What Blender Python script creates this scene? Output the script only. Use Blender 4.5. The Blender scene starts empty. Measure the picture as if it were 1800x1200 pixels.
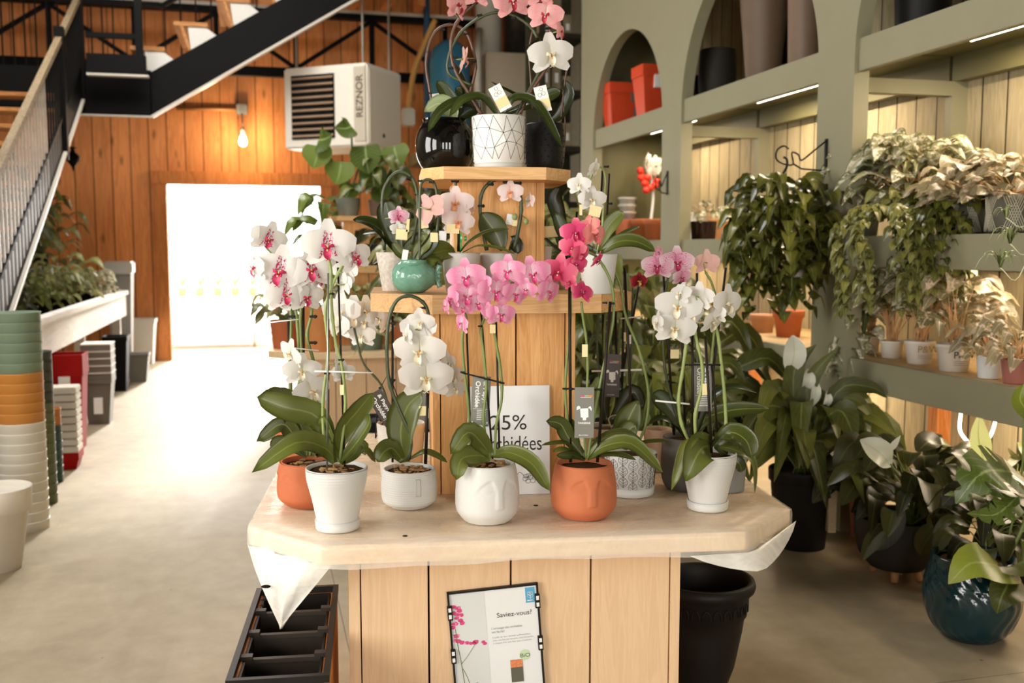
import bpy, math, random
from mathutils import Vector, Matrix, noise as mnoise
PI = math.pi
SC = bpy.context.scene
COL = SC.collection
random.seed(7)

# ------------------------------------------------------------------ camera
F = 1750.0
CAM_H = 1.55
PITCH = math.atan(165 / F)
cam_d = bpy.data.cameras.new('camera')
cam = bpy.data.objects.new('camera', cam_d)
COL.objects.link(cam)
cam.location = (0, 0, CAM_H)
cam.rotation_euler = (PI / 2 - PITCH, 0, 0)
cam_d.sensor_width = 36.0
cam_d.lens = 36.0 * F / 1800.0
cam_d.clip_start = 0.05
cam_d.clip_end = 200
cam_d.dof.use_dof = True
cam_d.dof.focus_distance = 2.85
cam_d.dof.aperture_fstop = 3.4
SC.camera = cam
YAW = math.atan(445 / 1758)          # the room axis is turned this far left of the camera's
CA, SA = math.cos(YAW), math.sin(YAW)

# ------------------------------------------------------------------ daylight
world = bpy.data.worlds.new('world')
SC.world = world
world.use_nodes = True
bg = world.node_tree.nodes['Background']
bg.inputs[0].default_value = (1.0, 0.975, 0.935, 1)
bg.inputs[1].default_value = 12.0
SC.view_settings.view_transform = 'Standard'
SC.view_settings.look = 'None'
SC.view_settings.exposure = 0.1
SC.view_settings.gamma = 1.0
SC.view_settings.use_curve_mapping = False
SC.cycles.use_denoising = True
SC.cycles.max_bounces = 8
SC.cycles.diffuse_bounces = 4
SC.cycles.glossy_bounces = 3
SC.cycles.transparent_max_bounces = 10
SC.cycles.sample_clamp_indirect = 6.0
SC.cycles.caustics_reflective = False
SC.cycles.caustics_refractive = False

def RW(u, v, z=0.0):
    """room coordinates -> world"""
    return Vector((u * CA - v * SA, u * SA + v * CA, z))

sun_d = bpy.data.lights.new('sun', 'SUN')
sun_d.energy = 8.0
sun_d.angle = math.radians(5)
sun_d.color = (1.0, 0.93, 0.82)
sun = bpy.data.objects.new('sun', sun_d)
COL.objects.link(sun)
_sd = (RW(-0.16, -1.0) + Vector((0, 0, -0.27))).normalized()      # low sun shining in through the back doorway
sun.rotation_euler = _sd.to_track_quat('-Z', 'Y').to_euler()

def portal(name, u, v, z, w, h, face):
    d = bpy.data.lights.new(name, 'AREA')
    d.shape = 'RECTANGLE'; d.size = w; d.size_y = h
    d.cycles.is_portal = True
    o = bpy.data.objects.new(name, d); COL.objects.link(o)
    o.location = RW(u, v, z)
    dirn = {'back': RW(0, -1), 'front': RW(0, 1), 'down': Vector((0, 0, -1))}[face]
    o.rotation_euler = dirn.to_track_quat('-Z', 'Y' if face == 'down' else 'Z').to_euler() if face == 'down' else dirn.to_track_quat('-Z', 'Y').to_euler()
    return o

# ------------------------------------------------------------------ pixel helpers
def ray(px, py):
    dx, dy = (px - 900) / F, (600 - py) / F
    return Vector((dx, math.cos(PITCH) + dy * math.sin(PITCH), -math.sin(PITCH) + dy * math.cos(PITCH)))
O0 = Vector((0, 0, CAM_H))
def P(px, py, Y):
    r = ray(px, py); return O0 + r * (Y / r.y)
def PZ(px, py, z):
    r = ray(px, py); return O0 + r * ((z - CAM_H) / r.z)
def to_room(w):
    return (w.x * CA + w.y * SA, -w.x * SA + w.y * CA, w.z)
def PU(px, py, u):
    r = ray(px, py); du = r.x * CA + r.y * SA
    return to_room(O0 + r * (u / du))
def PV(px, py, v):
    r = ray(px, py); dv = -r.x * SA + r.y * CA
    return to_room(O0 + r * (v / dv))

# ------------------------------------------------------------------ colours and materials
def lin(c):
    if isinstance(c, str):
        c = [int(c[i:i + 2], 16) / 255 for i in (1, 3, 5)]
    return tuple(x / 12.92 if x <= 0.04045 else ((x + 0.055) / 1.055) ** 2.4 for x in c[:3])

class NT:
    """small node-building helper"""
    def __init__(s, name):
        s.m = bpy.data.materials.new(name); s.m.use_nodes = True
        s.t = s.m.node_tree; s.b = s.t.nodes['Principled BSDF']; s.out = s.t.nodes['Material Output']
    def n(s, kind, **kw):
        nd = s.t.nodes.new(kind)
        for k, v in kw.items():
            if k.startswith('i_'):
                key = k[2:]
                key = int(key) if key.isdigit() else key.replace('_', ' ')
                nd.inputs[key].default_value = v
            else:
                setattr(nd, k, v)
        return nd
    def l(s, a, b): s.t.links.new(a, b)
    def coord(s, scale=(1, 1, 1), rot=(0, 0, 0), kind='Object'):
        tc = s.n('ShaderNodeTexCoord'); mp = s.n('ShaderNodeMapping')
        mp.inputs['Scale'].default_value = scale; mp.inputs['Rotation'].default_value = rot
        s.l(tc.outputs[kind], mp.inputs['Vector']); return mp.outputs[0]
    def noise(s, vec, scale=5, detail=3, rough=0.55, dist=0.0):
        nd = s.n('ShaderNodeTexNoise'); nd.inputs['Scale'].default_value = scale
        nd.inputs['Detail'].default_value = detail; nd.inputs['Roughness'].default_value = rough
        nd.inputs['Distortion'].default_value = dist
        if vec is not None: s.l(vec, nd.inputs['Vector'])
        return nd.outputs['Fac']
    def ramp(s, fac, stops):
        r = s.n('ShaderNodeValToRGB'); e = r.color_ramp.elements
        while len(e) < len(stops): e.new(0.5)
        for q, (p, c) in zip(e, stops):
            q.position = p; q.color = (*(lin(c) if not isinstance(c, (int, float)) else (c, c, c)), 1)
        s.l(fac, r.inputs[0]); return r.outputs[0]
    def math(s, op, a, b=None, c=None):
        nd = s.n('ShaderNodeMath', operation=op)
        for i, x in enumerate((a, b, c)):
            if x is None: continue
            if isinstance(x, (int, float)): nd.inputs[i].default_value = x
            else: s.l(x, nd.inputs[i])
        return nd.outputs[0]
    def mix(s, fac, a, b, mode='MIX'):
        nd = s.n('ShaderNodeMixRGB', blend_type=mode)
        for i, x in enumerate((fac, a, b)):
            if isinstance(x, (int, float)): nd.inputs[i].default_value = x if i == 0 else (x, x, x, 1)
            elif isinstance(x, (tuple, str)): nd.inputs[i].default_value = (*lin(x), 1)
            else: s.l(x, nd.inputs[i])
        return nd.outputs[0]
    def bump(s, h, strength=0.3, dist=0.01):
        nd = s.n('ShaderNodeBump'); nd.inputs['Strength'].default_value = strength; nd.inputs['Distance'].default_value = dist
        s.l(h, nd.inputs['Height']); s.l(nd.outputs[0], s.b.inputs['Normal'])
    def col(s, c):
        if isinstance(c, (tuple, str)): s.b.inputs['Base Color'].default_value = (*lin(c), 1)
        else: s.l(c, s.b.inputs['Base Color'])
    def set(s, rough=0.5, metal=0.0, spec=0.5, **kw):
        s.b.inputs['Roughness'].default_value = rough; s.b.inputs['Metallic'].default_value = metal
        s.b.inputs['Specular IOR Level'].default_value = spec
        for k, v in kw.items(): s.b.inputs[k.replace('_', ' ')].default_value = v
        return s.m

MC = {}
def mat(c, rough=0.5, metal=0.0, spec=0.5, var=0.06, scale=12, bump=0.0):
    """plain painted / moulded surface with a faint mottle"""
    key = (c, rough, metal, spec, var, scale, bump)
    if key in MC: return MC[key]
    t = NT('surface_' + c.strip('#'))
    f = t.noise(t.coord(), scale, 3)
    t.col(t.mix(t.math('MULTIPLY', f, 1.0), tuple(max(0, x - var) for x in hx(c)), tuple(min(1, x + var) for x in hx(c))))
    if bump: t.bump(t.noise(t.coord(), scale * 4, 4), bump, 0.004)
    if max(hx(c)) < 0.25 and spec == 0.5: spec = 0.22; rough = min(1, rough + .1)
    MC[key] = t.set(rough, metal, spec)
    return MC[key]
def hx(c): return tuple(int(c[i:i + 2], 16) / 255 for i in (1, 3, 5))

def emis(name, c, strength):
    t = NT(name); t.col('#ffffff')
    t.b.inputs['Emission Color'].default_value = (*lin(c), 1); t.b.inputs['Emission Strength'].default_value = strength
    return t.m

def wood(name, light, dark, axis='z', freq=1.0, knots=True, rough=0.6, plank=None, plank_axis='x', contrast=1.0, groove='#2a1206'):
    """softwood with grain along one axis; optional plank seams every `plank` metres"""
    t = NT(name)
    st = {'x': (0.08, 1, 1), 'y': (1, 0.08, 1), 'z': (1, 1, 0.08)}[axis]
    v = t.coord(tuple(k * 14 * freq for k in st))
    tc = t.n('ShaderNodeTexCoord'); sep = t.n('ShaderNodeSeparateXYZ'); t.l(tc.outputs['Object'], sep.inputs[0])
    ax = sep.outputs[plank_axis.upper()]
    vec = v
    if plank:
        cell = t.math('FLOOR', t.math('DIVIDE', ax, plank))
        cmb = t.n('ShaderNodeCombineXYZ'); t.l(t.math('MULTIPLY', cell, 7.3), cmb.inputs[2]); t.l(t.math('MULTIPLY', cell, 3.1), cmb.inputs[1])
        add = t.n('ShaderNodeVectorMath', operation='ADD'); t.l(v, add.inputs[0]); t.l(cmb.outputs[0], add.inputs[1]); vec = add.outputs[0]
    g1 = t.noise(vec, 1.6, 4, 0.6, 0.6)
    g2 = t.noise(vec, 7.0, 3, 0.6, 0.2)
    wv = t.math('MULTIPLY', t.math('ADD', t.math('SINE', t.math('MULTIPLY', g1, 42.0)), 1.0), 0.5)
    f = t.math('ADD', t.math('MULTIPLY', g1, 0.55), t.math('ADD', t.math('MULTIPLY', wv, 0.22), t.math('MULTIPLY', g2, 0.23)))
    c = t.ramp(f, [(0.5 - 0.22 / contrast, dark), (0.5 + 0.16 / contrast, light)])
    if knots:
        kv = t.coord({'x': (1.2, 3.4, 3.4), 'y': (3.4, 1.2, 3.4), 'z': (3.4, 3.4, 1.2)}[axis])
        vo = t.n('ShaderNodeTexVoronoi'); vo.inputs['Scale'].default_value = 1.5; t.l(kv, vo.inputs['Vector'])
        k = t.math('LESS_THAN', vo.outputs['Distance'], 0.105)
        k2 = t.ramp(vo.outputs['Distance'], [(0.05, 1.0), (0.17, 0.0)])
        c = t.mix(t.math('MULTIPLY', k2, 0.75), c, tuple(x * 0.55 for x in hx(dark)))
    if plank:
        wn = t.n('ShaderNodeTexWhiteNoise', noise_dimensions='1D'); t.l(cell, wn.inputs['W'])
        tone = t.math('MULTIPLY_ADD', wn.outputs[0], 0.34, 0.80)
        hs = t.n('ShaderNodeHueSaturation'); t.l(tone, hs.inputs['Value']); t.l(c, hs.inputs['Color']); c = hs.outputs[0]
        fr = t.math('FRACT', t.math('DIVIDE', ax, plank))
        edge = t.math('LESS_THAN', t.math('ABSOLUTE', t.math('SUBTRACT', fr, 0.5)), 0.5 - 0.006 / plank)
        c = t.mix(edge, groove, c)
        t.bump(edge, 0.5, 0.01)
    else:
        t.bump(g2, 0.12, 0.003)
    t.col(c)
    return t.set(rough, 0, 0.3)

def leafmat(name, dark, light, rib=None, rough=0.35, veins=0.25, back=None, spot=None, trans=0.25, edge=None, spec=0.5):
    """leaf surface from the leaf's own along/across coordinates"""
    t = NT(name)
    at = t.n('ShaderNodeAttribute', attribute_name='luv'); sep = t.n('ShaderNodeSeparateXYZ'); t.l(at.outputs['Vector'], sep.inputs[0])
    T, J, R = sep.outputs
    f = t.math('ADD', t.math('MULTIPLY', R, 0.65), t.math('MULTIPLY', t.noise(t.coord(), 14, 2), 0.35))
    c = t.ramp(f, [(0.15, dark), (0.85, light)])
    aj = t.math('ABSOLUTE', J)
    if spot:
        sp = t.noise(t.coord(), spot[1], 3, 0.6)
        c = t.mix(t.ramp(sp, [(spot[2], 0.0), (spot[2] + 0.06, 1.0)]), c, spot[0])
    if edge:
        c = t.mix(t.ramp(aj, [(edge[1], 0.0), (min(1, edge[1] + 0.2), 1.0)]), c, edge[0])
    if veins:
        w = t.math('SINE', t.math('MULTIPLY', t.math('SUBTRACT', T, t.math('MULTIPLY', aj, 0.25)), 60.0))
        c = t.mix(t.math('MULTIPLY', t.ramp(w, [(0.75, 0.0), (1.0, 1.0)]), veins), c, rib or light)
    if rib:
        c = t.mix(t.ramp(aj, [(0.02, 1.0), (0.09, 0.0)]), c, rib)
    t.col(c); t.set(rough, 0, spec)
    if trans:
        tr = t.n('ShaderNodeBsdfTranslucent'); t.l(c, tr.inputs[0]) if not isinstance(c, tuple) else None
        mx = t.n('ShaderNodeMixShader'); mx.inputs[0].default_value = trans
        t.l(t.b.outputs[0], mx.inputs[1]); t.l(tr.outputs[0], mx.inputs[2]); t.l(mx.outputs[0], t.out.inputs[0])
    return t.m

# ------------------------------------------------------------------ mesh builder
class MB:
    def __init__(s): s.v = []; s.f = []; s.sm = []; s.uv = []; s.mi = []; s.cur = 0
    def add(s, vs, fs, smooth=False, uv=None):
        b = len(s.v); s.v += [tuple(x) for x in vs]
        s.f += [tuple(i + b for i in f) for f in fs]; s.sm += [smooth] * len(fs); s.mi += [s.cur] * len(fs)
        s.uv += uv if uv else [(0, 0, 0.5)] * len(vs)
        return s
    def box(s, x0, y0, z0, x1, y1, z1, M=None, bev=0.0):
        if bev:
            import bmesh
            bm = bmesh.new(); bmesh.ops.create_cube(bm, size=1)
            for v in bm.verts: v.co = Vector(((x0 + x1) / 2 + v.co.x * (x1 - x0), (y0 + y1) / 2 + v.co.y * (y1 - y0), (z0 + z1) / 2 + v.co.z * (z1 - z0)))
            bmesh.ops.bevel(bm, geom=bm.edges[:], offset=bev, segments=2, affect='EDGES')
            vs = [v.co.copy() for v in bm.verts]; bm.verts.index_update(); fs = [[v.index for v in f.verts] for f in bm.faces]; bm.free()
            if M: vs = [M @ v for v in vs]
            return s.add(vs, fs)
        vs = [Vector(p) for p in ((x0, y0, z0), (x1, y0, z0), (x1, y1, z0), (x0, y1, z0), (x0, y0, z1), (x1, y0, z1), (x1, y1, z1), (x0, y1, z1))]
        if M: vs = [M @ v for v in vs]
        return s.add(vs, [(0, 3, 2, 1), (4, 5, 6, 7), (0, 1, 5, 4), (1, 2, 6, 5), (2, 3, 7, 6), (3, 0, 4, 7)])
    def prism(s, poly, z0, z1, M=None):
        n = len(poly); vs = [Vector((x, y, z0)) for x, y in poly] + [Vector((x, y, z1)) for x, y in poly]
        if M: vs = [M @ v for v in vs]
        return s.add(vs, [tuple(reversed(range(n))), tuple(range(n, 2 * n))] + [(i, (i + 1) % n, n + (i + 1) % n, n + i) for i in range(n)])
    def bar(s, a, b, w, h=None, up=Vector((0, 0, 1))):
        a = Vector(a); b = Vector(b); h = h or w; d = (b - a).normalized()
        x = d.cross(up)
        if x.length < 1e-4: x = d.cross(Vector((0, 1, 0)))
        x.normalize(); y = x.cross(d)
        vs = [p + x * (i * w / 2) + y * (j * h / 2) for p in (a, b) for i, j in ((-1, -1), (1, -1), (1, 1), (-1, 1))]
        return s.add(vs, [(0, 1, 2, 3), (7, 6, 5, 4), (0, 4, 5, 1), (1, 5, 6, 2), (2, 6, 7, 3), (3, 7, 4, 0)])
    def tube(s, pts, r, n=8, cap=True):
        pts = [Vector(p) for p in pts]; m = len(pts)
        rr = r if isinstance(r, (list, tuple)) else [r] * m
        if len(rr) == 2 and m != 2: rr = [rr[0] + (rr[1] - rr[0]) * i / (m - 1) for i in range(m)]
        vs = []; px = None
        for i, p in enumerate(pts):
            d = (pts[min(i + 1, m - 1)] - pts[max(i - 1, 0)])
            if d.length < 1e-7: d = Vector((0, 0, 1))
            d.normalize()
            if px is None:
                px = d.cross(Vector((0, 1, 0.01)))
                if px.length < 0.05: px = d.cross(Vector((1, 0, 0)))
            px = (px - d * px.dot(d)).normalized(); py = d.cross(px)
            vs += [p + (px * math.cos(k * 2 * PI / n) + py * math.sin(k * 2 * PI / n)) * rr[i] for k in range(n)]
        fs = [(i * n + k, i * n + (k + 1) % n, (i + 1) * n + (k + 1) % n, (i + 1) * n + k) for i in range(m - 1) for k in range(n)]
        if cap: fs += [tuple(reversed(range(n))), tuple(range((m - 1) * n, m * n))]
        return s.add(vs, fs, True)
    def lathe(s, prof, n=40, c=(0, 0, 0), disp=None, M=None, sub=1, caps=(True, True)):
        pr = []
        for i in range(len(prof) - 1):
            for k in range(sub): pr.append((prof[i][0] + (prof[i + 1][0] - prof[i][0]) * k / sub, prof[i][1] + (prof[i + 1][1] - prof[i][1]) * k / sub))
        pr.append(prof[-1]); vs = []
        for r, z in pr:
            for k in range(n):
                a = 2 * PI * k / n; q = r
                if disp: q += disp(a, z, r)
                vs.append(Vector((c[0] + q * math.cos(a), c[1] + q * math.sin(a), c[2] + z)))
        if M: vs = [M @ v for v in vs]
        m = len(pr)
        fs = [(i * n + k, i * n + (k + 1) % n, (i + 1) * n + (k + 1) % n, (i + 1) * n + k) for i in range(m - 1) for k in range(n)]
        if caps[0] and pr[0][0] > 1e-5: fs.append(tuple(reversed(range(n))))
        if caps[1] and pr[-1][0] > 1e-5: fs.append(tuple(range((m - 1) * n, m * n)))
        return s.add(vs, fs, True)
    def ball(s, c, r, n=10, sq=(1, 1, 1), M=None):
        pr = [(max(0.0, r * math.sin(PI * i / n)), -r * math.cos(PI * i / n)) for i in range(n + 1)]
        b = len(s.v); s.lathe([(max(p[0], 1e-6), p[1]) for p in pr], n + 4)
        for i in range(b, len(s.v)):
            v = Vector(s.v[i]); v = Vector((v.x * sq[0], v.y * sq[1], v.z * sq[2]))
            if M: v = M @ v
            s.v[i] = tuple(v + Vector(c))
        return s
    def blade(s, pts, width, up=(0, -1, 0), shape='oval', fold=0.15, seg=9, cross=4, thick=0.0, rnd=None, wave=0.0):
        """one leaf or petal along a path; `up` hints where its face looks"""
        pts = [Vector(p) for p in pts]; rnd = random.random() if rnd is None else rnd
        c = spline(pts, seg + 1); up = Vector(up); vs = []; uv = []; fn = SHAPES[shape]
        side0 = None; ph = random.random() * 6
        for i, p in enumerate(c):
            d = (c[min(i + 1, seg)] - c[max(i - 1, 0)]).normalized()
            sd = d.cross(up)
            if sd.length < 0.15 and side0 is not None: sd = side0
            if sd.length < 1e-4: sd = Vector((1, 0, 0))
            sd = (sd - d * sd.dot(d)).normalized()
            if side0 is not None and sd.dot(side0) < 0: sd = -sd
            side0 = sd; nrm = sd.cross(d).normalized(); t = i / seg; w = fn(t) * width / 2
            for j in range(cross + 1):
                q = j / cross * 2 - 1
                vs.append(p + sd * (q * w) + nrm * (abs(q) ** 1.4 * fold * w + wave * width * math.sin(t * 14 + ph + q) * q * q))
                uv.append((t, q, rnd))
        k = cross + 1
        fs = [(i * k + j, i * k + j + 1, (i + 1) * k + j + 1, (i + 1) * k + j) for i in range(seg) for j in range(cross)]
        if thick:
            n0 = len(vs); nn = []
            for i in range(seg + 1):
                d = (c[min(i + 1, seg)] - c[max(i - 1, 0)]).normalized()
                sd = (vs[i * k + cross] - vs[i * k]); nv = sd.cross(d) if sd.length > 1e-6 else up
                nv.normalize(); nn.append(nv)
            vs2 = [vs[i] - nn[i // k] * thick * (1 - 0.8 * abs(uv[i][1]) ** 3) for i in range(n0)]
            fs2 = [tuple(a + n0 for a in reversed(f)) for f in fs]
            rim = [j for j in range(k)] + [i * k + cross for i in range(1, seg + 1)] + [seg * k + j for j in range(cross - 1, -1, -1)] + [i * k for i in range(seg - 1, 0, -1)]
            fs3 = [(rim[a], rim[(a + 1) % len(rim)], rim[(a + 1) % len(rim)] + n0, rim[a] + n0) for a in range(len(rim))]
            return s.add(vs + vs2, fs + fs2 + fs3, True, uv + uv)
        return s.add(vs, fs, True, uv)
    def build(s, name, m, parent=None, loc=None, rotz=None):
        me = bpy.data.meshes.new(name); me.from_pydata(s.v, [], s.f)
        me.polygons.foreach_set('use_smooth', s.sm)
        a = me.attributes.new('luv', 'FLOAT_VECTOR', 'POINT')
        a.data.foreach_set('vector', [x for t in s.uv for x in t])
        ms = m if isinstance(m, list) else [m]
        for x in ms: me.materials.append(x)
        me.polygons.foreach_set('material_index', s.mi)
        me.update()
        o = bpy.data.objects.new(name, me); COL.objects.link(o)
        if parent: o.parent = parent
        if loc is not None: o.location = loc
        if rotz is not None: o.rotation_euler.z = rotz
        return o

def spline(pts, n):
    if len(pts) == 2: return [pts[0].lerp(pts[1], i / (n - 1)) for i in range(n)]
    out = []; m = len(pts) - 1
    for i in range(n):
        x = i / (n - 1) * m; k = min(int(x), m - 1); t = x - k
        p1, p2 = pts[k], pts[k + 1]
        p0 = pts[k - 1] if k > 0 else p1 * 2 - p2
        p3 = pts[k + 2] if k + 2 <= m else p2 * 2 - p1
        out.append(0.5 * ((2 * p1) + (p2 - p0) * t + (2 * p0 - 5 * p1 + 4 * p2 - p3) * t * t + (3 * p1 - p0 - 3 * p2 + p3) * t ** 3))
    return out

def _mon(t):
    b = heartw(t)
    ph = (t * 5.5) % 1.0
    return b * (0.38 if ph > 0.72 and 0.15 < t < 0.9 else 1.0)
def heartw(t):
    return max(0.02, 1.02 * (math.sin(PI * min(1, (t * 0.86 + 0.14)) ** 0.72)) ** 0.8)
SHAPES = {
    'oval': lambda t: max(0.03, math.sin(PI * (0.04 + 0.95 * t)) ** 0.75) * (1.0 if t > 0.15 else 0.75 + t * 1.66),
    'orchid': lambda t: max(0.02, min(1, 0.34 + t * 2.2) * (max(0, 1 - t ** 5)) ** 0.6),
    'lance': lambda t: max(0.02, math.sin(PI * t ** 0.75) ** 0.9),
    'strap': lambda t: max(0.02, (1 - t ** 4) * (0.6 + 0.4 * min(1, t * 4))),
    'heart': heartw,
    'monstera': _mon,
    'petal': lambda t: max(0.02, (math.sin(PI * min(1, (t ** 0.62) * 0.93)) ** 0.62)),
    'sepal': lambda t: max(0.02, 0.28 + 0.72 * math.sin(PI * min(1, t * 0.9 + 0.02)) if t < 0.55 else 0.28 * (1 - (t - 0.55) / 0.45) + 0.72 * math.sin(PI * min(1, t * 0.9 + 0.02))),
    'grass': lambda t: max(0.03, 1 - t ** 2.2),
}

# ------------------------------------------------------------------ object helpers
def tag(o, label=None, cat=None, group=None, kind=None):
    if label: o['label'] = label
    if cat: o['category'] = cat
    if group: o['group'] = group
    if kind: o['kind'] = kind
    return o
def root(name, loc, label, cat, group=None, rotz=0.0):
    o = bpy.data.objects.new(name, None); COL.objects.link(o)
    o.location = loc; o.rotation_euler.z = rotz; o.empty_display_size = 0.05
    return tag(o, label, cat, group)
def struct(name, mb, m, **kw):
    o = mb.build(name, m, **kw); return tag(o, kind='structure')
def rstruct(name, mb, m):
    return struct(name, mb, m, loc=(0, 0, 0), rotz=YAW)
def copy_obj(o, parent=None, **kw):
    c = o.copy(); COL.objects.link(c); c.parent = parent
    for k, v in kw.items(): setattr(c, k, v)
    for ch in list(o.children): copy_obj(ch, c)
    return c
def text(name, s, size, m, parent=None, M=None, extr=0.0006, align='LEFT', sx=1.0, bold=0.0):
    cu = bpy.data.curves.new(name, 'FONT'); cu.body = s; cu.size = size; cu.extrude = extr; cu.align_x = align; cu.offset = bold
    tmp = bpy.data.objects.new(name + '_tmp', cu); COL.objects.link(tmp)
    dg = bpy.context.evaluated_depsgraph_get(); dg.update()
    me = bpy.data.meshes.new_from_object(tmp.evaluated_get(dg)); bpy.data.objects.remove(tmp)
    o = bpy.data.objects.new(name, me); me.materials.clear(); me.materials.append(m); COL.objects.link(o)
    if parent: o.parent = parent
    if M is not None:
        me.transform(M @ Matrix.Diagonal((sx, 1, 1, 1)))
    return o
def join_mesh(o, others):
    """append the meshes of other text objects into o (one printed block)"""
    import bmesh
    bm = bmesh.new(); bm.from_mesh(o.data)
    for x in others:
        bm.from_mesh(x.data); bpy.data.objects.remove(x)
    bm.to_mesh(o.data); bm.free(); return o

# ================================================================== THE ROOM
M_BACK = wood('orange_pine_boards', '#ee9f62', '#d2834a', 'z', 0.5, True, 0.65, plank=0.235, groove='#4a2008', contrast=1.0)
M_TRIMW = wood('orange_pine_trim', '#d88c50', '#b46a30', 'z', 0.7, False, 0.6)
M_DARKCEIL = mat('#5a5046', 0.8)
M_WALLG = mat('#a39c88', 0.85)

def floor_mat():
    t = NT('worn_concrete')
    v = t.coord()
    a = t.noise(v, 0.9, 5, 0.62, 0.3); b = t.noise(v, 7, 5, 0.65); c0 = t.noise(t.coord((1, 0.35, 1)), 3.0, 4, 0.6, 1.0)
    f = t.math('ADD', t.math('MULTIPLY', a, 0.45), t.math('ADD', t.math('MULTIPLY', b, 0.3), t.math('MULTIPLY', c0, 0.25)))
    c = t.ramp(f, [(0.3, '#7c6e54'), (0.5, '#9a8b70'), (0.72, '#b2a489')])
    tc = t.n('ShaderNodeTexCoord'); sep = t.n('ShaderNodeSeparateXYZ'); t.l(tc.outputs['Object'], sep.inputs[0])
    for ax, off, per in (('Y', 2.95, 4.5), ('X', 0.3, 4.6)):
        fr = t.math('FRACT', t.math('DIVIDE', t.math('SUBTRACT', sep.outputs[ax], off), per))
        ln = t.math('LESS_THAN', fr, 0.0012)
        c = t.mix(t.math('MULTIPLY', ln, 0.65), c, '#4b4234')
    sp = t.n('ShaderNodeTexVoronoi'); sp.inputs['Scale'].default_value = 3.2; t.l(v, sp.inputs['Vector'])
    c = t.mix(t.ramp(sp.outputs['Distance'], [(0.012, 1.0), (0.03, 0.0)]), c, '#5a4c3a')
    t.col(c); t.bump(b, 0.06, 0.004)
    r = t.ramp(a, [(0.3, 0.5), (0.7, 0.62)]); 
    t.set(0.5, 0, 0.5); t.l(r, t.b.inputs['Roughness'])
    return t.m
V_BACK = 14.4
V_FRONT = -6.0
U_L, U_R = -3.6, 4.0
CEIL = 5.6
rstruct('floor', MB().box(-8, V_FRONT - 0.2, -0.1, 9, 26, 0), floor_mat())
DU0, DU1, DH = PV(298, 500, V_BACK)[0], PV(566, 500, V_BACK)[0], PV(430, 325, V_BACK)[2]
w = MB()
w.box(U_L, V_BACK, 0, DU0, V_BACK + 0.15, CEIL); w.box(DU1, V_BACK, 0, U_R + 0.1, V_BACK + 0.15, CEIL); w.box(DU0, V_BACK, DH, DU1, V_BACK + 0.15, CEIL)
rstruct('wall_back', w, M_BACK)
tr = MB()
tr.box(DU0 - 0.16, V_BACK - 0.03, 0, DU0, V_BACK + 0.18, DH + 0.02); tr.box(DU1, V_BACK - 0.03, 0, DU1 + 0.16, V_BACK + 0.18, DH + 0.02)
tr.box(DU0 - 0.2, V_BACK - 0.045, DH, DU1 + 0.2, V_BACK + 0.18, DH + 0.17)
rstruct('trim_1', tr, M_TRIMW)
lw = MB(); lv = [(-1.2, 0.8), (1.6, 3.4)]; q_ = V_FRONT        # unseen window openings, added to light the room from the left
for a, b in lv:
    lw.box(U_L - 0.12, q_, 0, U_L, a, CEIL); lw.box(U_L - 0.12, a, 0, U_L, b, 0.9); lw.box(U_L - 0.12, a, 3.6, U_L, b, CEIL); q_ = b
lw.box(U_L - 0.12, q_, 0, U_L, V_BACK + 0.15, CEIL)
rstruct('wall_left', lw, M_WALLG)
for a, b in lv:
    d_ = bpy.data.lights.new('daylight_portal_left', 'AREA'); d_.shape = 'RECTANGLE'; d_.size = b - a; d_.size_y = 2.7; d_.cycles.is_portal = True
    o_ = bpy.data.objects.new('daylight_portal_left', d_); COL.objects.link(o_); o_.location = RW(U_L - 0.01, (a + b) / 2, 2.25); o_.rotation_euler = RW(1, 0).to_track_quat('-Z', 'Y').to_euler()
rstruct('wall_right', MB().box(U_R, V_FRONT, 0, U_R + 0.12, V_BACK + 0.15, CEIL), M_WALLG)
ce = MB()
ROOF_FILL = (-2.2, 0.6, 6.6, 9.4)        # unseen roof opening added to brighten the rear hall: u0, u1, v0, v1
ce.box(U_L, V_FRONT, CEIL, U_R, ROOF_FILL[2], CEIL + 0.12); ce.box(U_L, ROOF_FILL[3], CEIL, U_R, V_BACK, CEIL + 0.12)
ce.box(U_L, ROOF_FILL[2], CEIL, ROOF_FILL[0], ROOF_FILL[3], CEIL + 0.12); ce.box(ROOF_FILL[1], ROOF_FILL[2], CEIL, U_R, ROOF_FILL[3], CEIL + 0.12)
rstruct('ceiling', ce, M_DARKCEIL)
portal('daylight_portal_roof', (ROOF_FILL[0] + ROOF_FILL[1]) / 2, (ROOF_FILL[2] + ROOF_FILL[3]) / 2, CEIL + 0.01, ROOF_FILL[1] - ROOF_FILL[0], ROOF_FILL[3] - ROOF_FILL[2], 'down')
# wall behind the camera with tall shop windows
fw = MB(); xs = [(-2.7, -1.7), (-0.5, 0.5), (1.6, 2.6)]
px0 = U_L
for a, b in xs:
    fw.box(px0, V_FRONT - 0.15, 0, a, V_FRONT, CEIL); fw.box(a, V_FRONT - 0.15, 3.4, b, V_FRONT, CEIL); fw.box(a, V_FRONT - 0.15, 0, b, V_FRONT, 0.3); px0 = b
fw.box(px0, V_FRONT - 0.15, 0, U_R, V_FRONT, CEIL)
rstruct('wall_front', fw, M_WALLG)
for a, b in xs:
    portal('daylight_portal_front', (a + b) / 2, V_FRONT - 0.01, 1.85, b - a, 3.1, 'front')
portal('daylight_portal_door', (DU0 + DU1) / 2, V_BACK + 0.01, DH / 2, DU1 - DU0, DH, 'back')

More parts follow.
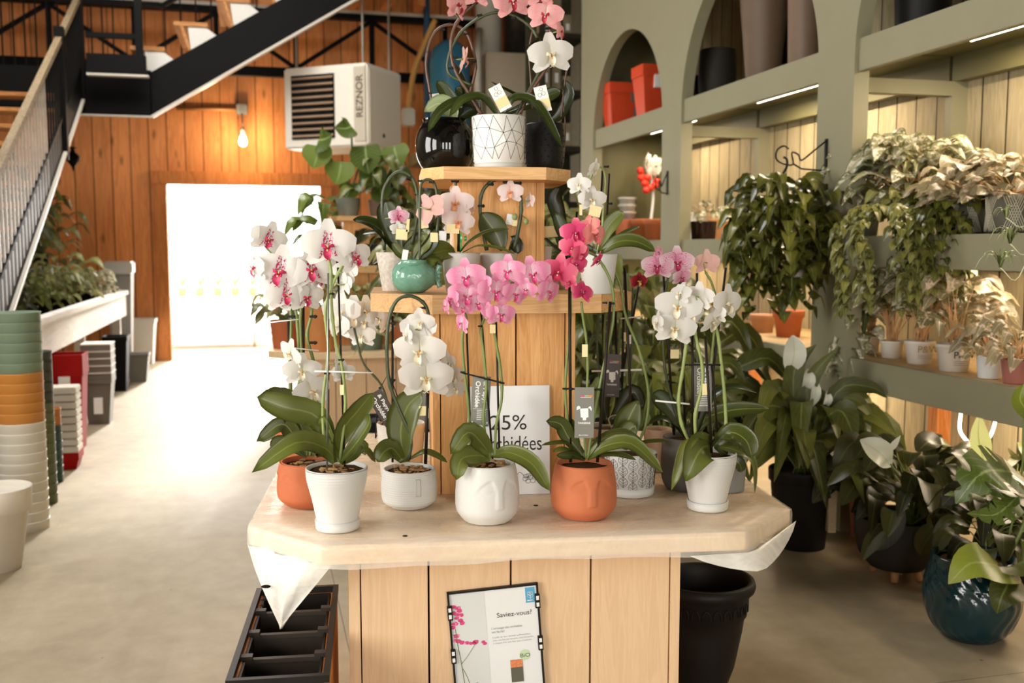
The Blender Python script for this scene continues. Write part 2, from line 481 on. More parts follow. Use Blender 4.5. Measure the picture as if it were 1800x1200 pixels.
# ================================================================== THE TIERED ORCHID STAND
M_PINE = wood('pale_pine_planks', '#eccaa2', '#dcb58a', 'z', 1.0, False, 0.55, contrast=0.6)
M_PINE_T = wood('golden_pine_planks', '#edb878', '#cf914e', 'z', 1.3, True, 0.5, contrast=0.8)
M_PINE_X = wood('golden_pine_boards', '#e6ba82', '#c9965c', 'x', 1.3, False, 0.5, contrast=0.8)
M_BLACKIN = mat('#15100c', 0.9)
TZ = 0.77; T_TH = 0.052
pl = PZ(565, 959, TZ); pr_ = PZ(1310, 934, TZ)
S_YAW = math.atan2(pr_.y - pl.y, pr_.x - pl.x)
fw_ = (pr_ - pl).length
S_ax = Vector((math.cos(S_YAW), math.sin(S_YAW), 0)); S_ay = Vector((-math.sin(S_YAW), math.cos(S_YAW), 0))
CH = 0.215; HALF = fw_ / 2 + CH
S_C = (pl + pr_) / 2 + S_ay * HALF; S_C.z = 0
stand = root('display_stand', S_C, 'tiered pine plank display stand with octagonal shelves in the middle of the shop', 'display stand', rotz=S_YAW)
def octo(h, ch, hy=None):
    hy = hy or h
    return [(-h + ch, -hy), (h - ch, -hy), (h, -hy + ch), (h, hy - ch), (h - ch, hy), (-h + ch, hy), (-h, hy - ch), (-h, -hy + ch)]
def SW(x, y, z=0): return S_C + S_ax * x + S_ay * y + Vector((0, 0, z))
def s_local(w):
    d = w - S_C; return (d.dot(S_ax), d.dot(S_ay), w.z)
MB().prism(octo(HALF, CH), TZ - T_TH, TZ).build('tabletop', wood('weathered_pine_top', '#fbe0b6', '#ebc797', 'x', 1.0, False, 0.5, contrast=0.8), stand)
# lower box
def s_plane(px, py, yl):
    """stand-local x,z where a pixel's ray meets the stand-local plane y = yl"""
    r = ray(px, py); o = O0 - S_C; t = (yl - o.dot(S_ay)) / r.dot(S_ay); w = O0 + r * t
    return (w - S_C).dot(S_ax), w.z
BY = -HALF + 0.13
x0 = s_plane(613, 1090, BY)[0]; x1 = s_plane(1195, 1090, BY)[0]
cuts = [s_plane(p, 1090, BY)[0] for p in (613, 634, 754, 898, 1038, 1177, 1195)]
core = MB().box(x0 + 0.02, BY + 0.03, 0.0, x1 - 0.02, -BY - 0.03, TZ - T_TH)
core.build('dark_core', M_BLACKIN, stand)  # solid near-black filler, keeps the gaps between planks dark
for i in range(6):
    a, b = cuts[i], cuts[i + 1]
    g = 0.0028 if i in (1, 2, 3, 4) else 0.0008
    MB().box(a + g, BY, 0.0, b - g, BY + 0.028, TZ - T_TH - 0.001, bev=0.0012).build('plank', M_PINE, stand)
for side in (-1, 1):
    xx = x0 if side < 0 else x1
    for k in range(5):
        ya = BY + 0.03 + k * (-2 * BY - 0.06) / 5; yb = ya + (-2 * BY - 0.06) / 5
        MB().box(min(xx, xx - side * 0.02) , ya + 0.003, 0, max(xx, xx - side * 0.02), yb - 0.003, TZ - T_TH - 0.001).build('plank', M_PINE_T, stand)
# middle box
MY = s_local(PZ(900, 866, TZ))[1]
mc = [s_plane(p, 700, MY)[0] for p in (762, 774, 907, 993, 1011)]
T2Z = 1.412; T2H = 0.46 * HALF / 0.77
T2Z = P(900, 521, P(0, 0, 1).y).z
# middle shelf: front edge from (760,517) to (1057,524)
F2Y = -0.40
T2Z = s_plane(860, 518, F2Y)[1]
mh = MB(); mx0, mx1 = mc[0], mc[-1]
mh.box(mx0 + 0.015, MY + 0.03, TZ + 0.001, mx1 - 0.015, MY + 0.42, T2Z - 0.058).build('dark_core', M_BLACKIN, stand)
for i in range(4):
    g = 0.0025 if i in (1, 2) else 0.0008
    MB().box(mc[i] + g, MY, TZ + 0.001, mc[i + 1] - g, MY + 0.028, T2Z - 0.058, bev=0.0012).build('plank', M_PINE_T, stand)
for side in (-1, 1):
    xx = mx0 if side < 0 else mx1
    for k in range(3):
        ya = MY + 0.03 + k * 0.13
        MB().box(min(xx, xx - side * 0.02), ya + 0.003, TZ + 0.001, max(xx, xx - side * 0.02), ya + 0.127, T2Z - 0.058).build('plank', M_PINE_T, stand)
xl = s_plane(760, 517, F2Y)[0]; xr = s_plane(1057, 523, F2Y)[0]; xc2 = (xl + xr) / 2
h2 = abs(F2Y) * 1.0; hw = (xr - xl) / 2
xle = s_plane(651, 510, F2Y + 0.16)[0]; xre = s_plane(1110, 522, F2Y + 0.16)[0]
oct2 = [(xl, F2Y), (xr, F2Y), (xre, F2Y + 0.16), (xre, 0.24), (xr, 0.40), (xl, 0.40), (xle, 0.24), (xle, F2Y + 0.16)]
nb = 4
MB().prism(oct2, T2Z - 0.057, T2Z).build('middle_shelf', M_PINE_X, stand)
# upper column and top shelf
UY = -0.13
ux0 = s_plane(812, 420, UY)[0]; ux1 = s_plane(957, 420, UY)[0]
F3Y = -0.27
T3Z = s_plane(850, 293, F3Y)[1]
um = s_plane(943, 420, UY)[0]
MB().box(ux0, UY, T2Z + 0.001, um - 0.001, UY + 0.028, T3Z - 0.038, bev=0.001).build('plank', M_PINE_T, stand)
MB().box(um, UY, T2Z + 0.001, ux1, UY + 0.26, T3Z - 0.038, bev=0.001).build('plank', M_PINE_T, stand)
MB().box(ux0 - 0.025, UY + 0.028, T2Z + 0.001, ux0 + 0.005, UY + 0.26, T3Z - 0.038, bev=0.001).build('plank', M_PINE_T, stand)
MB().box(ux0 + 0.005, UY + 0.23, T2Z + 0.001, um, UY + 0.26, T3Z - 0.038).build('plank', M_PINE_T, stand)
xl3 = s_plane(780, 292, F3Y)[0]; xr3 = s_plane(960, 296, F3Y)[0]
xle3 = s_plane(741, 303, F3Y + 0.1)[0]; xre3 = s_plane(1003, 303, F3Y + 0.1)[0]
MB().prism([(xl3, F3Y), (xr3, F3Y), (xre3, F3Y + 0.1), (xre3, 0.17), (xr3, 0.27), (xl3, 0.27), (xle3, 0.17), (xle3, F3Y + 0.1)], T3Z - 0.038, T3Z).build('top_shelf', M_PINE_X, stand)
print('stand', S_C, 'yaw', math.degrees(S_YAW), 'HALF', HALF, 'T2Z', T2Z, 'T3Z', T3Z, 'MY', MY, 'mid', mx0, mx1, 'box', x0, x1, 'oct2', xle, xre, 'col', ux0, ux1)

# thin plastic sheet laid over the lower table
def plastic_mat(a=0.36):
    t = NT('clear_plastic_film')
    v = t.coord((1, 2.4, 1)); n1 = t.noise(v, 5, 5, 0.65, 1.5)
    t.b.inputs['Base Color'].default_value = (*lin('#f2ece0'), 1); t.set(0.25, 0, 0.5)
    t.bump(n1, 0.35, 0.008)
    tr_ = t.n('ShaderNodeBsdfTransparent'); mx = t.n('ShaderNodeMixShader')
    f = t.ramp(n1, [(0.3, a * 0.9), (0.7, a * 1.3)])
    t.l(f, mx.inputs[0]); t.l(tr_.outputs[0], mx.inputs[1]); t.l(t.b.outputs[0], mx.inputs[2]); t.l(mx.outputs[0], t.out.inputs[0])
    return t.m
M_FILM = plastic_mat()
M_FILM2 = plastic_mat(0.72)
def ring_pt(t, h, ch):
    """point on the octagon outline, t in 0..8 (corner index)"""
    o = octo(h, ch); i = int(t) % 8; f = t - int(t); a = o[i]; b = o[(i + 1) % 8]
    return a[0] + (b[0] - a[0]) * f, a[1] + (b[1] - a[1]) * f
film = root('plastic_sheet', S_C, 'crinkled clear plastic sheet draped over the lowest octagonal tier of the pine stand', 'plastic sheet', rotz=S_YAW)
fb = MB(); N = 8 * 14; rings = []
holes = 0
for s_ in (1.0, 0.9, 0.75, 0.6):
    rings.append([(ring_pt(i * 8 / N, HALF * s_ + 0.004 * (s_ == 1), CH * s_)) for i in range(N)])
vs = []
for k, rg in enumerate(reversed(rings)):
    for i, (x, y) in enumerate(rg):
        vs.append(Vector((x, y, TZ + 0.0015 + 0.003 * max(0, mnoise.noise(Vector((x * 9, y * 9, k)))))))
def hang(t):
    """how far the sheet hangs below the table's edge round the outline"""
    d = 0.060 + 0.004 * math.sin(t * 9) + 0.003 * math.sin(t * 23)
    return d
for lv in range(1, 6):
    for i in range(N):
        t = i * 8 / N; x, y = ring_pt(t, HALF + 0.006 + 0.004 * mnoise.noise(Vector((t * 4, lv, 0))), CH)
        vs.append(Vector((x, y, TZ - hang(t) * lv / 5)))
nr = 9
fs = [(k * N + i, k * N + (i + 1) % N, (k + 1) * N + (i + 1) % N, (k + 1) * N + i) for k in range(nr - 1) for i in range(N)]
fb.add(vs, fs, True); fb.add([Vector((x, y, TZ + 0.002)) for x, y in rings[-1]], [tuple(range(N))])
fb.build('film', M_FILM, film)
def flap(px_top, px_bot, yb, name):
    pass
# hanging corner at the left chamfer
c7 = Vector((-HALF - 0.008, -HALF + CH, TZ - 0.05)); c0 = Vector((-HALF + CH + 0.02, -HALF - 0.008, TZ - 0.05))
tipw = P(494, 1105, P(0, 0, 1).y * ((c7 + c0) / 2 + Vector((0, 0, 0))).length * 0 + (SW(*((c7 + c0) / 2)[:]).y))
tl = Vector(s_local(tipw))
fl = MB(); n = 12; vs = []; uvs = []
for i in range(n + 1):
    s_ = i / n
    for j in range(n + 1):
        q = j / n
        a = c7.lerp(c0, q)
        edge_l = c7.lerp(tl, s_); edge_r = c0.lerp(tl, s_)
        p = edge_l.lerp(edge_r, q)
        bulge = math.sin(PI * q) * math.sin(PI * min(1, s_ + 0.1)) * 0.05
        p += Vector((-0.7, -0.7, 0)) * (bulge * 0.6 + 0.012 * math.sin(q * 17 + s_ * 3) * (1 - s_ * 0.6))
        if s_ < 0.999: p.z -= 0.05 * math.sin(PI * q) * (1 - s_) * s_ 
        vs.append(p)
fs = [(i * (n + 1) + j, i * (n + 1) + j + 1, (i + 1) * (n + 1) + j + 1, (i + 1) * (n + 1) + j) for i in range(n) for j in range(n)]
fl.add(vs, fs, True).build('hanging_corner', M_FILM2, film)
for q_, s_, k_ in ((.42, .34, .010), (.36, .52, .006), (.30, .60, .005)):
    pc = c7.lerp(tl, s_).lerp(c0.lerp(tl, s_), q_) + Vector((-.035, -.035, -.01)); MB().ball(pc, k_, 6, (1.3, .4, .5)).build('soil_speck', M_BLACKIN, film)
# loose curl of film at the right chamfer
cr0 = Vector((HALF - CH - 0.16, -HALF - 0.01, TZ - 0.06)); cr1 = Vector((HALF + 0.012, -HALF + CH * 0.9, TZ - 0.03))
fl = MB(); vs = []
for i in range(7):
    for j in range(13):
        q = j / 12; cx = HALF - CH + 0.02
        if q < 0.45: a = cr0.lerp(Vector((cx, -HALF - 0.012, TZ - 0.055)), q / 0.45)
        else: a = Vector((cx, -HALF - 0.012, TZ - 0.055)).lerp(cr1, (q - 0.45) / 0.55)
        d = math.sin(PI * q) ** 0.8
        vs.append(a + Vector((0.25, -0.6, 0)) * (0.055 * d * i / 6) + Vector((0, 0, -0.045 * d * (i / 6) ** 1.6)))
fl.add(vs, [(i * 13 + j, i * 13 + j + 1, (i + 1) * 13 + j + 1, (i + 1) * 13 + j) for i in range(6) for j in range(12)], True).build('loose_fold', M_FILM2, film)

# ================================================================== ORCHIDS
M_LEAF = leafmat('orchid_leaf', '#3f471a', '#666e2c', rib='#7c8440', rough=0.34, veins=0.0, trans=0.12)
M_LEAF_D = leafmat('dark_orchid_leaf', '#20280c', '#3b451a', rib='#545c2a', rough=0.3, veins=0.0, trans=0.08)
M_STEM = mat('#6f7d3e', 0.45, var=0.05); M_STEM_L = mat('#8d9a58', 0.45, var=0.04); M_STEM_B = mat('#5a3a28', 0.4, var=0.05); M_STEM_DG = mat('#3d4626', 0.4, var=0.04)
M_STAKE = mat('#231a12', 0.35, var=0.01); M_STAKE_G = mat('#8b8b85', 0.3, metal=0.6, var=0.02)
M_SOIL = mat('#4a3420', 0.95, var=0.10, scale=120, bump=0.4, spec=0.02)
M_BARK = mat('#a07c52', 0.9, spec=0.1, var=0.12, scale=60)
M_WHITE = mat('#d2d0ca', 0.42, var=0.01); M_WHITE_R = mat('#d2d0c9', 0.7, var=0.015, scale=40, bump=0.1)
M_TERRA = mat('#bd6a42', 0.75, var=0.02, scale=30, bump=0.1); M_TERRA2 = mat('#b25f38', 0.78, var=0.02, scale=30, bump=0.1)
M_GREYPOT = mat('#6a6660', 0.7, var=0.02); M_CLIP = mat('#17130f', 0.4, var=0.0)
M_TAGY = mat('#e8d6a0', 0.7, var=0.02); M_TAGG = mat('#77756b', 0.45, var=0.01); M_TAGD = mat('#4a3d33', 0.45, var=0.01)
M_PAPER = mat('#efede8', 0.55, var=0.01); M_INK = mat('#3a3833', 0.6, var=0.0); M_INKW = mat('#f2f0ea', 0.5, var=0.0)
M_BLACKGL = mat('#0b0a09', 0.06, var=0.0, spec=0.6); M_BLACKMT = mat('#141210', 0.42, var=0.005)

def petalmat(name, inner, outer, spots=None, veins=None, edge=None, mid=0.45):
    t = NT(name)
    at = t.n('ShaderNodeAttribute', attribute_name='luv'); sep = t.n('ShaderNodeSeparateXYZ'); t.l(at.outputs['Vector'], sep.inputs[0])
    T, J, R = sep.outputs
    c = t.ramp(T, [(0.05, inner), (mid, outer)] + ([(0.97, edge)] if edge else []))
    if spots:
        nz = t.noise(t.coord((1, 1, 1)), 26, 2)
        m_ = t.math('MULTIPLY', t.ramp(nz, [(0.5, 0.0), (0.56, 1.0)]), t.ramp(T, [(spots[1], 1.0), (spots[1] + 0.08, 0.0)]))
        c = t.mix(m_, c, spots[0])
    if veins:
        w = t.math('SINE', t.math('MULTIPLY', t.math('ADD', J, t.math('MULTIPLY', t.noise(t.coord(), 9, 2), 0.8)), 30.0))
        c = t.mix(t.math('MULTIPLY', t.ramp(w, [(0.45, 0.0), (0.95, 1.0)]), t.math('MULTIPLY', t.ramp(T, [(0.55, 1.0), (0.95, 0.25)]), veins[1])), c, veins[0])
    t.col(c); t.set(0.55, 0, 0.3)
    tr = t.n('ShaderNodeBsdfTranslucent'); t.l(c, tr.inputs[0])
    mx = t.n('ShaderNodeMixShader'); mx.inputs[0].default_value = 0.3
    t.l(t.b.outputs[0], mx.inputs[1]); t.l(tr.outputs[0], mx.inputs[2]); t.l(mx.outputs[0], t.out.inputs[0])
    return t.m
PET = {
    'spot': (petalmat('petal_white_spotted', '#ddd2d4', '#e3dfd8', spots=('#b81c52', 0.24)), mat('#c22458', 0.5, var=0.1, scale=300), mat('#e9c27a', 0.5)),
    'white': (petalmat('petal_white', '#dcdac8', '#e4e1da'), mat('#efe4c8', 0.5, var=0.04, scale=200), mat('#d9a24a', 0.5, var=0.1, scale=200)),
    'pink': (petalmat('petal_pink', '#f4dbe4', '#e88bb2', veins=('#d25a92', 0.35), edge='#f3b6cd', mid=0.6), mat('#d6437e', 0.5, var=0.08), mat('#f2dcd8', 0.5)),
    'coral': (petalmat('petal_coral', '#d22c62', '#e9708c', veins=('#d84a78', 0.3), edge='#ef8f96', mid=0.8), mat('#c21f4e', 0.5, var=0.05), mat('#f2d4c8', 0.5)),
    'hot': (petalmat('petal_hot_pink', '#cf2f6c', '#e2507f', edge='#ee8ba0', mid=0.75), mat('#a81040', 0.5, var=0.05), mat('#f4dcd0', 0.5)),
    'salmon': (petalmat('petal_salmon', '#e58a86', '#eb9c92', edge='#e2767c', mid=0.7), mat('#d05a62', 0.5), mat('#f0c8b0', 0.5)),
    'pale': (petalmat('petal_pale_pink', '#f1cfc9', '#f5e6e2', mid=0.5), mat('#eaa06c', 0.5, var=0.06, scale=200), mat('#e7a070', 0.5)),
    'dusty': (petalmat('petal_dusty_pink', '#e2b9a8', '#dcb2a8', veins=('#c98d84', 0.3), mid=0.6), mat('#d9a08a', 0.5), mat('#e2b48a', 0.5)),
    'striped': (petalmat('petal_striped', '#e79cba', '#f3d3df', veins=('#cf3f7c', 0.8), edge='#f6e6ea', mid=0.8), mat('#b01c50', 0.5, var=0.06), mat('#f0c8d0', 0.5)),
    'blush': (petalmat('petal_blush', '#f0d0c8', '#e8a0a0', veins=('#d87a86', 0.35), edge='#eeb4b0', mid=0.6), mat('#a8142c', 0.5, var=0.1, scale=300), mat('#f3e8da', 0.5)),
    'red': (petalmat('petal_dark_red', '#7a1220', '#a02030', edge='#b84a50', mid=0.7), mat('#e0c060', 0.5), mat('#e0c060', 0.5)),
}
M_BUD = mat('#8d9a62', 0.5, var=0.06)
FL = {}
def flower_meshes(kind):
    """petals and lip of one moth orchid, one unit across, looking along -Y"""
    if kind in FL: return FL[kind]
    random.seed(hash(kind) % 100 if False else len(FL) + 3)
    pm, lm, cm = PET[kind]
    b = MB()
    for sx in (-1, 1):      # two broad side petals
        b.blade([(0.02 * sx, 0, 0.0), (0.14 * sx, -0.03, 0.03), (0.33 * sx, -0.045, 0.055), (0.515 * sx, 0.0, 0.03)], 0.56, (0, -1, 0), 'petal', fold=-0.10, seg=10, cross=6, wave=0.012)
    for ang, L, w in ((90, 0.50, 0.34), (218, 0.50, 0.30), (322, 0.50, 0.30)):
        c, s_ = math.cos(math.radians(ang)), math.sin(math.radians(ang))
        b.blade([(0.02 * c, 0.03, 0.02 * s_), (L * 0.5 * c, 0.02, L * 0.5 * s_), (L * c, 0.055, L * s_)], w, (0, -1, 0), 'petal', fold=0.10, seg=8, cross=4)
    l = MB()
    l.blade([(0, -0.02, -0.02), (0, -0.12, -0.08), (0, -0.13, -0.17), (0, -0.08, -0.24)], 0.15, (0, -1, 0), 'sepal', fold=0.5, seg=8, cross=4)
    for sx in (-1, 1):
        l.blade([(0.01 * sx, -0.02, -0.02), (0.07 * sx, -0.10, -0.02), (0.10 * sx, -0.14, 0.06)], 0.11, (sx * 0.6, -1, 0), 'oval', fold=0.4, seg=6, cross=3)
        l.tube([(0, -0.09, -0.24), (0.04 * sx, -0.10, -0.27), (0.06 * sx, -0.08, -0.25)], [0.008, 0.003], 5)
    l.cur = 1
    l.ball((0, -0.06, 0.0), 0.035, 8, (0.8, 1.2, 1.0))
    l.ball((0, -0.12, -0.07), 0.022, 6)
    o1 = b.build('flower', pm); o2 = l.build('lip', [lm, cm])
    r = (o1.data, o2.data); bpy.data.objects.remove(o1); bpy.data.objects.remove(o2)
    FL[kind] = r; return r

def mkobj(name, data, parent=None):
    o = bpy.data.objects.new(name, data); COL.objects.link(o)
    if parent: o.parent = parent
    return o

# ---- pot builders: all return parts under the root; R_top, R_bot, H in metres
def pot_profile(kind, rt, rb, H):
    t = 0.006
    if kind == 'flare':      out = [(rb, 0.0), (rb * 1.03, 0.004), (rt * 0.80, H * 0.45), (rt * 0.96, H * 0.78), (rt, H - 0.004)]
    elif kind == 'taper':    out = [(rb, 0.0), (rb + 0.001, 0.003), (rt, H - 0.003)]
    elif kind == 'barrel':   out = [(rb * 0.9, 0.0), (rb, 0.004), (rt * 1.02, H * 0.16), (rt * 1.07, H * 0.38), (rt * 1.07, H * 0.6), (rt * 1.03, H * 0.85), (rt, H - 0.003)]
    elif kind == 'face':     out = [(rb * 0.85, 0.0), (rb * 0.97, 0.004), (rt * 1.10, H * 0.18), (rt * 1.15, H * 0.36), (rt * 1.13, H * 0.62), (rt * 1.06, H * 0.85), (rt, H - 0.003)]
    elif kind == 'cyl':      out = [(rb * 0.96, 0.0), (rb, 0.005), (rt, H - 0.003)]
    elif kind == 'bowl':     out = [(rb, 0.0), (rb * 1.3, H * 0.03), (rt * 0.80, H * 0.2), (rt * 1.02, H * 0.45), (rt * 1.05, H * 0.7), (rt, H - 0.003)]
    elif kind == 'nursery':  out = [(rb, 0.0), (rt * 0.93, H * 0.84), (rt * 0.94, H * 0.845), (rt, H * 0.85), (rt * 1.01, H - 0.003)]
    elif kind == 'rimmed':   out = [(rb, 0.0), (rt * 0.9, H * 0.72), (rt, H * 0.725), (rt * 1.02, H - 0.003)]
    return out, t
def make_pot(parent, kind, rt, rb, H, m, n=48, disp=None, sub=1, name='pot', soil=True, z0=0.0, soil_d=0.018, thick=None):
    out, t = pot_profile(kind, rt, rb, H); t = thick or min(0.006, rt * 0.1)
    if sub > 1:
        q = []
        # smooth the outline through the given points
        pv = spline([Vector((a, 0, b)) for a, b in out], len(out) * sub)
        out = [(max(1e-4, p.x), min(max(p.z, 0), H)) for p in pv]
    b = MB(); dz = min(soil_d, H * 0.3)
    inner = [(rt - t * 0.3, H), (rt - t, H - 0.001), (rt - t * 1.2, H - dz), (rt * 0.9 - t, H - dz - 0.01)] if True else []
    b.lathe([(r, z + z0) for r, z in out], n, disp=disp, caps=(True, False)); b.lathe([(r, z + z0) for r, z in [(out[-1][0], H - 0.003)] + inner], n, caps=(False, True))
    o = b.build(name, m, parent)
    if soil:
        s_ = MB(); rs = rt * 0.965 - t
        pr = [(rs, H - dz + 0.001 + z0)] + [(rs * k, H - dz + z0 + 0.006 * (1 - k) + 0.001) for k in (0.75, 0.5, 0.25, 0.0001)]
        s_.lathe(pr, 18, disp=lambda a, z, r: 0.0)
        s_.v = [(x, y, z + 0.006 * mnoise.noise(Vector((x * 90, y * 90, 3)))) for x, y, z in s_.v]
        s_.build('soil', M_SOIL, parent)
    return o
def saucer(parent, r, h, m, name='saucer'):
    MB().lathe([(r * 0.93, 0), (r * 0.97, 0.003), (r, h), (r - 0.005, h + 0.001), (r - 0.008, h * 0.5), (0.001, h * 0.45)], 44).build(name, m, parent)
def face_disp(R, H, a0=-PI / 2 + 0.2, d=0.0035, both=True):
    def sm(x, e): return max(0.0, min(1.0, 0.5 + x / e))
    def f(a, z, r):
        da = (a - a0 + PI) % (2 * PI) - PI; s_ = da * R; q = abs(s_); zz = z / H
        if q > R * 0.95: return 0.0
        nose = sm(0.0095 + 0.003 * (0.7 - zz) - q, 0.004) * sm(zz - 0.30, 0.03) * sm(0.8 - zz, 0.05)
        xb = max(0.0, q - 0.012) / R
        zb = 0.80 - 2.2 * max(0.0, 0.16 - xb) ** 2 * 3 - 0.55 * xb * xb
        brow = sm(zz - zb, 0.035) * sm(R * 0.75 - q, 0.02)
        fade = sm(0.98 - zz, 0.12)
        v = d * max(nose, brow * fade)
        ez = 0.60 - 0.045 * (1 - ((q - R * 0.42) / (R * 0.2)) ** 2)
        if abs(q - R * 0.42) < R * 0.2: v -= 0.0016 * math.exp(-((zz - ez) / 0.014) ** 2)
        return v
    return f
def ring_disp(nr, H, d):
    return lambda a, z, r: d * (0.5 + 0.5 * math.sin(z / H * nr * 2 * PI)) if 0.01 * H < z < 0.985 * H else 0.0

class Plant:
    """one potted plant placed from its footprint"""
    def __init__(s, name, label, cat, cx, bot, wb, z=None, Y=None, group=None):
        if z == TZ: z = TZ + 0.0035
        if Y is None:
            w0 = PZ(cx, bot, z); r = wb / 2 * w0.y / F; Y = w0.y + r
        c = P(cx, 600, Y); c.z = z
        s.Y = Y; s.sc = Y / F * 1.0; s.base = c; s.z = z
        s.r = root(name, c, label, cat, group)
    def px(s, n): return n * s.sc                       # pixels at this depth -> metres
    def at(s, x, y, dy=0.0): return P(x, y, s.Y + dy) - s.base
    def height_to(s, y): return P(900, y, s.Y).z - s.z
    def stem(s, pts, w=5.5, m=None, dy=0.0, name='stem', nodes=0, clips=()):
        n = len(pts); q = [s.at(p[0], p[1], dy + (p[2] if len(p) > 2 else 0)) for p in pts]
        c = spline(q, max(10, n * 5)); b = MB(); r = s.px(w) / 2
        b.tube(c, [r * (1.0 + (0.25 if nodes and i % max(3, len(c) // nodes) == 1 else 0)) for i in range(len(c))], 7)
        o = b.build(name, m or M_STEM, s.r); s.__dict__.setdefault('paths', []).extend(c); return o
    def stake(s, x0, y0, x1, y1, w=4, m=None, dy=0.006):
        MB().tube([s.at(x0, y0, dy), s.at((x0 + x1) / 2, (y0 + y1) / 2, dy), s.at(x1, y1, dy)], s.px(w) / 2, 6).build('stake', m or M_STAKE, s.r)
    def clip(s, x, y, w=10, dy=0.0, m=None):
        b = MB(); c = s.at(x, y, dy); k = s.px(w) / 2
        b.box(c.x - k, c.y - k * 0.6, c.z - k * 0.35, c.x + k, c.y + k * 0.6, c.z + k * 0.35, bev=k * 0.12)
        b.tube([c + Vector((k * 0.5, -k * 0.8, -k * 0.5)), c + Vector((k * 0.9, -k * 0.8, 0)), c + Vector((k * 0.5, -k * 0.8, k * 0.5))], k * 0.18, 5)
        b.build('clip', m or M_CLIP, s.r)
    def tie(s, x0, y0, x1, y1, w=3, m=None, dy=-0.004):
        MB().tube([s.at(x0, y0, dy), s.at(x1, y1, dy)], s.px(w) / 2, 5).build('plant_tie', m or M_CLIP, s.r)
    def leaf(s, pts, w, face='f', dy=0.0, m=None, fold=0.22, shape='orchid', thick=0.0014, seg=12):
        """pts: (x, y[, depth]) along the midrib, root first"""
        up = {'f': (0, -1, 0.25), 'u': (0, -0.35, 1), 'l': (-0.8, -0.6, 0.3), 'r': (0.8, -0.6, 0.3), 'e': (0.2, 0.3, 1)}[face] if isinstance(face, str) else face
        q = [s.at(p[0], p[1], dy + (p[2] if len(p) > 2 else 0)) for p in pts]
        MB().blade(q, s.px(w), up, shape, fold, seg, 6, thick).build('leaf', m or M_LEAF, s.r)
    def flower(s, x, y, size, kind, yaw=0, pitch=0, dy=-0.02, roll=0, ped=True):
        a, b = flower_meshes(kind); p = s.at(x, y, dy); k = s.px(size) * 1.1
        f = mkobj('flower', a, s.r); f.location = p; f.scale = (k, k, k)
        f.rotation_euler = (math.radians(pitch), math.radians(roll), math.radians(yaw))
        l = mkobj('lip', b, f)
        if ped and s.__dict__.get('paths'):
            back = p + Matrix.Rotation(math.radians(yaw), 3, 'Z') @ Vector((0, 0.02 * k / 0.08, 0))
            near = min(s.paths, key=lambda c: (c - back).length)
            if 0.004 < (near - back).length < s.px(75):
                MB().tube(spline([p, back, near], 6), s.px(2.2) / 2, 5).build('flower_stalk', M_STEM_L, s.r)
    def bud(s, x, y, size, dy=0.0, m=None):
        MB().ball(s.at(x, y, dy), s.px(size) / 2, 8, (0.85, 0.85, 1.1)).build('bud', m or M_BUD, s.r)
    def price_tag(s, x, y, w, h, dy=-0.012, ang=0, m=None):
        c = s.at(x, y, dy); M = Matrix.Translation(c) @ Matrix.Rotation(math.radians(ang), 4, 'Y')
        a, b_ = s.px(w) / 2, s.px(h) / 2
        MB().box(-a, -0.0005, -b_, a, 0.0005, b_, M=M).build('price_tag', m or M_TAGY, s.r)
    def bark(s, H, r, n=26, seed=1):
        rr = random.Random(seed); b = MB()
        for i in range(n):
            a = rr.random() * 6.28; q = r * rr.random() ** 0.5 * 0.85
            c = Vector((q * math.cos(a), q * math.sin(a), H + rr.random() * 0.008)); k = 0.006 + rr.random() * 0.008
            M = Matrix.Translation(c) @ Matrix.Rotation(rr.random() * 6, 4, 'Z') @ Matrix.Rotation(rr.random() - 0.5, 4, 'X')
            b.box(-k, -k * 0.4, -0.002, k, k * 0.4, 0.003, M=M, bev=0.001)
        b.build('bark_chips', M_BARK, s.r)
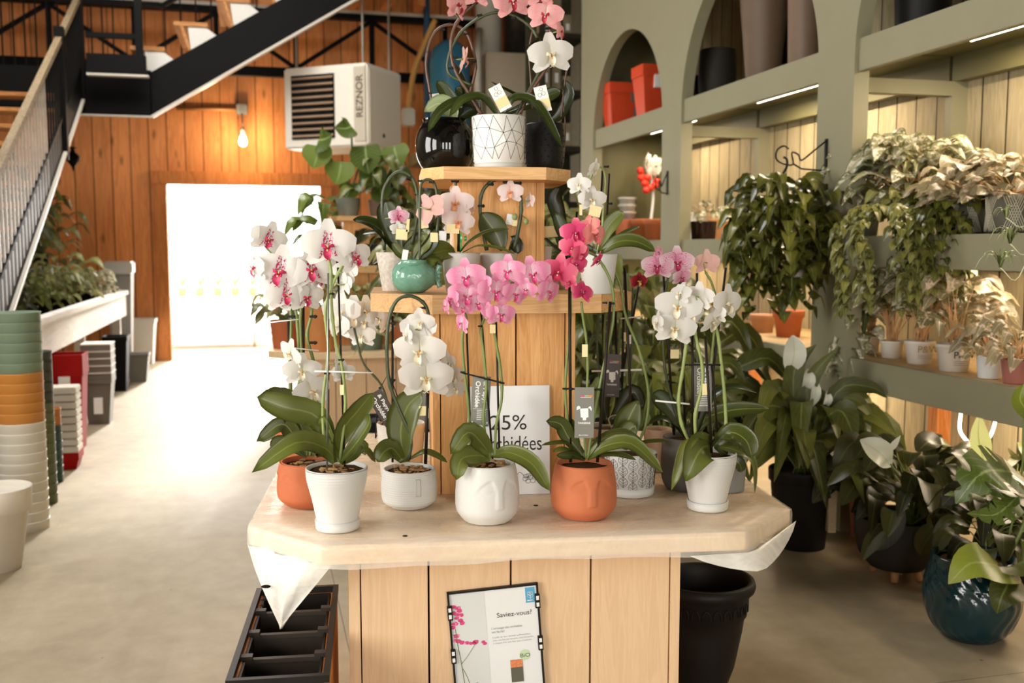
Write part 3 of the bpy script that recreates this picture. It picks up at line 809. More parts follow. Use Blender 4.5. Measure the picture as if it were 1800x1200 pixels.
def care_tag(pl, x, y, w, h, ang=0, dark=False, style='icon', dy=-0.02, tilt=0.0):
    """hanging plant label: card with its printing"""
    c = pl.at(x, y, dy); M = Matrix.Translation(c) @ Matrix.Rotation(math.radians(ang), 4, 'Y') @ Matrix.Rotation(tilt, 4, 'Z')
    W, H = pl.px(w), pl.px(h); m = M_TAGD if dark else M_TAGG
    card = MB().box(-W / 2, -0.0006, -H / 2, W / 2, 0.0006, H / 2, M=M).build('care_tag', m, pl.r)
    RX = Matrix.Rotation(PI / 2, 4, 'X')
    def put(mb, nm, mt): mb.build(nm, mt, card)
    e = -0.0013
    if style == 'icon':
        b = MB()
        b.cur = 0
        def q(x0, z0, x1, z1): b.box(x0 * W, e, z0 * H, x1 * W, -0.0005, z1 * H, M=M)
        # little white dress emblem
        def poly(pts_):
            vs = [M @ Vector((px_ * W, e, pz_ * H)) for px_, pz_ in pts_]; b.add(vs, [tuple(range(len(vs)))])
        poly([(-0.22, 0.08), (0.20, 0.09), (0.22, -0.09), (0.10, -0.10), (0.09, -0.15), (-0.08, -0.15), (-0.08, -0.10), (-0.18, -0.09)])
        poly([(-0.22, 0.08), (-0.40, 0.05), (-0.38, 0.12), (-0.28, 0.14), (-0.20, 0.11)]); poly([(0.20, 0.09), (0.24, 0.12), (0.33, 0.13), (0.38, 0.08), (0.36, 0.03), (0.30, 0.08)])
        for i, (a, b2) in enumerate(((-0.30, -0.02), (-0.02, 0.16), (0.16, 0.40))): pass
        put(b, 'dress_emblem', M_INKW)
        MB().box(-0.20 * W, e, 0.298 * H, 0.36 * W, -0.0005, 0.306 * H, M=M).build('printed_rule', M_INKW, card)
        for a, b2, cc in ((-0.20, 0.02, '#c84a78'), (0.02, 0.2, '#8fae7a'), (0.2, 0.42, '#e0803c')):
            MB().box(a * W, e, 0.318 * H, b2 * W, -0.0005, 0.348 * H, M=M).build('colour_bar', mat(cc, 0.5, var=0.0), card)
        t1 = text('lettering', 'TANGERINE', W * 0.15, M_INKW, card, M @ Matrix.Translation((-0.33 * W, e, -0.225 * H)) @ RX, 0.0001, sx=0.8, bold=0.0002)
        t2 = text('x', 'des orchidées', W * 0.11, M_INKW, card, M @ Matrix.Translation((-0.28 * W, e, -0.455 * H)) @ RX, 0.0001, sx=0.8)
        join_mesh(t1, [t2])
    else:
        R90 = Matrix.Rotation(-PI / 2, 4, 'Y')
        def vt(x0, z0, s_, sz, **k): return text('lettering', s_, sz, M_INKW, card, M @ Matrix.Translation((x0 * W, e, z0 * H)) @ Matrix.Rotation(PI / 2, 4, 'Y') @ RX, 0.0001, bold=0.0003, **k)
        t1 = vt(-0.30, 0.40, 'Orchidée', W * 0.36, sx=H * 0.55 / (W * 0.36 * 3.9)); t2 = vt(0.12, 0.40, '& Papyl', W * 0.3, sx=H * 0.5 / (W * 0.3 * 3.4))
        join_mesh(t1, [t2])
        b = MB()
        for k in range(6): b.box(-0.18 * W, e, (-0.20 - k * 0.038) * H, 0.3 * W, -0.0005, (-0.19 - k * 0.038) * H, M=M)
        b.box(-0.40 * W, e, -0.172 * H, 0.40 * W, -0.0005, -0.167 * H, M=M)
        for sx in (-0.40, 0.40): b.box((sx - 0.03) * W, e, -0.46 * H, (sx + 0.03) * W, -0.0005, -0.43 * H, M=M)
        put(b, 'print_lines', M_INKW)

SHAPES['orchid'] = lambda t: max(0.02, min(1.0, 0.30 + 0.7 * math.sin(min(1.0, t * 1.7) * PI / 2)) * (max(0, 1 - t ** 4.5)) ** 0.55)

# ---------------------------------------------------------------- lower tier, left to right
def rimH(p, y): return p.height_to(y)
# A2: terracotta pot at the very back left of the tier
p = Plant('potted_orchid', 'orchid in a smooth terracotta pot half hidden at the back left of the lower tier', 'potted orchid', 532, 846, 96, z=TZ)
H = rimH(p, 748); make_pot(p.r, 'taper', p.px(52), p.px(42), H, M_TERRA2)
for q in ([(530, 745), (500, 700), (472, 683)], [(530, 745), (545, 705), (520, 690)], [(540, 745), (560, 700), (572, 690)], [(525, 748), (490, 752), (455, 775)]): p.leaf(q, 26)
p.stem([(522, 745), (512, 700), (510, 640), (512, 560), (508, 530)], 5, nodes=4); p.stake(508, 560, 512, 745, 7)
p.stem([(515, 745), (522, 690), (530, 640), (528, 560), (533, 520)], 5, nodes=4); p.stake(533, 510, 534, 745, 5)

# A1: terracotta face pot with the spotted white spray
p = Plant('potted_orchid', 'orchid with spotted white flowers in the terracotta face pot behind the white ribbed pot', 'potted orchid', 542, 897, 96, z=TZ)
H = rimH(p, 808); make_pot(p.r, 'face', p.px(52), p.px(46), H, M_TERRA2, n=120, disp=face_disp(p.px(56), H, -PI / 2 - 0.9), sub=8)
p.bark(H - 0.018, p.px(42), 20, 2)
p.leaf([(545, 800), (528, 745, -.02), (505, 706, -.04), (452, 698, -.06)], 52, 'f'); p.leaf([(540, 800), (520, 770, -.02), (495, 745, -.04), (451, 776, -.06)], 32, 'f')
p.leaf([(548, 802), (556, 760), (560, 730), (556, 705)], 34, 'f'); p.leaf([(540, 802), (515, 784), (490, 776), (478, 790)], 26, 'f')
p.leaf([(555, 800), (600, 770), (622, 730), (640, 700)], 34, 'f', dy=0.03); p.leaf([(560, 802), (600, 795), (640, 790), (660, 812)], 22, 'u', dy=0.05)
p.stem([(545, 800), (556, 745), (556, 700), (552, 640), (540, 590), (548, 545), (535, 500), (505, 470), (478, 445), (455, 418)], 6, nodes=7)
p.stem([(540, 800), (532, 720), (527, 650), (522, 560), (515, 530), (500, 490), (475, 475)], 5.5, nodes=6)
p.stake(557, 720, 557, 800, 5); p.stake(577, 560, 577, 790, 4)
for x, y in ((551, 556), (551, 602), (557, 690), (512, 556)): p.clip(x, y, 13)
for a in ((472, 420, 52, 30, 10, 18), (450, 470, 50, -50, 5, 0), (493, 478, 78, -8, 0, 8), (548, 474, 66, 10, 0, -6), (520, 492, 50, 5, -5, 0), (505, 517, 58, 12, 8, 0), (538, 522, 52, 35, 5, 0), (488, 528, 44, -20, 15, 0), (560, 492, 36, 60, 0, 0), (452, 412, 32, 120, 0, 30)):
    p.flower(a[0], a[1], a[2] * 1.12, 'spot', a[3], a[4], -0.03 - 0.02 * (a[2] > 55), a[5])
for a in ((511, 622, 48, -40, 12, 20), (531, 652, 54, 14, 12, 0), (548, 688, 58, 40, 0, -12)):
    p.flower(a[0], a[1], a[2] * 1.1, 'white', a[3], a[4], -0.05, a[5])
p.price_tag(556, 726, 6, 14); p.tie(462, 568, 525, 561, 2.5, M_INKW); p.tie(500, 610, 560, 616, 2.5, M_INKW)

# B: white ribbed pot with saucer, front left
p = Plant('potted_orchid', 'orchid with long leaves in a white ribbed pot at the front left of the tier', 'potted orchid', 588, 938, 78, z=TZ)
H = rimH(p, 820); make_pot(p.r, 'flare', p.px(55), p.px(34), H - 0.006, M_WHITE, n=64, disp=ring_disp(21, H, 0.0007), sub=14, z0=0.006, soil_d=0.012)
saucer(p.r, p.px(40), p.px(17), M_WHITE); p.bark(H - 0.010, p.px(34), 30, 3)
p.leaf([(590, 812), (572, 788, -.02), (520, 778, -.08), (443, 830, -.12)], 44, (0, -1, 0.7)); p.leaf([(592, 812), (600, 760), (632, 718), (655, 690)], 46, 'r')
p.leaf([(597, 812), (625, 780, -.02), (648, 745, -.03), (650, 728, -.04)], 40, 'l', m=M_LEAF); p.leaf([(590, 810), (560, 735, -.01), (500, 715, -.05), (452, 697, -.06)], 50, 'f', dy=0.03)
p.leaf([(595, 812), (585, 775), (572, 745), (560, 735)], 34, 'l'); p.leaf([(600, 815), (620, 800, .03), (636, 780, .04), (642, 800, .05)], 24, 'f')
p.stem([(584, 812), (570, 770), (568, 700), (577, 620), (572, 545), (585, 500), (600, 470), (612, 448)], 5.5, M_STEM_L, nodes=7)
p.stem([(596, 812), (607, 720), (602, 650), (590, 600), (583, 540), (582, 480), (578, 455)], 5.5, M_STEM_L, nodes=7)
p.stake(577, 480, 575, 820, 3.6, M_STAKE_G, -0.012); p.stake(594, 470, 606, 820, 3.6)
for x, y in ((575, 656), (600, 632), (583, 516)): p.clip(x, y, 10)
p.tie(553, 652, 655, 655, 3, M_INKW); p.price_tag(601, 685, 7, 18)
p.flower(577, 432, 84, 'spot', 3, 6, -0.05, 0); p.flower(624, 452, 58, 'spot', 40, 0, -0.02, -15); p.flower(607, 478, 50, 'white', 150, 0, 0.0, 0); p.flower(606, 500, 44, 'white', 130, 0, -0.01, 0); p.flower(614, 440, 36, 'spot', -70, 0, 0)
p.flower(592, 640, 66, 'white', 95, 0, 0.05, 0); p.flower(604, 655, 40, 'white', 30, 0, 0.05, 0)

# J: whitewashed pot behind C
p = Plant('potted_orchid', 'white flowered orchid in a whitewashed pot at the back left against the pine column', 'potted orchid', 703, 842, 74, z=TZ)
H = rimH(p, 742); make_pot(p.r, 'taper', p.px(43), p.px(36), H, mat('#cfc8bc', 0.6, var=0.06, scale=25))
p.stem([(690, 742), (672, 680), (640, 640), (628, 600), (622, 560), (640, 548), (668, 562)], 4, M_STEM_DG, nodes=5)
for q in (((670, 740), (668, 680)), ((700, 740), (682, 660))): p.stake(*q[0][:2], *q[1], 5)
for a in ((600, 548, 62, -20), (622, 556, 62, 8), (643, 546, 46, 30), (640, 566, 42, 0), (636, 590, 42, -15), (664, 560, 34, 20), (678, 572, 30, 60), (594, 572, 50, -40)): p.flower(a[0], a[1], a[2] * 1.1, 'white', a[3], 5, 0.0)
MB().tube([p.at(664, 690), p.at(660, 770), p.at(672, 745), p.at(700, 700), p.at(683, 655), p.at(664, 690)], 0.0022, 6).build('wire_lantern', M_CLIP, p.r)

# C: white textured barrel pot
p = Plant('potted_orchid', 'arching white orchid in a white brushed barrel pot with a small raised rectangle', 'potted orchid', 717, 897, 74, z=TZ)
H = rimH(p, 822); make_pot(p.r, 'barrel', p.px(46.5), p.px(38), H, M_WHITE_R, n=64, disp=ring_disp(17, H, 0.0009), sub=12, soil_d=0.012)
p.bark(H - 0.008, p.px(40), 34, 4)
c = Vector((math.cos(-PI / 2 + 0.42), math.sin(-PI / 2 + 0.42), 0)) * p.px(50.5)
Mx = Matrix.Translation(c + Vector((0, 0, H * 0.62))) @ Matrix.Rotation(0.42, 4, 'Z')
b = MB(); a_, h_ = p.px(4.5), p.px(15)
for x0, z0, x1, z1 in ((-a_, -h_, -a_ + 0.001, h_), (a_ - 0.001, -h_, a_, h_), (-a_, h_ - 0.001, a_, h_), (-a_, -h_, a_, -h_ + 0.001)): b.box(x0, -0.0022, z0, x1, 0.004, z1, M=Mx)
b.build('raised_rectangle', mat('#b9b5aa', 0.6), p.r)
p.leaf([(712, 812), (704, 760), (716, 715), (742, 690)], 58, 'f'); p.leaf([(708, 810), (690, 788, -.03), (674, 795, -.06), (664, 812, -.07)], 38, 'f'); p.leaf([(718, 808), (745, 795), (765, 800), (786, 812)], 22, 'u')
p.stem([(718, 808), (722, 770), (700, 715), (684, 670), (680, 610), (684, 560), (698, 528), (720, 520), (742, 530), (752, 548), (752, 575), (745, 600), (746, 650)], 6.5, M_STEM_DG, nodes=9)
p.stake(690, 555, 690, 812, 4, M_STAKE); p.stake(752, 685, 748, 815, 6, M_STAKE, -0.01)
for x, y in ((691, 568), (743, 541), (757, 575), (690, 668)): p.clip(x, y, 10)
for a in ((738, 618, 78, -12, 8, 0), (749, 664, 78, 6, 8, 0), (735, 578, 54, 170, 0, 0), (716, 590, 34, -60, 0, 0), (740, 566, 44, -20, 20, 0)): p.flower(a[0], a[1], a[2] * 1.08, 'white', a[3], a[4], -0.04, a[5])
for a in ((788, 640, 40, 60), (795, 662, 44, 40), (800, 683, 34, 20)): p.flower(a[0], a[1], a[2] * 1.1, 'white', a[3], 0, 0.06, ped=False)
p.stem([(746, 600, .03), (770, 605, .05), (788, 640, .06), (798, 680, .06)], 2.5, M_STEM_DG)
p.price_tag(743, 722, 13, 17); p.price_tag(751, 726, 5, 18)
care_tag(p, 677, 722, 30, 78, -32, dark=True, style='text', dy=0.02)

# D: white face pot, front centre
p = Plant('potted_orchid', 'pink orchid in a round white face pot at the front centre of the tier', 'potted orchid', 856, 925, 92, z=TZ)
H = rimH(p, 812); make_pot(p.r, 'face', p.px(50), p.px(44), H, M_WHITE_R, n=128, disp=face_disp(p.px(57), H, -PI / 2 + 0.42, 0.003), sub=9)
p.bark(H - 0.012, p.px(42), 26, 5)
p.leaf([(864, 803), (846, 778, -.02), (822, 760, -.05), (792, 798, -.07)], 40, (0, -1, 0.5)); p.leaf([(862, 805), (838, 800, -.03), (810, 808, -.07), (803, 843, -.09)], 40, 'f')
p.leaf([(868, 800), (895, 795, -.03), (935, 815, -.06), (966, 862, -.08)], 36, (0.2, -1, 0.7)); p.leaf([(866, 803), (885, 798), (905, 800), (915, 806)], 16, 'u')
p.stem([(828, 808), (826, 760), (822, 700), (815, 640), (813, 590), (820, 560), (808, 535)], 5.2, nodes=6, dy=0.02)
p.stem([(862, 805), (850, 740), (855, 680), (850, 620), (846, 575), (860, 540), (850, 515), (835, 500)], 5.2, nodes=7)
p.stem([(870, 803), (872, 750), (882, 700), (880, 650), (872, 600), (868, 565), (885, 520), (905, 495), (935, 490), (960, 505)], 5.2, nodes=8)
p.stake(820, 575, 829, 805, 3.6, dy=0.026); p.stake(845, 540, 866, 806, 3.6); p.stake(872, 560, 878, 804, 3.8)
p.tie(812, 655, 884, 673, 3.2); [p.clip(x, y, 8, -0.006) for x, y in ((813, 654), (855, 666), (873, 670), (883, 673), (844, 573))]
care_tag(p, 845, 704, 33, 88, 3, style='text', dy=0.012)
for a in ((820, 487, 56, -8, 5), (822, 520, 56, 6, 8), (870, 512, 54, 25, 5), (848, 497, 34, -40, 0), (893, 477, 50, -10, 0), (936, 482, 54, 8, 0), (905, 516, 44, 35, 15), (963, 512, 46, 50, 10), (796, 525, 36, -60, 0), (784, 538, 30, -70, 0), (814, 540, 32, 0, 20), (840, 532, 40, 10, 15), (880, 552, 44, 20, 10), (812, 568, 36, -60, 0), (861, 548, 30, -30, 15), (925, 508, 34, -20, 20)):
    p.flower(a[0], a[1], a[2] * 1.1, 'pink', a[3], a[4], -0.03, (a[0] * 7) % 24 - 12)
p.price_tag(866, 578, 10, 15)

# E: terracotta face pot, front right
p = Plant('potted_orchid', 'coral pink orchid in a bright terracotta face pot at the front of the lower tier', 'potted orchid', 1028, 917, 88, z=TZ)
H = rimH(p, 812); make_pot(p.r, 'face', p.px(51), p.px(45), H, M_TERRA, n=128, disp=face_disp(p.px(54), H, -PI / 2 + 0.2, 0.0035), sub=9)
p.leaf([(1030, 806), (1000, 770, -.01), (985, 745, -.02), (960, 740, -.04)], 30, 'f'); p.leaf([(1028, 806), (1000, 780, -.02), (985, 778, -.05), (952, 782, -.08)], 18, 'u')
p.leaf([(1026, 808), (1008, 795, -.02), (990, 790, -.04), (972, 793, -.05)], 20, 'u'); p.leaf([(1028, 808), (1010, 800, -.02), (995, 800, -.04), (978, 800, -.05)], 16, 'f', m=M_LEAF_D)
p.leaf([(1032, 806), (1060, 785, -.02), (1110, 780, -.05), (1165, 830, -.08)], 34, (0.1, -1, 1.0)); p.leaf([(1034, 806), (1062, 800, -.02), (1090, 800, -.04), (1118, 808, -.06)], 20, 'u')
p.leaf([(1032, 806), (1058, 770), (1100, 760), (1136, 785)], 24, 'u'); p.leaf([(1025, 808), (1015, 770), (1008, 745), (1000, 735)], 16, 'l')
p.stem([(1024, 808), (1005, 770), (994, 700), (996, 640), (1003, 560), (1002, 480), (1008, 440)], 5, nodes=7)
p.stem([(1033, 806), (1040, 760), (1052, 690), (1062, 640), (1078, 560), (1075, 500), (1052, 455), (1030, 440), (1018, 430)], 5, M_STEM, nodes=8)
p.stem([(1030, 806), (1028, 760), (1033, 660), (1031, 600), (1025, 560), (1022, 530)], 4.5, nodes=5)
p.stake(1001, 460, 1003, 812, 5.5, M_STAKE, -0.006); p.stake(1073, 530, 1050, 812, 5.5, M_STAKE, -0.008)
p.tie(993, 683, 1058, 685, 3); [p.clip(x, y, 9, -0.006) for x, y in ((993, 683), (1003, 683), (1052, 684), (1003, 504), (1076, 533), (1063, 532))]
care_tag(p, 1027, 725, 34, 90, 0, style='icon', dy=-0.03)
for a, k in (((1012, 410, 44, -5, 0), 'hot'), ((1044, 412, 42, 40, 0), 'salmon'), ((1034, 398, 36, -30, -20), 'salmon'), ((1006, 436, 40, -20, 5), 'coral'), ((1020, 446, 38, 50, 10), 'coral'), ((982, 478, 52, -12, 5), 'coral'), ((1012, 465, 34, 20, 10), 'hot'), ((1023, 513, 36, 25, -20), 'hot'), ((1050, 457, 28, 60, 30), 'hot'), ((1000, 495, 26, -40, 10), 'coral')):
    p.flower(a[0], a[1], a[2] * 1.12, k, a[3], a[4], -0.04, (a[0] * 5) % 40 - 20)
p.price_tag(1028, 616, 10, 22)

# K: cream bag-shaped pot behind
p = Plant('potted_orchid', 'orchid in a pale cream pot with rope handle at the back right of the column', 'potted orchid', 1066, 822, 62, z=TZ)
H = rimH(p, 748); make_pot(p.r, 'taper', p.px(40), p.px(33), H, mat('#d8cfc2', 0.75, var=0.02))
b = MB(); b.tube(spline([p.at(1075, 752, -.06), p.at(1070, 735, -.06), p.at(1085, 730, -.06), p.at(1097, 748, -.06), p.at(1080, 742, -.06)], 14), 0.0024, 6); b.build('rope_handle', mat('#bfb49c', 0.8), p.r)
for q, w_ in (([(1068, 745), (1062, 700), (1078, 668), (1092, 690)], 26), ([(1072, 745), (1100, 700), (1116, 690), (1130, 720)], 30)): p.leaf(q, w_, 'f', m=M_LEAF_D)
for i, (x0, x1, y1) in enumerate(((1058, 1052, 545), (1066, 1064, 548), (1082, 1076, 530), (1090, 1104, 480), (1096, 1112, 500), (1074, 1090, 560))):
    p.stem([(x0, 745), ((x0 + x1) / 2 + 3, 690), (x1 - 2, 620), (x1, y1)], 4, [M_STEM_DG, M_STEM][i % 2], nodes=6, dy=0.01 * i)
for x0, x1, y1 in ((1062, 1060, 552), (1086, 1082, 540), (1092, 1098, 470), (1078, 1125, 490)): p.stake(x1, y1, x0, 745, 4.5, dy=0.02)
care_tag(p, 1076, 660, 27, 76, 2, dark=True, style='icon', dy=-0.03)
p.tie(1040, 652, 1128, 650, 4, M_INKW); p.tie(1090, 560, 1128, 556, 2.5, M_INKW)
p.flower(1123, 494, 30, 'red', 20, 10); p.price_tag(1105, 596, 9, 16, m=M_PAPER); p.price_tag(1099, 592, 5, 16)

# G: leaf patterned pot
p = Plant('potted_orchid', 'orchid with one upright round leaf in a white pot with a black leaf pattern', 'potted orchid', 1110, 876, 84, z=TZ)
H = rimH(p, 792); R0 = p.px(47.5); R1 = p.px(42)
b = MB(); out = [(R1, 0.012), (R0, H - 0.002), (R0 - 0.002, H), (R0 - 0.006, H - 0.001), (R0 - 0.008, H - 0.02)]
b.lathe(out, 56); b.cur = 1
def on_cyl(a, z): r = R1 + (R0 - R1) * (z - 0.012) / (H - 0.014) + 0.0003; return Vector((r * math.cos(a), r * math.sin(a), z))
NC = 16; rows = 3; rh = (H - 0.03) / rows
for i in range(NC):
    a0 = i * 2 * PI / NC; da = PI / NC
    for k in range(rows):
        z0 = 0.016 + (k + 0.5 * (i % 2)) * rh
        for sgn in (-1, 1):
            lp = [on_cyl(a0 + sgn * da * math.sin(PI * u / 8) ** 0.8 * 0.92, min(H - 0.004, z0 + rh * u / 8)) for u in range(9)]
            b.tube(lp, 0.00055, 4)
            for u in (2, 4, 6):
                b.tube([on_cyl(a0, min(H - 0.004, z0 + rh * (u - 1) / 8)), on_cyl(a0 + sgn * da * 0.75 * math.sin(PI * u / 8), min(H - 0.004, z0 + rh * (u + 0.8) / 8))], 0.0005, 4)
        b.tube([on_cyl(a0, z0), on_cyl(a0, min(H - 0.004, z0 + rh))], 0.0007, 4)
b.build('pot', [M_WHITE, mat('#1c1a18', 0.5, var=0.0)], p.r)
saucer(p.r, p.px(44), p.px(15), M_WHITE)
MB().lathe([(R0 - 0.008, H - 0.016), (R0 * 0.5, H - 0.012), (0.0001, H - 0.010)], 20).build('soil', M_SOIL, p.r)
p.leaf([(1108, 785), (1100, 755), (1108, 730), (1122, 704)], 48, 'f', shape='oval'); p.leaf([(1106, 788), (1100, 775), (1106, 755), (1118, 748)], 38, 'f', dy=-0.03); p.leaf([(1112, 788), (1130, 778), (1160, 775), (1176, 778)], 14, 'u')
p.leaf([(1106, 788), (1085, 775), (1068, 768), (1040, 775)], 20, 'u')
p.stem([(1118, 788), (1135, 745), (1140, 690), (1125, 620), (1100, 555), (1090, 500), (1070, 460), (1050, 445)], 5, nodes=8); p.stake(1098, 470, 1112, 788, 5)

# H: grey pots behind the right ribbed pot
p = Plant('potted_orchid', 'striped pink orchid in a dark grey stone-look pot behind the white ribbed pot', 'potted orchid', 1213, 866, 84, z=TZ)
H = rimH(p, 766); make_pot(p.r, 'barrel', p.px(45), p.px(40), H, M_GREYPOT, n=48, sub=5, thick=0.008)
for q, w_, f_ in (([(1215, 765), (1240, 735), (1290, 720), (1352, 718)], 34, (0, -1, 0.6)), ([(1205, 765), (1180, 720), (1160, 700), (1148, 690)], 36, 'f'), ([(1210, 765), (1185, 745), (1160, 735), (1140, 745)], 22, 'u'), ([(1220, 765), (1250, 700), (1290, 680), (1330, 690)], 26, 'u')): p.leaf(q, w_, f_, m=M_LEAF if w_ == 34 else M_LEAF_D)
p.stem([(1200, 762), (1180, 700), (1168, 640), (1165, 560), (1172, 500), (1178, 475)], 4.5, M_STEM_DG, nodes=6)
p.stem([(1222, 762), (1228, 700), (1225, 620), (1215, 570), (1205, 520), (1195, 490)], 4.5, M_STEM_DG, nodes=6)
p.stem([(1232, 762), (1246, 690), (1252, 620), (1258, 540), (1252, 500), (1240, 478)], 4.5, M_STEM, nodes=6)
for x0, y0, x1 in ((1166, 480, 1185), (1225, 480, 1228), (1276, 470, 1240), (1195, 480, 1205)): p.stake(x0, y0, x1, 764, 4.5)
for a in ((1156, 468, 46, -12, 0, 'striped'), (1190, 462, 50, 6, 0, 'striped'), (1243, 462, 40, 140, 0, 'dusty'), (1198, 487, 32, 30, 20, 'striped'), (1157, 443, 18, 40, 0, 'pink')): p.flower(a[0], a[1], a[2] * 1.1, a[5], a[3], a[4], -0.02)
p.price_tag(1186, 622, 15, 16)
p = Plant('flower_pot', 'plain dark grey square-shouldered pot at the right edge behind the white ribbed pot', 'flower pot', 1287, 866, 52, z=TZ)
make_pot(p.r, 'taper', p.px(30), p.px(26), rimH(p, 800), mat('#7d7a74', 0.7))
p = Plant('paper_bag', 'brown paper wrapped pot between the leaf patterned pot and the grey pot', 'wrapped pot', 1158, 830, 44, z=TZ)
make_pot(p.r, 'taper', p.px(26), p.px(20), rimH(p, 752), mat('#b89a7c', 0.85), n=9)

# I: white ribbed pot with saucer, right
p = Plant('potted_orchid', 'white orchid on pale green stems in a ribbed pot, right side of tier', 'potted orchid', 1249, 902, 74, z=TZ)
H = rimH(p, 794); make_pot(p.r, 'flare', p.px(50), p.px(30), H - 0.006, M_WHITE, n=64, disp=ring_disp(20, H, 0.0007), sub=14, z0=0.006)
saucer(p.r, p.px(37), p.px(15), M_WHITE)
p.leaf([(1250, 782), (1228, 772, -.03), (1205, 780, -.07), (1180, 862, -.09)], 34, 'l'); p.leaf([(1250, 784), (1238, 785, -.05), (1225, 800, -.09), (1205, 845, -.11)], 58, 'f', shape='oval')
p.leaf([(1255, 782), (1285, 760, -.02), (1312, 775, -.05), (1322, 805, -.06)], 44, (0.3, -1, 0.6)); p.leaf([(1260, 784), (1290, 790, .0), (1322, 810, -.01), (1327, 866, -.01)], 26, 'r')
p.leaf([(1252, 784), (1268, 770, -.04), (1290, 775, -.05), (1300, 790, -.06)], 26, 'u'); p.leaf([(1256, 784), (1280, 800, .04), (1300, 815, .04), (1303, 830, .05)], 24, 'f')
p.stem([(1215, 782), (1198, 745), (1193, 700), (1200, 650), (1206, 600), (1200, 575)], 6, M_STEM_L, nodes=6, dy=-.01)
p.stem([(1224, 782), (1222, 730), (1234, 680), (1234, 640), (1225, 600), (1222, 575), (1235, 550)], 6, M_STEM_L, nodes=7, dy=-.02)
p.stem([(1277, 760), (1274, 700), (1268, 640), (1262, 590), (1255, 560), (1262, 535)], 6, M_STEM_L, nodes=6)
p.stake(1240, 590, 1251, 796, 5, M_STAKE, -.03); p.stake(1252, 640, 1262, 770, 4.5); p.stake(1217, 560, 1218, 780, 4.5); p.stake(1222, 512, 1226, 600, 4.5)
p.tie(1200, 641, 1266, 641, 3); [p.clip(x, y, 8) for x, y in ((1202, 641), (1214, 641), (1262, 641))]
p.tie(1152, 704, 1212, 710, 3.5, M_INKW)
care_tag(p, 1235, 680, 33, 87, 0, style='text', dy=0.012)
for a in ((1192, 540, 66, -14, 0), (1186, 577, 60, -6, 8), (1228, 522, 46, 150, 0), (1196, 517, 38, -50, -20), (1278, 534, 58, 38, 5), (1252, 566, 48, 50, 20), (1156, 567, 34, -70, 0), (1262, 552, 34, -60, 0), (1215, 553, 40, 20, 5)):
    p.flower(a[0], a[1], a[2] * 1.1, 'white', a[3], a[4], -0.04, (a[0] * 3) % 20 - 10)
p.price_tag(1239, 684, 9, 20, -0.03)

# the printed discount card leaning on the column
SXY = MY - 0.0285
def on_card(px, py): return s_plane(px, py, SXY)
xa, _ = on_card(822, 780); xb, _ = on_card(967, 780); zt = on_card(895, 679)[1]
card = root('discount_sign', SW((xa + xb) / 2, SXY, TZ + 0.002), 'white printed discount card for orchids leaning on the pine column', 'sign', rotz=S_YAW)
W = xb - xa; Hh = zt - TZ - 0.002
LEAN = Matrix.Rotation(-0.055, 4, 'X')
MB().box(-W / 2, -0.001, 0, W / 2, 0.001, Hh, M=LEAN).build('card', mat('#e9e8e6', 0.18, var=0.005), card)
RX = Matrix.Rotation(PI / 2, 4, 'X')
def cardtext(s_, cx_px, base_px, wpx, hpx, **k):
    x, z = on_card(cx_px, base_px); o = text('lettering', s_, 1.0, M_INK, card, Matrix.Identity(4), 0.0, **k)
    xs_ = [v.co.x for v in o.data.vertices]; ys_ = [v.co.y for v in o.data.vertices]
    w_ = wpx * 3.1 / F; sc = w_ / (max(xs_) - min(xs_)); h_ = hpx * 3.1 / F; sy = h_ / max(ys_)
    M = LEAN @ Matrix.Translation((x - (xa + xb) / 2 - w_ / 2, -0.0016, z - TZ)) @ RX @ Matrix.Diagonal((sc, sy, 1, 1)) @ Matrix.Translation((-min(xs_), 0, 0))
    o.data.transform(M); return o
t1 = cardtext('-25%', 888, 757, 78, 26); t2 = cardtext('Orchidées', 896, 793, 116, 26); join_mesh(t1, [t2])
b = MB(); oz = on_card(930, 840); cx_, cz_ = oz[0] - (xa + xb) / 2, oz[1] - TZ
for k in range(7):
    a = k * 0.9; r0 = 0.008
    c0_ = Vector((cx_ + 0.016 * math.cos(a) * (0.3 + k / 7), -0.0022, cz_ + 0.012 * math.sin(a) * (0.3 + k / 7)))
    b.tube([c0_ + Vector((r0 * math.cos(u / 9 * 2 * PI), 0, r0 * 0.8 * math.sin(u / 9 * 2 * PI))) for u in range(10)], 0.0005, 4)
b.tube(spline([Vector((cx_ - 0.07, -0.0022, cz_ - 0.006)), Vector((cx_ - 0.045, -0.0022, cz_ - 0.002)), Vector((cx_ - 0.03, -0.0022, cz_ + 0.018)), Vector((cx_ - 0.01, -0.0022, cz_)), Vector((cx_ + 0.0, -0.0022, cz_ + 0.01))], 16), 0.0006, 4)
b.v = [tuple(LEAN @ Vector(v)) for v in b.v]
b.build('orchid_line_drawing', M_INK, card)

# small bits lying on the sheet
for i, (x, y) in enumerate(((942, 892), (712, 946), (700, 893))):
    w = PZ(x, y, TZ); o = MB().ball((0, 0, 0), 0.006, 6, (1.3, 0.7, 0.4)).build('bark_crumb', M_CLIP, None, loc=(w.x, w.y, TZ + 0.007))
    tag(o, ['dark crumb of bark on the sheet between the white and terracotta face pots', 'dark crumb of bark near the front edge of the sheet', 'dark crumb of bark beside the brushed white pot'][i], 'crumb')

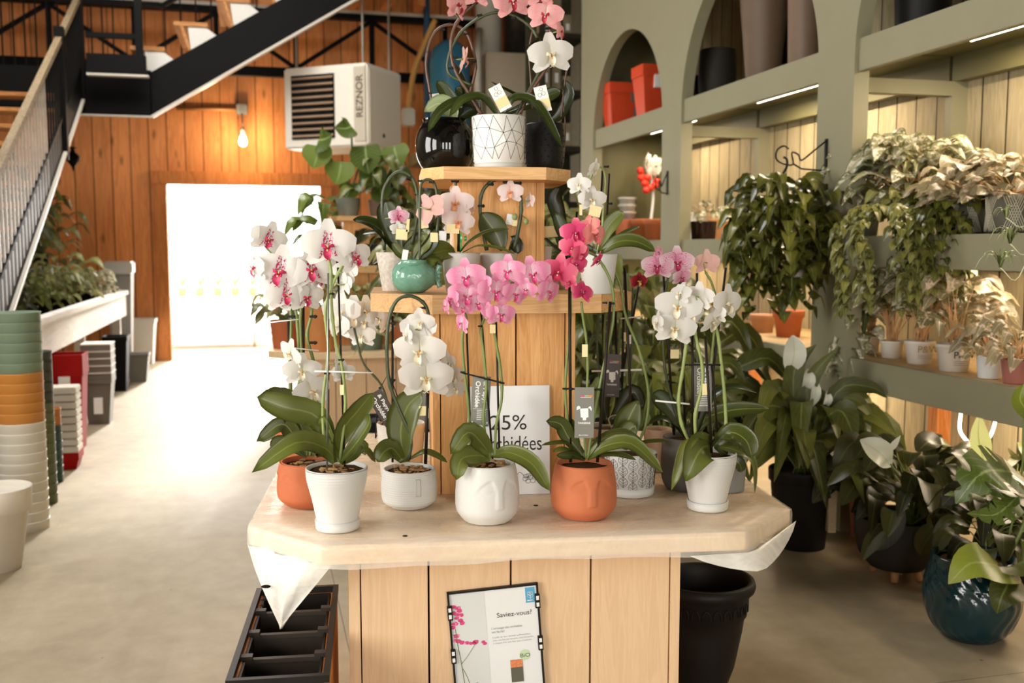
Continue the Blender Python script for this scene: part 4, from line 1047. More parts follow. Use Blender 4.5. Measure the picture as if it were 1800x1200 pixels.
# ---------------------------------------------------------------- middle tier
M_SPECK = mat('#c9beb2', 0.7, var=0.16, scale=90)
p = Plant('potted_orchid', 'leafy orchid in a pale speckled tapering pot at the left end of the middle shelf', 'potted orchid', 699, 512, 50, z=T2Z)
make_pot(p.r, 'taper', p.px(36), p.px(25), rimH(p, 443), M_SPECK, n=4 * 8)
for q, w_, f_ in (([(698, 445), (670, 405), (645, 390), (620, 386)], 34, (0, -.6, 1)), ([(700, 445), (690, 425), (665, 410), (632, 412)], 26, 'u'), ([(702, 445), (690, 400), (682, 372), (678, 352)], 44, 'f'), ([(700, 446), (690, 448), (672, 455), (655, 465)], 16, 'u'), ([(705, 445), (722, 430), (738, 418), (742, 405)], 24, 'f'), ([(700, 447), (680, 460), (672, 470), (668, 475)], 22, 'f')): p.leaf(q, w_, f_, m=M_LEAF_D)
p.stem([(676, 440), (672, 380), (674, 335), (690, 308), (708, 302), (726, 315), (734, 345), (733, 385), (724, 430)], 6, M_STEM_DG, nodes=6)
for x, y in ((719, 312), (734, 342), (674, 352)): p.clip(x, y, 9)
p.flower(701, 380, 32, 'striped', 10, 0, -.03); p.flower(700, 402, 26, 'white', 0, 20, -.03)
p.price_tag(706, 412, 20, 18, -.04, 4); p.price_tag(717, 396, 5, 22, -.04, 5); p.price_tag(745, 393, 15, 16, -.03, -8)

# fish shaped pot
p = Plant('fish_planter', 'glossy jade green fish shaped pot on the left of the middle shelf', 'fish shaped pot', 728, 516, 50, z=T2Z)
M_JADE = mat('#74a48c', 0.14, var=0.06, scale=60, spec=0.7)
b = MB(); L = p.px(38); Hf = p.px(60)
prof = [(0.0005, -L), (Hf * .22, -L * .95), (Hf * .40, -L * .72), (Hf * .50, -L * .35), (Hf * .5, 0.05 * L), (Hf * .46, L * .45), (Hf * .34, L * .75), (Hf * .22, L * .95), (0.0005, L)]
pv = spline([Vector((a, 0, z)) for a, z in prof], 44)
Mf = Matrix.Translation((0, 0, Hf * .49)) @ Matrix.Rotation(PI / 2, 4, 'Y')
b.lathe([(max(.0004, v.x), v.z) for v in pv], 48, M=Mf, disp=lambda a, z, r: (0.002 * math.sin(a * 16) * math.sin(z / L * 22) if z > -0.1 * L else 0))
b.build('body', M_JADE, p.r)
b = MB(); b.lathe([(p.px(24), Hf * .8), (p.px(24), Hf * .95), (p.px(23), Hf * .97), (p.px(20), Hf * .96), (p.px(19), Hf * .85)], 30); b.build('rim', M_JADE, p.r)
b = MB()
for dz, w in ((1, .5), (-1, .5), (.45, .4), (-.45, .4), (0, .34)):
    b.tube(spline([Vector((L * .9, 0, Hf * .49)), Vector((L * 1.08, 0, Hf * (.49 + dz * .12))), Vector((L * 1.22, 0, Hf * (.49 + dz * .32)))], 8), [p.px(2.5), p.px(5)], 8)
b.build('tail_fin', M_JADE, p.r)
b = MB(); ec = Vector((-L * .42, -Hf * .42, Hf * .66))
for rr in (p.px(6), p.px(3.3)): b.tube([ec + Vector((rr * math.cos(u / 14 * 2 * PI), -0.001 - .12 * rr * math.cos(u), rr * math.sin(u / 14 * 2 * PI))) for u in range(15)], p.px(.9), 6)
b.ball(ec, p.px(1.6), 6); b.build('eye', M_JADE, p.r)
b = MB()
for k in range(4): 
    q = []
    for u in range(9):
        a = -PI * .95 + u / 8 * PI * .75; x = -L * .12 + L * .10 * k + .012 * math.sin(a); rr = Hf * (.49 - .02 * k)
        q.append(Vector((x, rr * .99 * math.sin(a) * .99, Hf * .49 + rr * math.cos(a) * .95 * .6)))
b.tube(spline([Vector((-L * .98, -.004, Hf * .44)), Vector((-L * .85, -Hf * .22, Hf * .46)), Vector((-L * .62, -Hf * .385, Hf * .47))], 8), p.px(.7), 5); b.build('mouth', M_JADE, p.r)
MB().lathe([(p.px(20), Hf * .92), (p.px(8), Hf * .94), (.0001, Hf * .95)], 16).build('soil', M_SOIL, p.r)
p.leaf([(728, 462), (745, 445), (760, 425), (765, 402)], 26, 'f', m=M_LEAF_D); p.leaf([(726, 464), (712, 450), (700, 440), (690, 425)], 20, 'f'); p.leaf([(730, 462), (748, 452), (770, 450), (778, 462)], 16, 'u'); p.leaf([(728, 464), (735, 440), (748, 425), (742, 410)], 26, 'f', m=M_LEAF)
p.stem([(738, 460), (738, 400), (738, 345), (742, 320), (756, 316), (766, 330), (770, 370), (768, 410)], 5, M_STEM_DG, nodes=5); p.clip(739, 318, 9); p.clip(759, 320, 10)
p.flower(757, 368, 54, 'dusty', 150, 0, -.02, 30); p.price_tag(763, 417, 13, 16, -.03)
p.price_tag(712, 448, 10, 18, -.03, 10, M_PAPER)

p = Plant('potted_orchid', 'pale pink orchid with two blooms in the left plain white pot of the middle shelf', 'potted orchid', 811, 514, 50, z=T2Z)
make_pot(p.r, 'taper', p.px(34), p.px(26), rimH(p, 444), M_WHITE)
p.leaf([(800, 442, -.01), (785, 440, -.04), (752, 452, -.07), (738, 492, -.08)], 46, (-.2, -1, .5)); p.leaf([(808, 444), (825, 425, -.02), (855, 408, -.04), (895, 402, -.05)], 13, (0, -.7, 1)); p.leaf([(812, 444), (840, 432, -.03), (875, 436, -.05), (905, 446, -.06)], 13, 'u')
p.stem([(806, 442), (806, 400), (803, 350), (800, 312)], 5, M_STEM_DG, nodes=3); p.stake(806, 380, 806, 442, 4, dy=-.01); p.clip(800, 318, 14); p.clip(797, 338, 9)
p.flower(801, 358, 56, 'pale', -4, 0, -.04); p.flower(805, 390, 50, 'pale', 6, 5, -.05, 8); p.flower(828, 364, 30, 'pale', 65, 0, -.02)
p.price_tag(796, 402, 22, 16, -.06, 2)
p.price_tag(778, 415, 13, 18, -.02, 3, M_PAPER)

p = Plant('potted_orchid', 'arched pale pink orchid in the right plain white pot below the top shelf column', 'potted orchid', 877, 512, 48, z=T2Z)
make_pot(p.r, 'taper', p.px(33), p.px(25), rimH(p, 444), M_WHITE)
p.leaf([(884, 440), (872, 410), (858, 390), (846, 374)], 46, 'f', m=M_LEAF, shape='oval', dy=-.07); p.leaf([(890, 442), (900, 425), (908, 432), (911, 446)], 26, 'f', m=M_LEAF_D)
p.stem([(856, 440), (850, 410), (844, 370), (847, 340), (860, 322), (880, 314), (900, 320), (913, 338), (916, 370), (910, 410), (904, 436)], 6.5, M_STEM_DG, nodes=7, dy=-.06)
for x, y in ((846, 362), (862, 324), (890, 320), (911, 322)): p.clip(x, y, 12, -.06)
p.stem([(912, 362), (918, 378), (925, 384)], 2, dy=-.06); p.flower(897, 338, 40, 'pale', -10, 0, -.08); p.flower(932, 353, 28, 'pale', 120, 0, -.06)
p.bud(905, 381, 11, -.07); p.bud(925, 389, 10, -.07); p.price_tag(898, 386, 16, 18, -.055, 12, M_PAPER); p.price_tag(905, 390, 8, 14, -.065, 5)

p = Plant('spray_bottle', 'green plastic spray bottle standing behind the white pots of the middle shelf', 'bottle', 818, 500, 24, z=T2Z, Y=P(0, 0, 1).y * 3.28)
M_GREENB = mat('#1f9a4c', 0.2, var=0.03, spec=0.6)
hb = p.height_to(398)
MB().lathe([(p.px(12), 0), (p.px(13), .004), (p.px(13), hb * .45), (p.px(9), hb * .52), (p.px(10), hb * .62), (p.px(8), hb * .68), (p.px(8), hb * .74), (p.px(11), hb * .78), (p.px(11), hb * .85), (p.px(7), hb * .9), (p.px(7), hb), (.0001, hb)], 24).build('bottle_body', M_GREENB, p.r)

p = Plant('potted_orchid', 'upright white orchid in a plain white pot at the right end of the middle shelf', 'potted orchid', 1050, 517, 48, z=T2Z)
make_pot(p.r, 'taper', p.px(34), p.px(25), rimH(p, 446), M_WHITE)
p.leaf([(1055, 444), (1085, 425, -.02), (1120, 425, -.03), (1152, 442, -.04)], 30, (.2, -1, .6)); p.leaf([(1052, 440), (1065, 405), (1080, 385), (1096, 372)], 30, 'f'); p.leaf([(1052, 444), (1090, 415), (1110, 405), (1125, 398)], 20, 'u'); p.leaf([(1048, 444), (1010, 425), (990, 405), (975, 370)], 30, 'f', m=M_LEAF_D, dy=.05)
p.stem([(1050, 442), (1058, 400), (1062, 350), (1064, 315), (1058, 295), (1046, 297), (1036, 318), (1028, 345)], 3.5, M_STEM_L, nodes=6); p.stake(1059, 300, 1052, 442, 4); p.stake(1071, 305, 1064, 442, 3.5)
for a in ((1018, 325, 38, -20, 0), (1044, 297, 34, 60, 20), (1028, 345, 26, 90, 0), (1041, 351, 44, 5, 5)): p.flower(a[0], a[1], a[2], 'white', a[3], a[4], -.03)
p.price_tag(1046, 371, 20, 18, -.05, 12); p.price_tag(1021, 369, 5, 18, -.05); p.clip(1072, 358, 9); p.clip(1066, 293, 9)
p = Plant('potted_orchid', 'budding orchid in a plain white pot tucked behind the right white pot', 'potted orchid', 1000, 508, 34, z=T2Z)
make_pot(p.r, 'taper', p.px(22), p.px(17), rimH(p, 458), M_WHITE)
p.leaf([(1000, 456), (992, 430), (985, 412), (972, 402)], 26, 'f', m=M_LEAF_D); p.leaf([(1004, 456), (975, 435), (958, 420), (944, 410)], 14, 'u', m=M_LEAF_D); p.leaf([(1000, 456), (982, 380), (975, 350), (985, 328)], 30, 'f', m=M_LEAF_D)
p.stem([(1000, 456), (985, 425), (970, 408), (958, 404), (945, 410)], 3.5, M_STEM_DG); p.price_tag(968, 407, 24, 19, -.05, -4); p.stake(1014, 372, 1012, 456, 4)
p = Plant('flower_pot', 'small plain white pot in the middle of the middle shelf', 'flower pot', 966, 507, 28, z=T2Z)
make_pot(p.r, 'taper', p.px(18), p.px(14), rimH(p, 467), M_WHITE)
p.price_tag(963, 449, 12, 32, 0, 5, M_PAPER)

# ---------------------------------------------------------------- top shelf
YS = 3.40 * 1.0
p = Plant('potted_orchid', 'orchid in a glossy black ball shaped pot at the left of the top shelf', 'potted orchid', 784, 0, 48, z=T3Z, Y=3.42)
Hb = p.height_to(210)
b = MB(); R_ = p.px(51); zc = Hb * .5
pr = [(p.px(26), 0)] + [(R_ * math.cos(math.asin(max(-1, min(1, (z - zc) / R_ * .86)))), z) for z in [Hb * k / 16 for k in range(1, 16)]] + [(p.px(38), Hb), (p.px(36), Hb - .002), (p.px(34), Hb - .02)]
b.lathe(pr, 56); b.build('pot', M_BLACKGL, p.r)
MB().lathe([(p.px(34), Hb - .018), (.0001, Hb - .012)], 20).build('soil', M_SOIL, p.r)
p.leaf([(800, 212), (790, 192), (770, 182), (746, 196)], 34, 'f', m=leafmat('pale_leaf_back', '#7c8a5a', '#97a272', rib='#b4bb92', veins=0, trans=.1), shape='oval', dy=-.05)
p.leaf([(800, 210), (795, 185), (782, 160), (768, 142)], 26, 'f', m=M_LEAF_D); p.leaf([(802, 210), (818, 170), (808, 135), (795, 108)], 24, 'r', m=M_LEAF_D); p.leaf([(806, 210), (835, 190), (815, 165), (800, 155)], 26, 'f', m=M_LEAF_D)
p.leaf([(838, 188), (812, 176, -.03), (775, 195, -.06), (752, 232, -.07)], 22, (-.3, -1, .6), m=M_LEAF_D, dy=-.05); p.leaf([(842, 192), (820, 188), (795, 195), (780, 215)], 16, 'u', m=M_LEAF_D, dy=-.04)
p.stem([(764, 208), (754, 150), (749, 110), (757, 70), (775, 48), (800, 44), (820, 58), (832, 90), (836, 120), (828, 155), (815, 190)], 5, M_STEM_B, nodes=8)
for x, y in ((753, 92), (778, 52), (820, 60), (755, 164), (800, 101), (833, 108)): p.clip(x, y, 9)
p.flower(815, 105, 46, 'dusty', 110, 10, -.02, 25); p.price_tag(770, 172, 20, 16, .02, -10, M_PAPER)

p = Plant('potted_orchid', 'orchid with arching brown stems in a white pot with a black triangle line pattern', 'potted orchid', 877, 0, 80, z=T3Z, Y=3.27)
Hw = p.height_to(206); R0 = p.px(47); R1 = p.px(44)
b = MB(); b.lathe([(R1 * .93, .0125), (R1 * .96, .024), (R1, .027), (R0, Hw - .002), (R0 - .002, Hw), (R0 - .006, Hw - .001), (R0 - .007, Hw - .02)], 64); b.cur = 1
rr = random.Random(11); NA, NZ = 13, 4; zz0, zz1 = .03, Hw - .005
def cyl2(a, z): r = R1 + (R0 - R1) * (z - .027) / (Hw - .029) + .0002; return Vector((r * math.cos(a), r * math.sin(a), z))
g = {}
for i in range(NA):
    for k in range(NZ): g[i, k] = ((i + .5 * (k % 2) + rr.uniform(-.28, .28)) * 2 * PI / NA, min(zz1, max(zz0, zz0 + (zz1 - zz0) * (k + (rr.uniform(-.25, .25) if 0 < k < NZ - 1 else 0)) / (NZ - 1))))
def seg(a, c):
    da = c[0] - a[0]
    if da > PI: da -= 2 * PI
    if da < -PI: da += 2 * PI
    b.tube([cyl2(a[0] + da * u / 4, a[1] + (c[1] - a[1]) * u / 4) for u in range(5)], .00065, 4)
for i in range(NA):
    for k in range(NZ):
        if 0 < k < NZ - 1 and rr.random() < .9: seg(g[i, k], g[(i + 1) % NA, k])
        if k < NZ - 1:
            seg(g[i, k], g[i, k + 1]); j = (i + (1 if k % 2 else -1)) % NA; seg(g[i, k], g[j, k + 1])
b.build('pot', [mat('#e9e6df', .2, var=.01), mat('#2a2622', .5, var=0)], p.r)
saucer(p.r, p.px(43), .02, M_WHITE)
MB().lathe([(R0 - .007, Hw - .016), (.0001, Hw - .010)], 20).build('soil', M_SOIL, p.r)
p.leaf([(880, 202), (905, 172, -.02), (945, 185, -.05), (990, 262, -.08)], 22, (.3, -1, .6), m=M_LEAF_D); p.leaf([(876, 204), (850, 172, -.02), (815, 175, -.05), (790, 205, -.07)], 20, (-.2, -1, .6), m=M_LEAF_D); p.leaf([(882, 202), (930, 180), (900, 160), (864, 144)], 20, 'u', m=M_LEAF_D); p.leaf([(890, 200), (950, 175), (970, 165), (985, 160)], 26, 'f', m=M_LEAF_D, dy=.06)
p.stem([(848, 204), (822, 160), (802, 128), (793, 95), (795, 60), (806, 36), (828, 12), (860, -8), (900, -18), (940, -5), (960, 20), (968, 60), (968, 95), (955, 128), (930, 165), (914, 200)], 6, M_STEM_B, nodes=12)
p.stem([(830, 150), (790, 130), (790, 95), (812, 55), (850, 28), (885, 22), (915, 34), (935, 50), (944, 66)], 5, M_STEM_DG, nodes=8)
p.stem([(936, 190), (933, 140), (930, 90), (936, 55), (942, 36)], 3, M_STEM_B, nodes=5); p.stem([(952, 120), (935, 150), (918, 180), (905, 205)], 5, M_STEM_DG)
for x, y in ((800, 101), (843, 27), (903, 32), (931, 80), (963, 50), (950, 124), (825, 8), (792, 120)): p.clip(x, y, 9)
for a in ((803, 10, 52, 60, 0, 'blush'), (900, 4, 56, 15, 0, 'blush'), (959, 27, 52, -8, 0, 'blush'), (985, 56, 34, 70, 0, 'blush'), (968, 97, 66, 8, 5, 'white'), (838, -8, 40, 0, 0, 'blush'), (950, -10, 44, 0, 0, 'blush')): p.flower(a[0], a[1], a[2] * 1.05, a[5], a[3], a[4], -.04, (a[0] * 3) % 20 - 10)
for (x, y, an, dy) in ((879, 172, -28, -.06), (954, 174, -14, -.04)):
    c = p.at(x, y, dy); M = Matrix.Translation(c) @ Matrix.Rotation(math.radians(an), 4, 'Y'); w_, h_ = p.px(11), p.px(22)
    cd = MB().box(-w_, -.0005, -h_, w_, .0005, h_, M=M).build('picture_label', M_PAPER, p.r)
    MB().box(-w_, -.0012, -h_ * .75, w_, -.0006, h_ * .0, M=M).build('price_sticker', M_TAGY, cd)
    b = MB()
    for cx2, cz2, r2 in ((-.3, .35, .3), (.3, .4, .3), (.1, .75, .25)):
        b.tube([M @ Vector((w_ * cx2 + w_ * r2 * math.cos(u), -.0009, h_ * cz2 + w_ * r2 * math.sin(u))) for u in [k * .7 for k in range(10)]], .0004, 4)
    b.build('flower_drawing', M_INK, cd)

p = Plant('flower_pot', 'matt black pot studded with small raised dots at the right of the top shelf', 'flower pot', 956, 0, 56, z=T3Z, Y=3.44)
Hd = p.height_to(218)
make_pot(p.r, 'barrel', p.px(32), p.px(27), Hd, M_BLACKMT, n=48, sub=6)
b = MB()
out, _ = pot_profile('barrel', p.px(32), p.px(27), Hd); pv = spline([Vector((a, 0, z)) for a, z in out], 50)
for k in range(8):
    zz = Hd * (.1 + k * .11); rq = min(pv, key=lambda v: abs(v.z - zz)).x
    for i in range(18):
        a = (i + .5 * (k % 2)) * 2 * PI / 18; b.ball((rq * math.cos(a), rq * math.sin(a), zz), .0026, 6)
b.build('raised_dots', M_BLACKMT, p.r)
p.leaf([(960, 220), (985, 200), (1000, 165), (990, 140)], 22, 'f', m=M_LEAF_D); p.stem([(985, 222), (992, 150), (1000, 100), (998, 80)], 3, M_STEM_B, nodes=5); p.stem([(990, 290), (994, 230), (990, 180)], 2.5, M_STEM_B)

# ---------------------------------------------------------------- poster on the front of the stand
FY = BY - 0.006
ptl = s_plane(785, 1040, FY); ptr = s_plane(945, 1034, FY)
PW = math.hypot(ptr[0] - ptl[0], ptr[1] - ptl[1]); PH = PW * 1.36; ang = -math.radians(4.2)
post = root('framed_poster', SW(ptl[0], FY, ptl[1]), 'black framed orchid care poster hung on the front planks of the stand', 'poster', rotz=S_YAW)
PM = Matrix.Rotation(ang, 4, 'Y')
def pbox(x0, z0, x1, z1, y0, y1, nm, m, par): return MB().box(x0 * PW, y0, -z1 * PW, x1 * PW, y1, -z0 * PW, M=PM).build(nm, m, par)
A_ = 1.36
fr = MB()
for x0, z0, x1, z1 in ((0, 0, 1, .022), (0, A_ - .022, 1, A_), (0, 0, .022, A_), (.978, 0, 1, A_)): fr.box(x0 * PW, -.010, -z1 * PW, x1 * PW, .0, -z0 * PW, M=PM)
fr.build('frame', mat('#1a1410', .35, var=0), post)
sheet = pbox(.02, .02, .98, A_ - .02, -.004, -.001, 'sheet', mat('#e9eae8', .3, var=.004), post)
pbox(.03, .03, .405, A_ - .03, -.0046, -.004, 'orchid_picture', mat('#d9dbd8', .35, var=.02, scale=4), sheet)
e0, e1 = -.0052, -.0046
b = MB()
def pp(x, z, y=e0): return PM @ Vector((x * PW, y, -z * PW))
b.tube(spline([pp(.06, .42), pp(.075, .62), pp(.10, .85), pp(.13, 1.3)], 14), .0011, 5); b.tube(spline([pp(.10, .82), pp(.17, .74), pp(.26, .62), pp(.30, .57)], 8), .0006, 5); b.tube(spline([pp(.11, .88), pp(.15, .98), pp(.18, 1.1), pp(.2, 1.3)], 8), .0008, 5)
b.build('printed_stem', M_STEM, sheet)
rr = random.Random(5); b = MB()
for x, z in [(.07, .17), (.10, .19), (.12, .22), (.09, .26), (.13, .27), (.06, .24), (.12, .33), (.15, .36), (.06, .36), (.08, .30), (.04, .40), (.09, .56), (.13, .58), (.17, .59), (.21, .60), (.25, .60), (.28, .59), (.35, .60), (.37, .62), (.05, .55), (.07, .50)]:
    for k in range(3):
        a = rr.random() * 6.28; r = .022 * (.8 + rr.random() * .6)
        vs = [pp(x + .02 * math.cos(a) * rr.random() + r * math.cos(u / 8 * 2 * PI), z + r * .8 * math.sin(u / 8 * 2 * PI), e0 - .0002 * k) for u in range(8)]; b.cur = k % 2; b.add(vs, [tuple(range(8))])
b.build('printed_blooms', [mat('#d23f78', .5, var=.1, scale=200), mat('#eb94b4', .5, var=.05, scale=200)], sheet)
b = MB(); b.blade([pp(.17, 1.33), pp(.22, 1.2), pp(.30, 1.12), pp(.39, 1.10)], .12 * PW, (0, -1, 0), 'oval', 0, 8, 4); b.blade([pp(.2, 1.32), pp(.15, 1.2), pp(.13, 1.1)], .07 * PW, (0, -1, 0), 'oval', 0, 8, 4); b.blade([pp(.2, 1.3), pp(.2, 1.15), pp(.26, 1.05)], .09 * PW, (0, -1, 0), 'oval', 0, 8, 4)
b.build('printed_leaves', mat('#8a9c7c', .5, var=.08), sheet)
lab = pbox(.855, .045, .96, .215, -.0052, -.004, 'blue_label', mat('#5aa7cc', .4, var=.01), sheet)
b = MB(); b.tube([pp(.907, .175, -.0056), pp(.907, .085, -.0056)], .0006, 4)
for sx, z in ((-1, .11), (1, .11), (-1, .14), (1, .14)): b.tube(spline([pp(.907, z + .025, -.0056), pp(.907 + sx * .03, z + .005, -.0056), pp(.907 + sx * .018, z - .02, -.0056), pp(.907, z + .01, -.0056)], 9), .0005, 4)
b.tube([pp(.87, .19, -.0056), pp(.945, .19, -.0056)], .0016, 4); b.build('plant_emblem', M_INKW, lab)
def ptext(s_, x, z, h, w, m): 
    o = text('lettering', s_, 1.0, m, sheet, Matrix.Identity(4), 0.0); xs_ = [v.co.x for v in o.data.vertices]; k = w * PW / (max(xs_) - min(xs_)); kh = h * PW
    o.data.transform(PM @ Matrix.Translation((x * PW, -.0052, -z * PW)) @ RX @ Matrix.Diagonal((k, kh, 1, 1)) @ Matrix.Translation((-min(xs_), 0, 0))); return o
M_GREYT = mat('#8c8c88', .6, var=0)
ptext('Saviez-vous?', .525, .345, .075, .385, mat('#4a3f33', .6, var=0))
ptext('L’arrosage des orchidées', .455, .475, .036, .34, M_GREYT); ptext('est facile!', .455, .515, .036, .14, M_GREYT)
for i, (s_, w) in enumerate((('Il suffit de leur donner suffisamment', .42), ('d’eau une fois par semaine, mais d’attendre', .45), ('à chaque fois que leur pot s’assèche.', .43))): ptext(s_, .46, .575 + i * .033, .026, w, mat('#a4a4a0', .6, var=0))
vs = [pp(.80 + .058 * math.cos(u / 24 * 2 * PI), .80 + .062 * math.sin(u / 24 * 2 * PI)) for u in range(24)]; MB().add(vs, [tuple(range(24))]).build('round_badge', mat('#c9dcb4', .5, var=.01), sheet)
o = ptext('BiO', .752, .825, .062, .105, mat('#3f4a34', .6, var=0)); o.data.transform(Matrix.Translation((0, -.0004, 0)))
pk = pbox(.635, .845, .77, 1.1, -.0052, -.0046, 'printed_packet', mat('#5d5a4c', .5, var=.03), sheet)
pbox(.637, .845, .768, .93, -.0056, -.0052, 'packet_picture', mat('#e0763c', .5, var=.2, scale=260), pk)
cl = MB()
for sx, z in ((0, .15), (0, .64), (1, .12), (1, .60)):
    c_ = MB(); x0 = -.01 if sx == 0 else .955; x1 = .045 if sx == 0 else 1.01
    c_.box(x0 * PW, -.013, -(z + .16) * PW, x1 * PW, -.003, -z * PW, M=PM, bev=.0008); k_ = c_.build('corner_bracket', mat('#1a1410', .35, var=0), post)
    for dz in (.02, .095): MB().box((x0 + .012) * PW, -.0136, -(z + dz + .045) * PW, (x1 - .012) * PW, -.013, -(z + dz) * PW, M=PM).build('bracket_slot', M_PAPER, k_)

# ---------------------------------------------------------------- things on the floor round the stand
M_BLKPL = mat('#1e1a17', 0.42, var=0.02, scale=20)
p = Plant('urn_planter', 'large empty black plastic urn planter on the floor to the right of the stand', 'planter', 1245, 0, 120, z=0.0, Y=3.30)
Hu = p.height_to(1013); R_ = p.px(92)
b = MB(); b.lathe([(R_ * .48, 0), (R_ * .5, .01), (R_ * .44, .03), (R_ * .46, .05), (R_ * .62, Hu * .3), (R_ * .76, Hu * .6), (R_ * .80, Hu * .72), (R_ * .84, Hu * .725), (R_ * .86, Hu * .86), (R_ * .88, Hu * .865), (R_ * .88, Hu * .91), (R_ * .98, Hu * .92), (R_ * 1.0, Hu * .95), (R_ * .97, Hu * .99), (R_ * .90, Hu), (R_ * .86, Hu * .985), (R_ * .82, Hu * .9), (R_ * .62, Hu * .35), (R_ * .42, .07), (.001, .07)], 64)
b.build('body', M_BLKPL, p.r); b = MB()
for i in range(26):
    a = i * 2 * PI / 26; w_ = .085
    b.tube([Vector(((R_ * .855 + .001) * math.cos(a + w_ * math.cos(t)), (R_ * .855 + .001) * math.sin(a + w_ * math.cos(t)), Hu * (.765 + .075 * max(0, math.sin(t)) ** .7))) for t in [PI * u / 8 for u in range(9)]], .0022, 5)
b.build('arch_relief', M_BLKPL, p.r)

tz = 0.49
n_l, n_r, f_r, f_l = PZ(397, 1192, tz), PZ(579, 1188, tz), PZ(590, 1027, tz), PZ(456, 1034, tz)
cen = (n_l + n_r + f_r + f_l) / 4; cen.z = 0; ax = ((n_r - n_l) + (f_r - f_l)).normalized(); ay = Vector((-ax.y, ax.x, 0))
TL = ((f_l + f_r) / 2 - (n_l + n_r) / 2).length; TW = ((n_r - n_l).length + (f_r - f_l).length) / 2
yawt = math.atan2(((f_l + f_r) / 2 - (n_l + n_r) / 2).y, ((f_l + f_r) / 2 - (n_l + n_r) / 2).x) - PI / 2
pt = root('planter_box', cen, 'orange wooden planter box with a black divided tray on the floor left of the stand', 'planter box', rotz=yawt)
hw_, hl_ = TW / 2, TL / 2
for nm, bx in (('side_board', (-hw_, -hl_, 0, -hw_ + .018, hl_, tz - .02)), ('side_board', (hw_ - .018, -hl_, 0, hw_, hl_, tz - .02)), ('end_board', (-hw_ + .018, hl_ - .018, 0, hw_ - .018, hl_, tz - .02))): MB().box(*bx).build(nm, wood('box_board', '#dc9450', '#b8702e', 'y', 1.0, False) if nm == 'side_board' else M_TRIMW, pt)
MB().box(-hw_ + .018, -hl_, 0, hw_ - .018, -hl_ + .018, tz - .035).build('end_board', M_WHITE, pt)
b = MB(); t_ = .012; tb = .14
b.box(-hw_ - .004, -hl_ - .004, tz - .02, -hw_ + t_, hl_ + .004, tz); b.box(hw_ - t_, -hl_ - .004, tz - .02, hw_ + .004, hl_ + .004, tz); b.box(-hw_ + t_, -hl_ - .004, tz - .02, hw_ - t_, -hl_ + t_, tz); b.box(-hw_ + t_, hl_ - t_, tz - .02, hw_ - t_, hl_ + .004, tz)
b.box(-hw_ + t_ * 2, -hl_ + t_ * 2, tz - tb - .01, hw_ - t_ * 2, hl_ - t_ * 2, tz - tb)
b.box(-hw_ + .02, -hl_ + .02, tz - tb, -hw_ + .026, hl_ - .02, tz - .018); b.box(hw_ - .026, -hl_ + .02, tz - tb, hw_ - .02, hl_ - .02, tz - .018)
b.box(-hw_ + .02, -hl_ + .02, tz - tb, hw_ - .02, -hl_ + .026, tz - .018); b.box(-hw_ + .02, hl_ - .026, tz - tb, hw_ - .02, hl_ - .02, tz - .018)
tray = b.build('tray', mat('#1d1815', .35, var=.03, scale=30), pt)
for k in (1, 2, 3):
    y = -hl_ + k * TL / 4; b = MB(); b.box(-hw_ + t_, y - .008, tz - .03, hw_ - t_, y + .008, tz - .018); b.box(-hw_ + t_, y - .012, tz - .03, -hw_ + t_ + .03, y + .012, tz - .008); b.box(hw_ - t_ - .03, y - .012, tz - .03, hw_ - t_, y + .012, tz - .008); b.box(-hw_ + .026, y - .003, tz - tb, hw_ - .026, y + .003, tz - .03)
    b.build('divider', mat('#3a332c', .35, var=.03), tray)

# ================================================================== SECOND STAND AND THE SHOP SHELL
c2 = P(645, 600, 8.25 + .8 - .8); c2.z = 0
stand2 = copy_obj(stand, None, location=c2, rotation_euler=(0, 0, YAW * .9))
stand2['label'] = 'second tiered pine stand further back holding foliage plants in terracotta pots'; 
for o in (stand, stand2): o['group'] = 'tiered pine stands'

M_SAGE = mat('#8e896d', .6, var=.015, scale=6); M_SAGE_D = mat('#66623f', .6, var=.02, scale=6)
M_BOARD = wood('beige_green_boards', '#b8a987', '#988a69', 'z', .6, True, .7, plank=.19, plank_axis='y', contrast=.8, groove='#3a3222')
U0 = 3.05; UB = 3.86
bays = [(2.86, 4.73), (5.08, 6.95), (7.31, 8.96)]
arc = root('shelf_arcade', (0, 0, 0), 'sage green timber wall shelving with arched bays along the right side', 'shelving', rotz=YAW)
b = MB(); TOP = 4.7; SPR = 2.55
edges = [2.5] + [x for bb in bays for x in bb] + [9.33]
for i in range(0, len(edges), 2): b.box(U0, edges[i], 0, U0 + .09, edges[i + 1], TOP)
for a, c in bays:
    r = (c - a) / 2; m_ = (a + c) / 2; n = 28
    for k in range(n):
        t0, t1 = PI * k / n, PI * (k + 1) / n; v0, v1 = m_ - r * math.cos(t0), m_ - r * math.cos(t1); z0, z1 = SPR + r * math.sin(t0), SPR + r * math.sin(t1)
        vs = [(U0, v0, z0), (U0, v1, z1), (U0, v1, TOP), (U0, v0, TOP), (U0 + .09, v0, z0), (U0 + .09, v1, z1), (U0 + .09, v1, TOP), (U0 + .09, v0, TOP)]
        b.add(vs, [(0, 3, 2, 1), (4, 5, 6, 7), (0, 1, 5, 4), (3, 7, 6, 2)])
b.build('arched_front', M_SAGE, arc)
MB().box(UB, 2.5, 0, UB + .03, 9.33, TOP).build('back_boards', M_BOARD, arc)
MB().box(U0 + .09, 9.05, 0, UB, 9.1, TOP).build('end_panel', M_SAGE_D, arc)
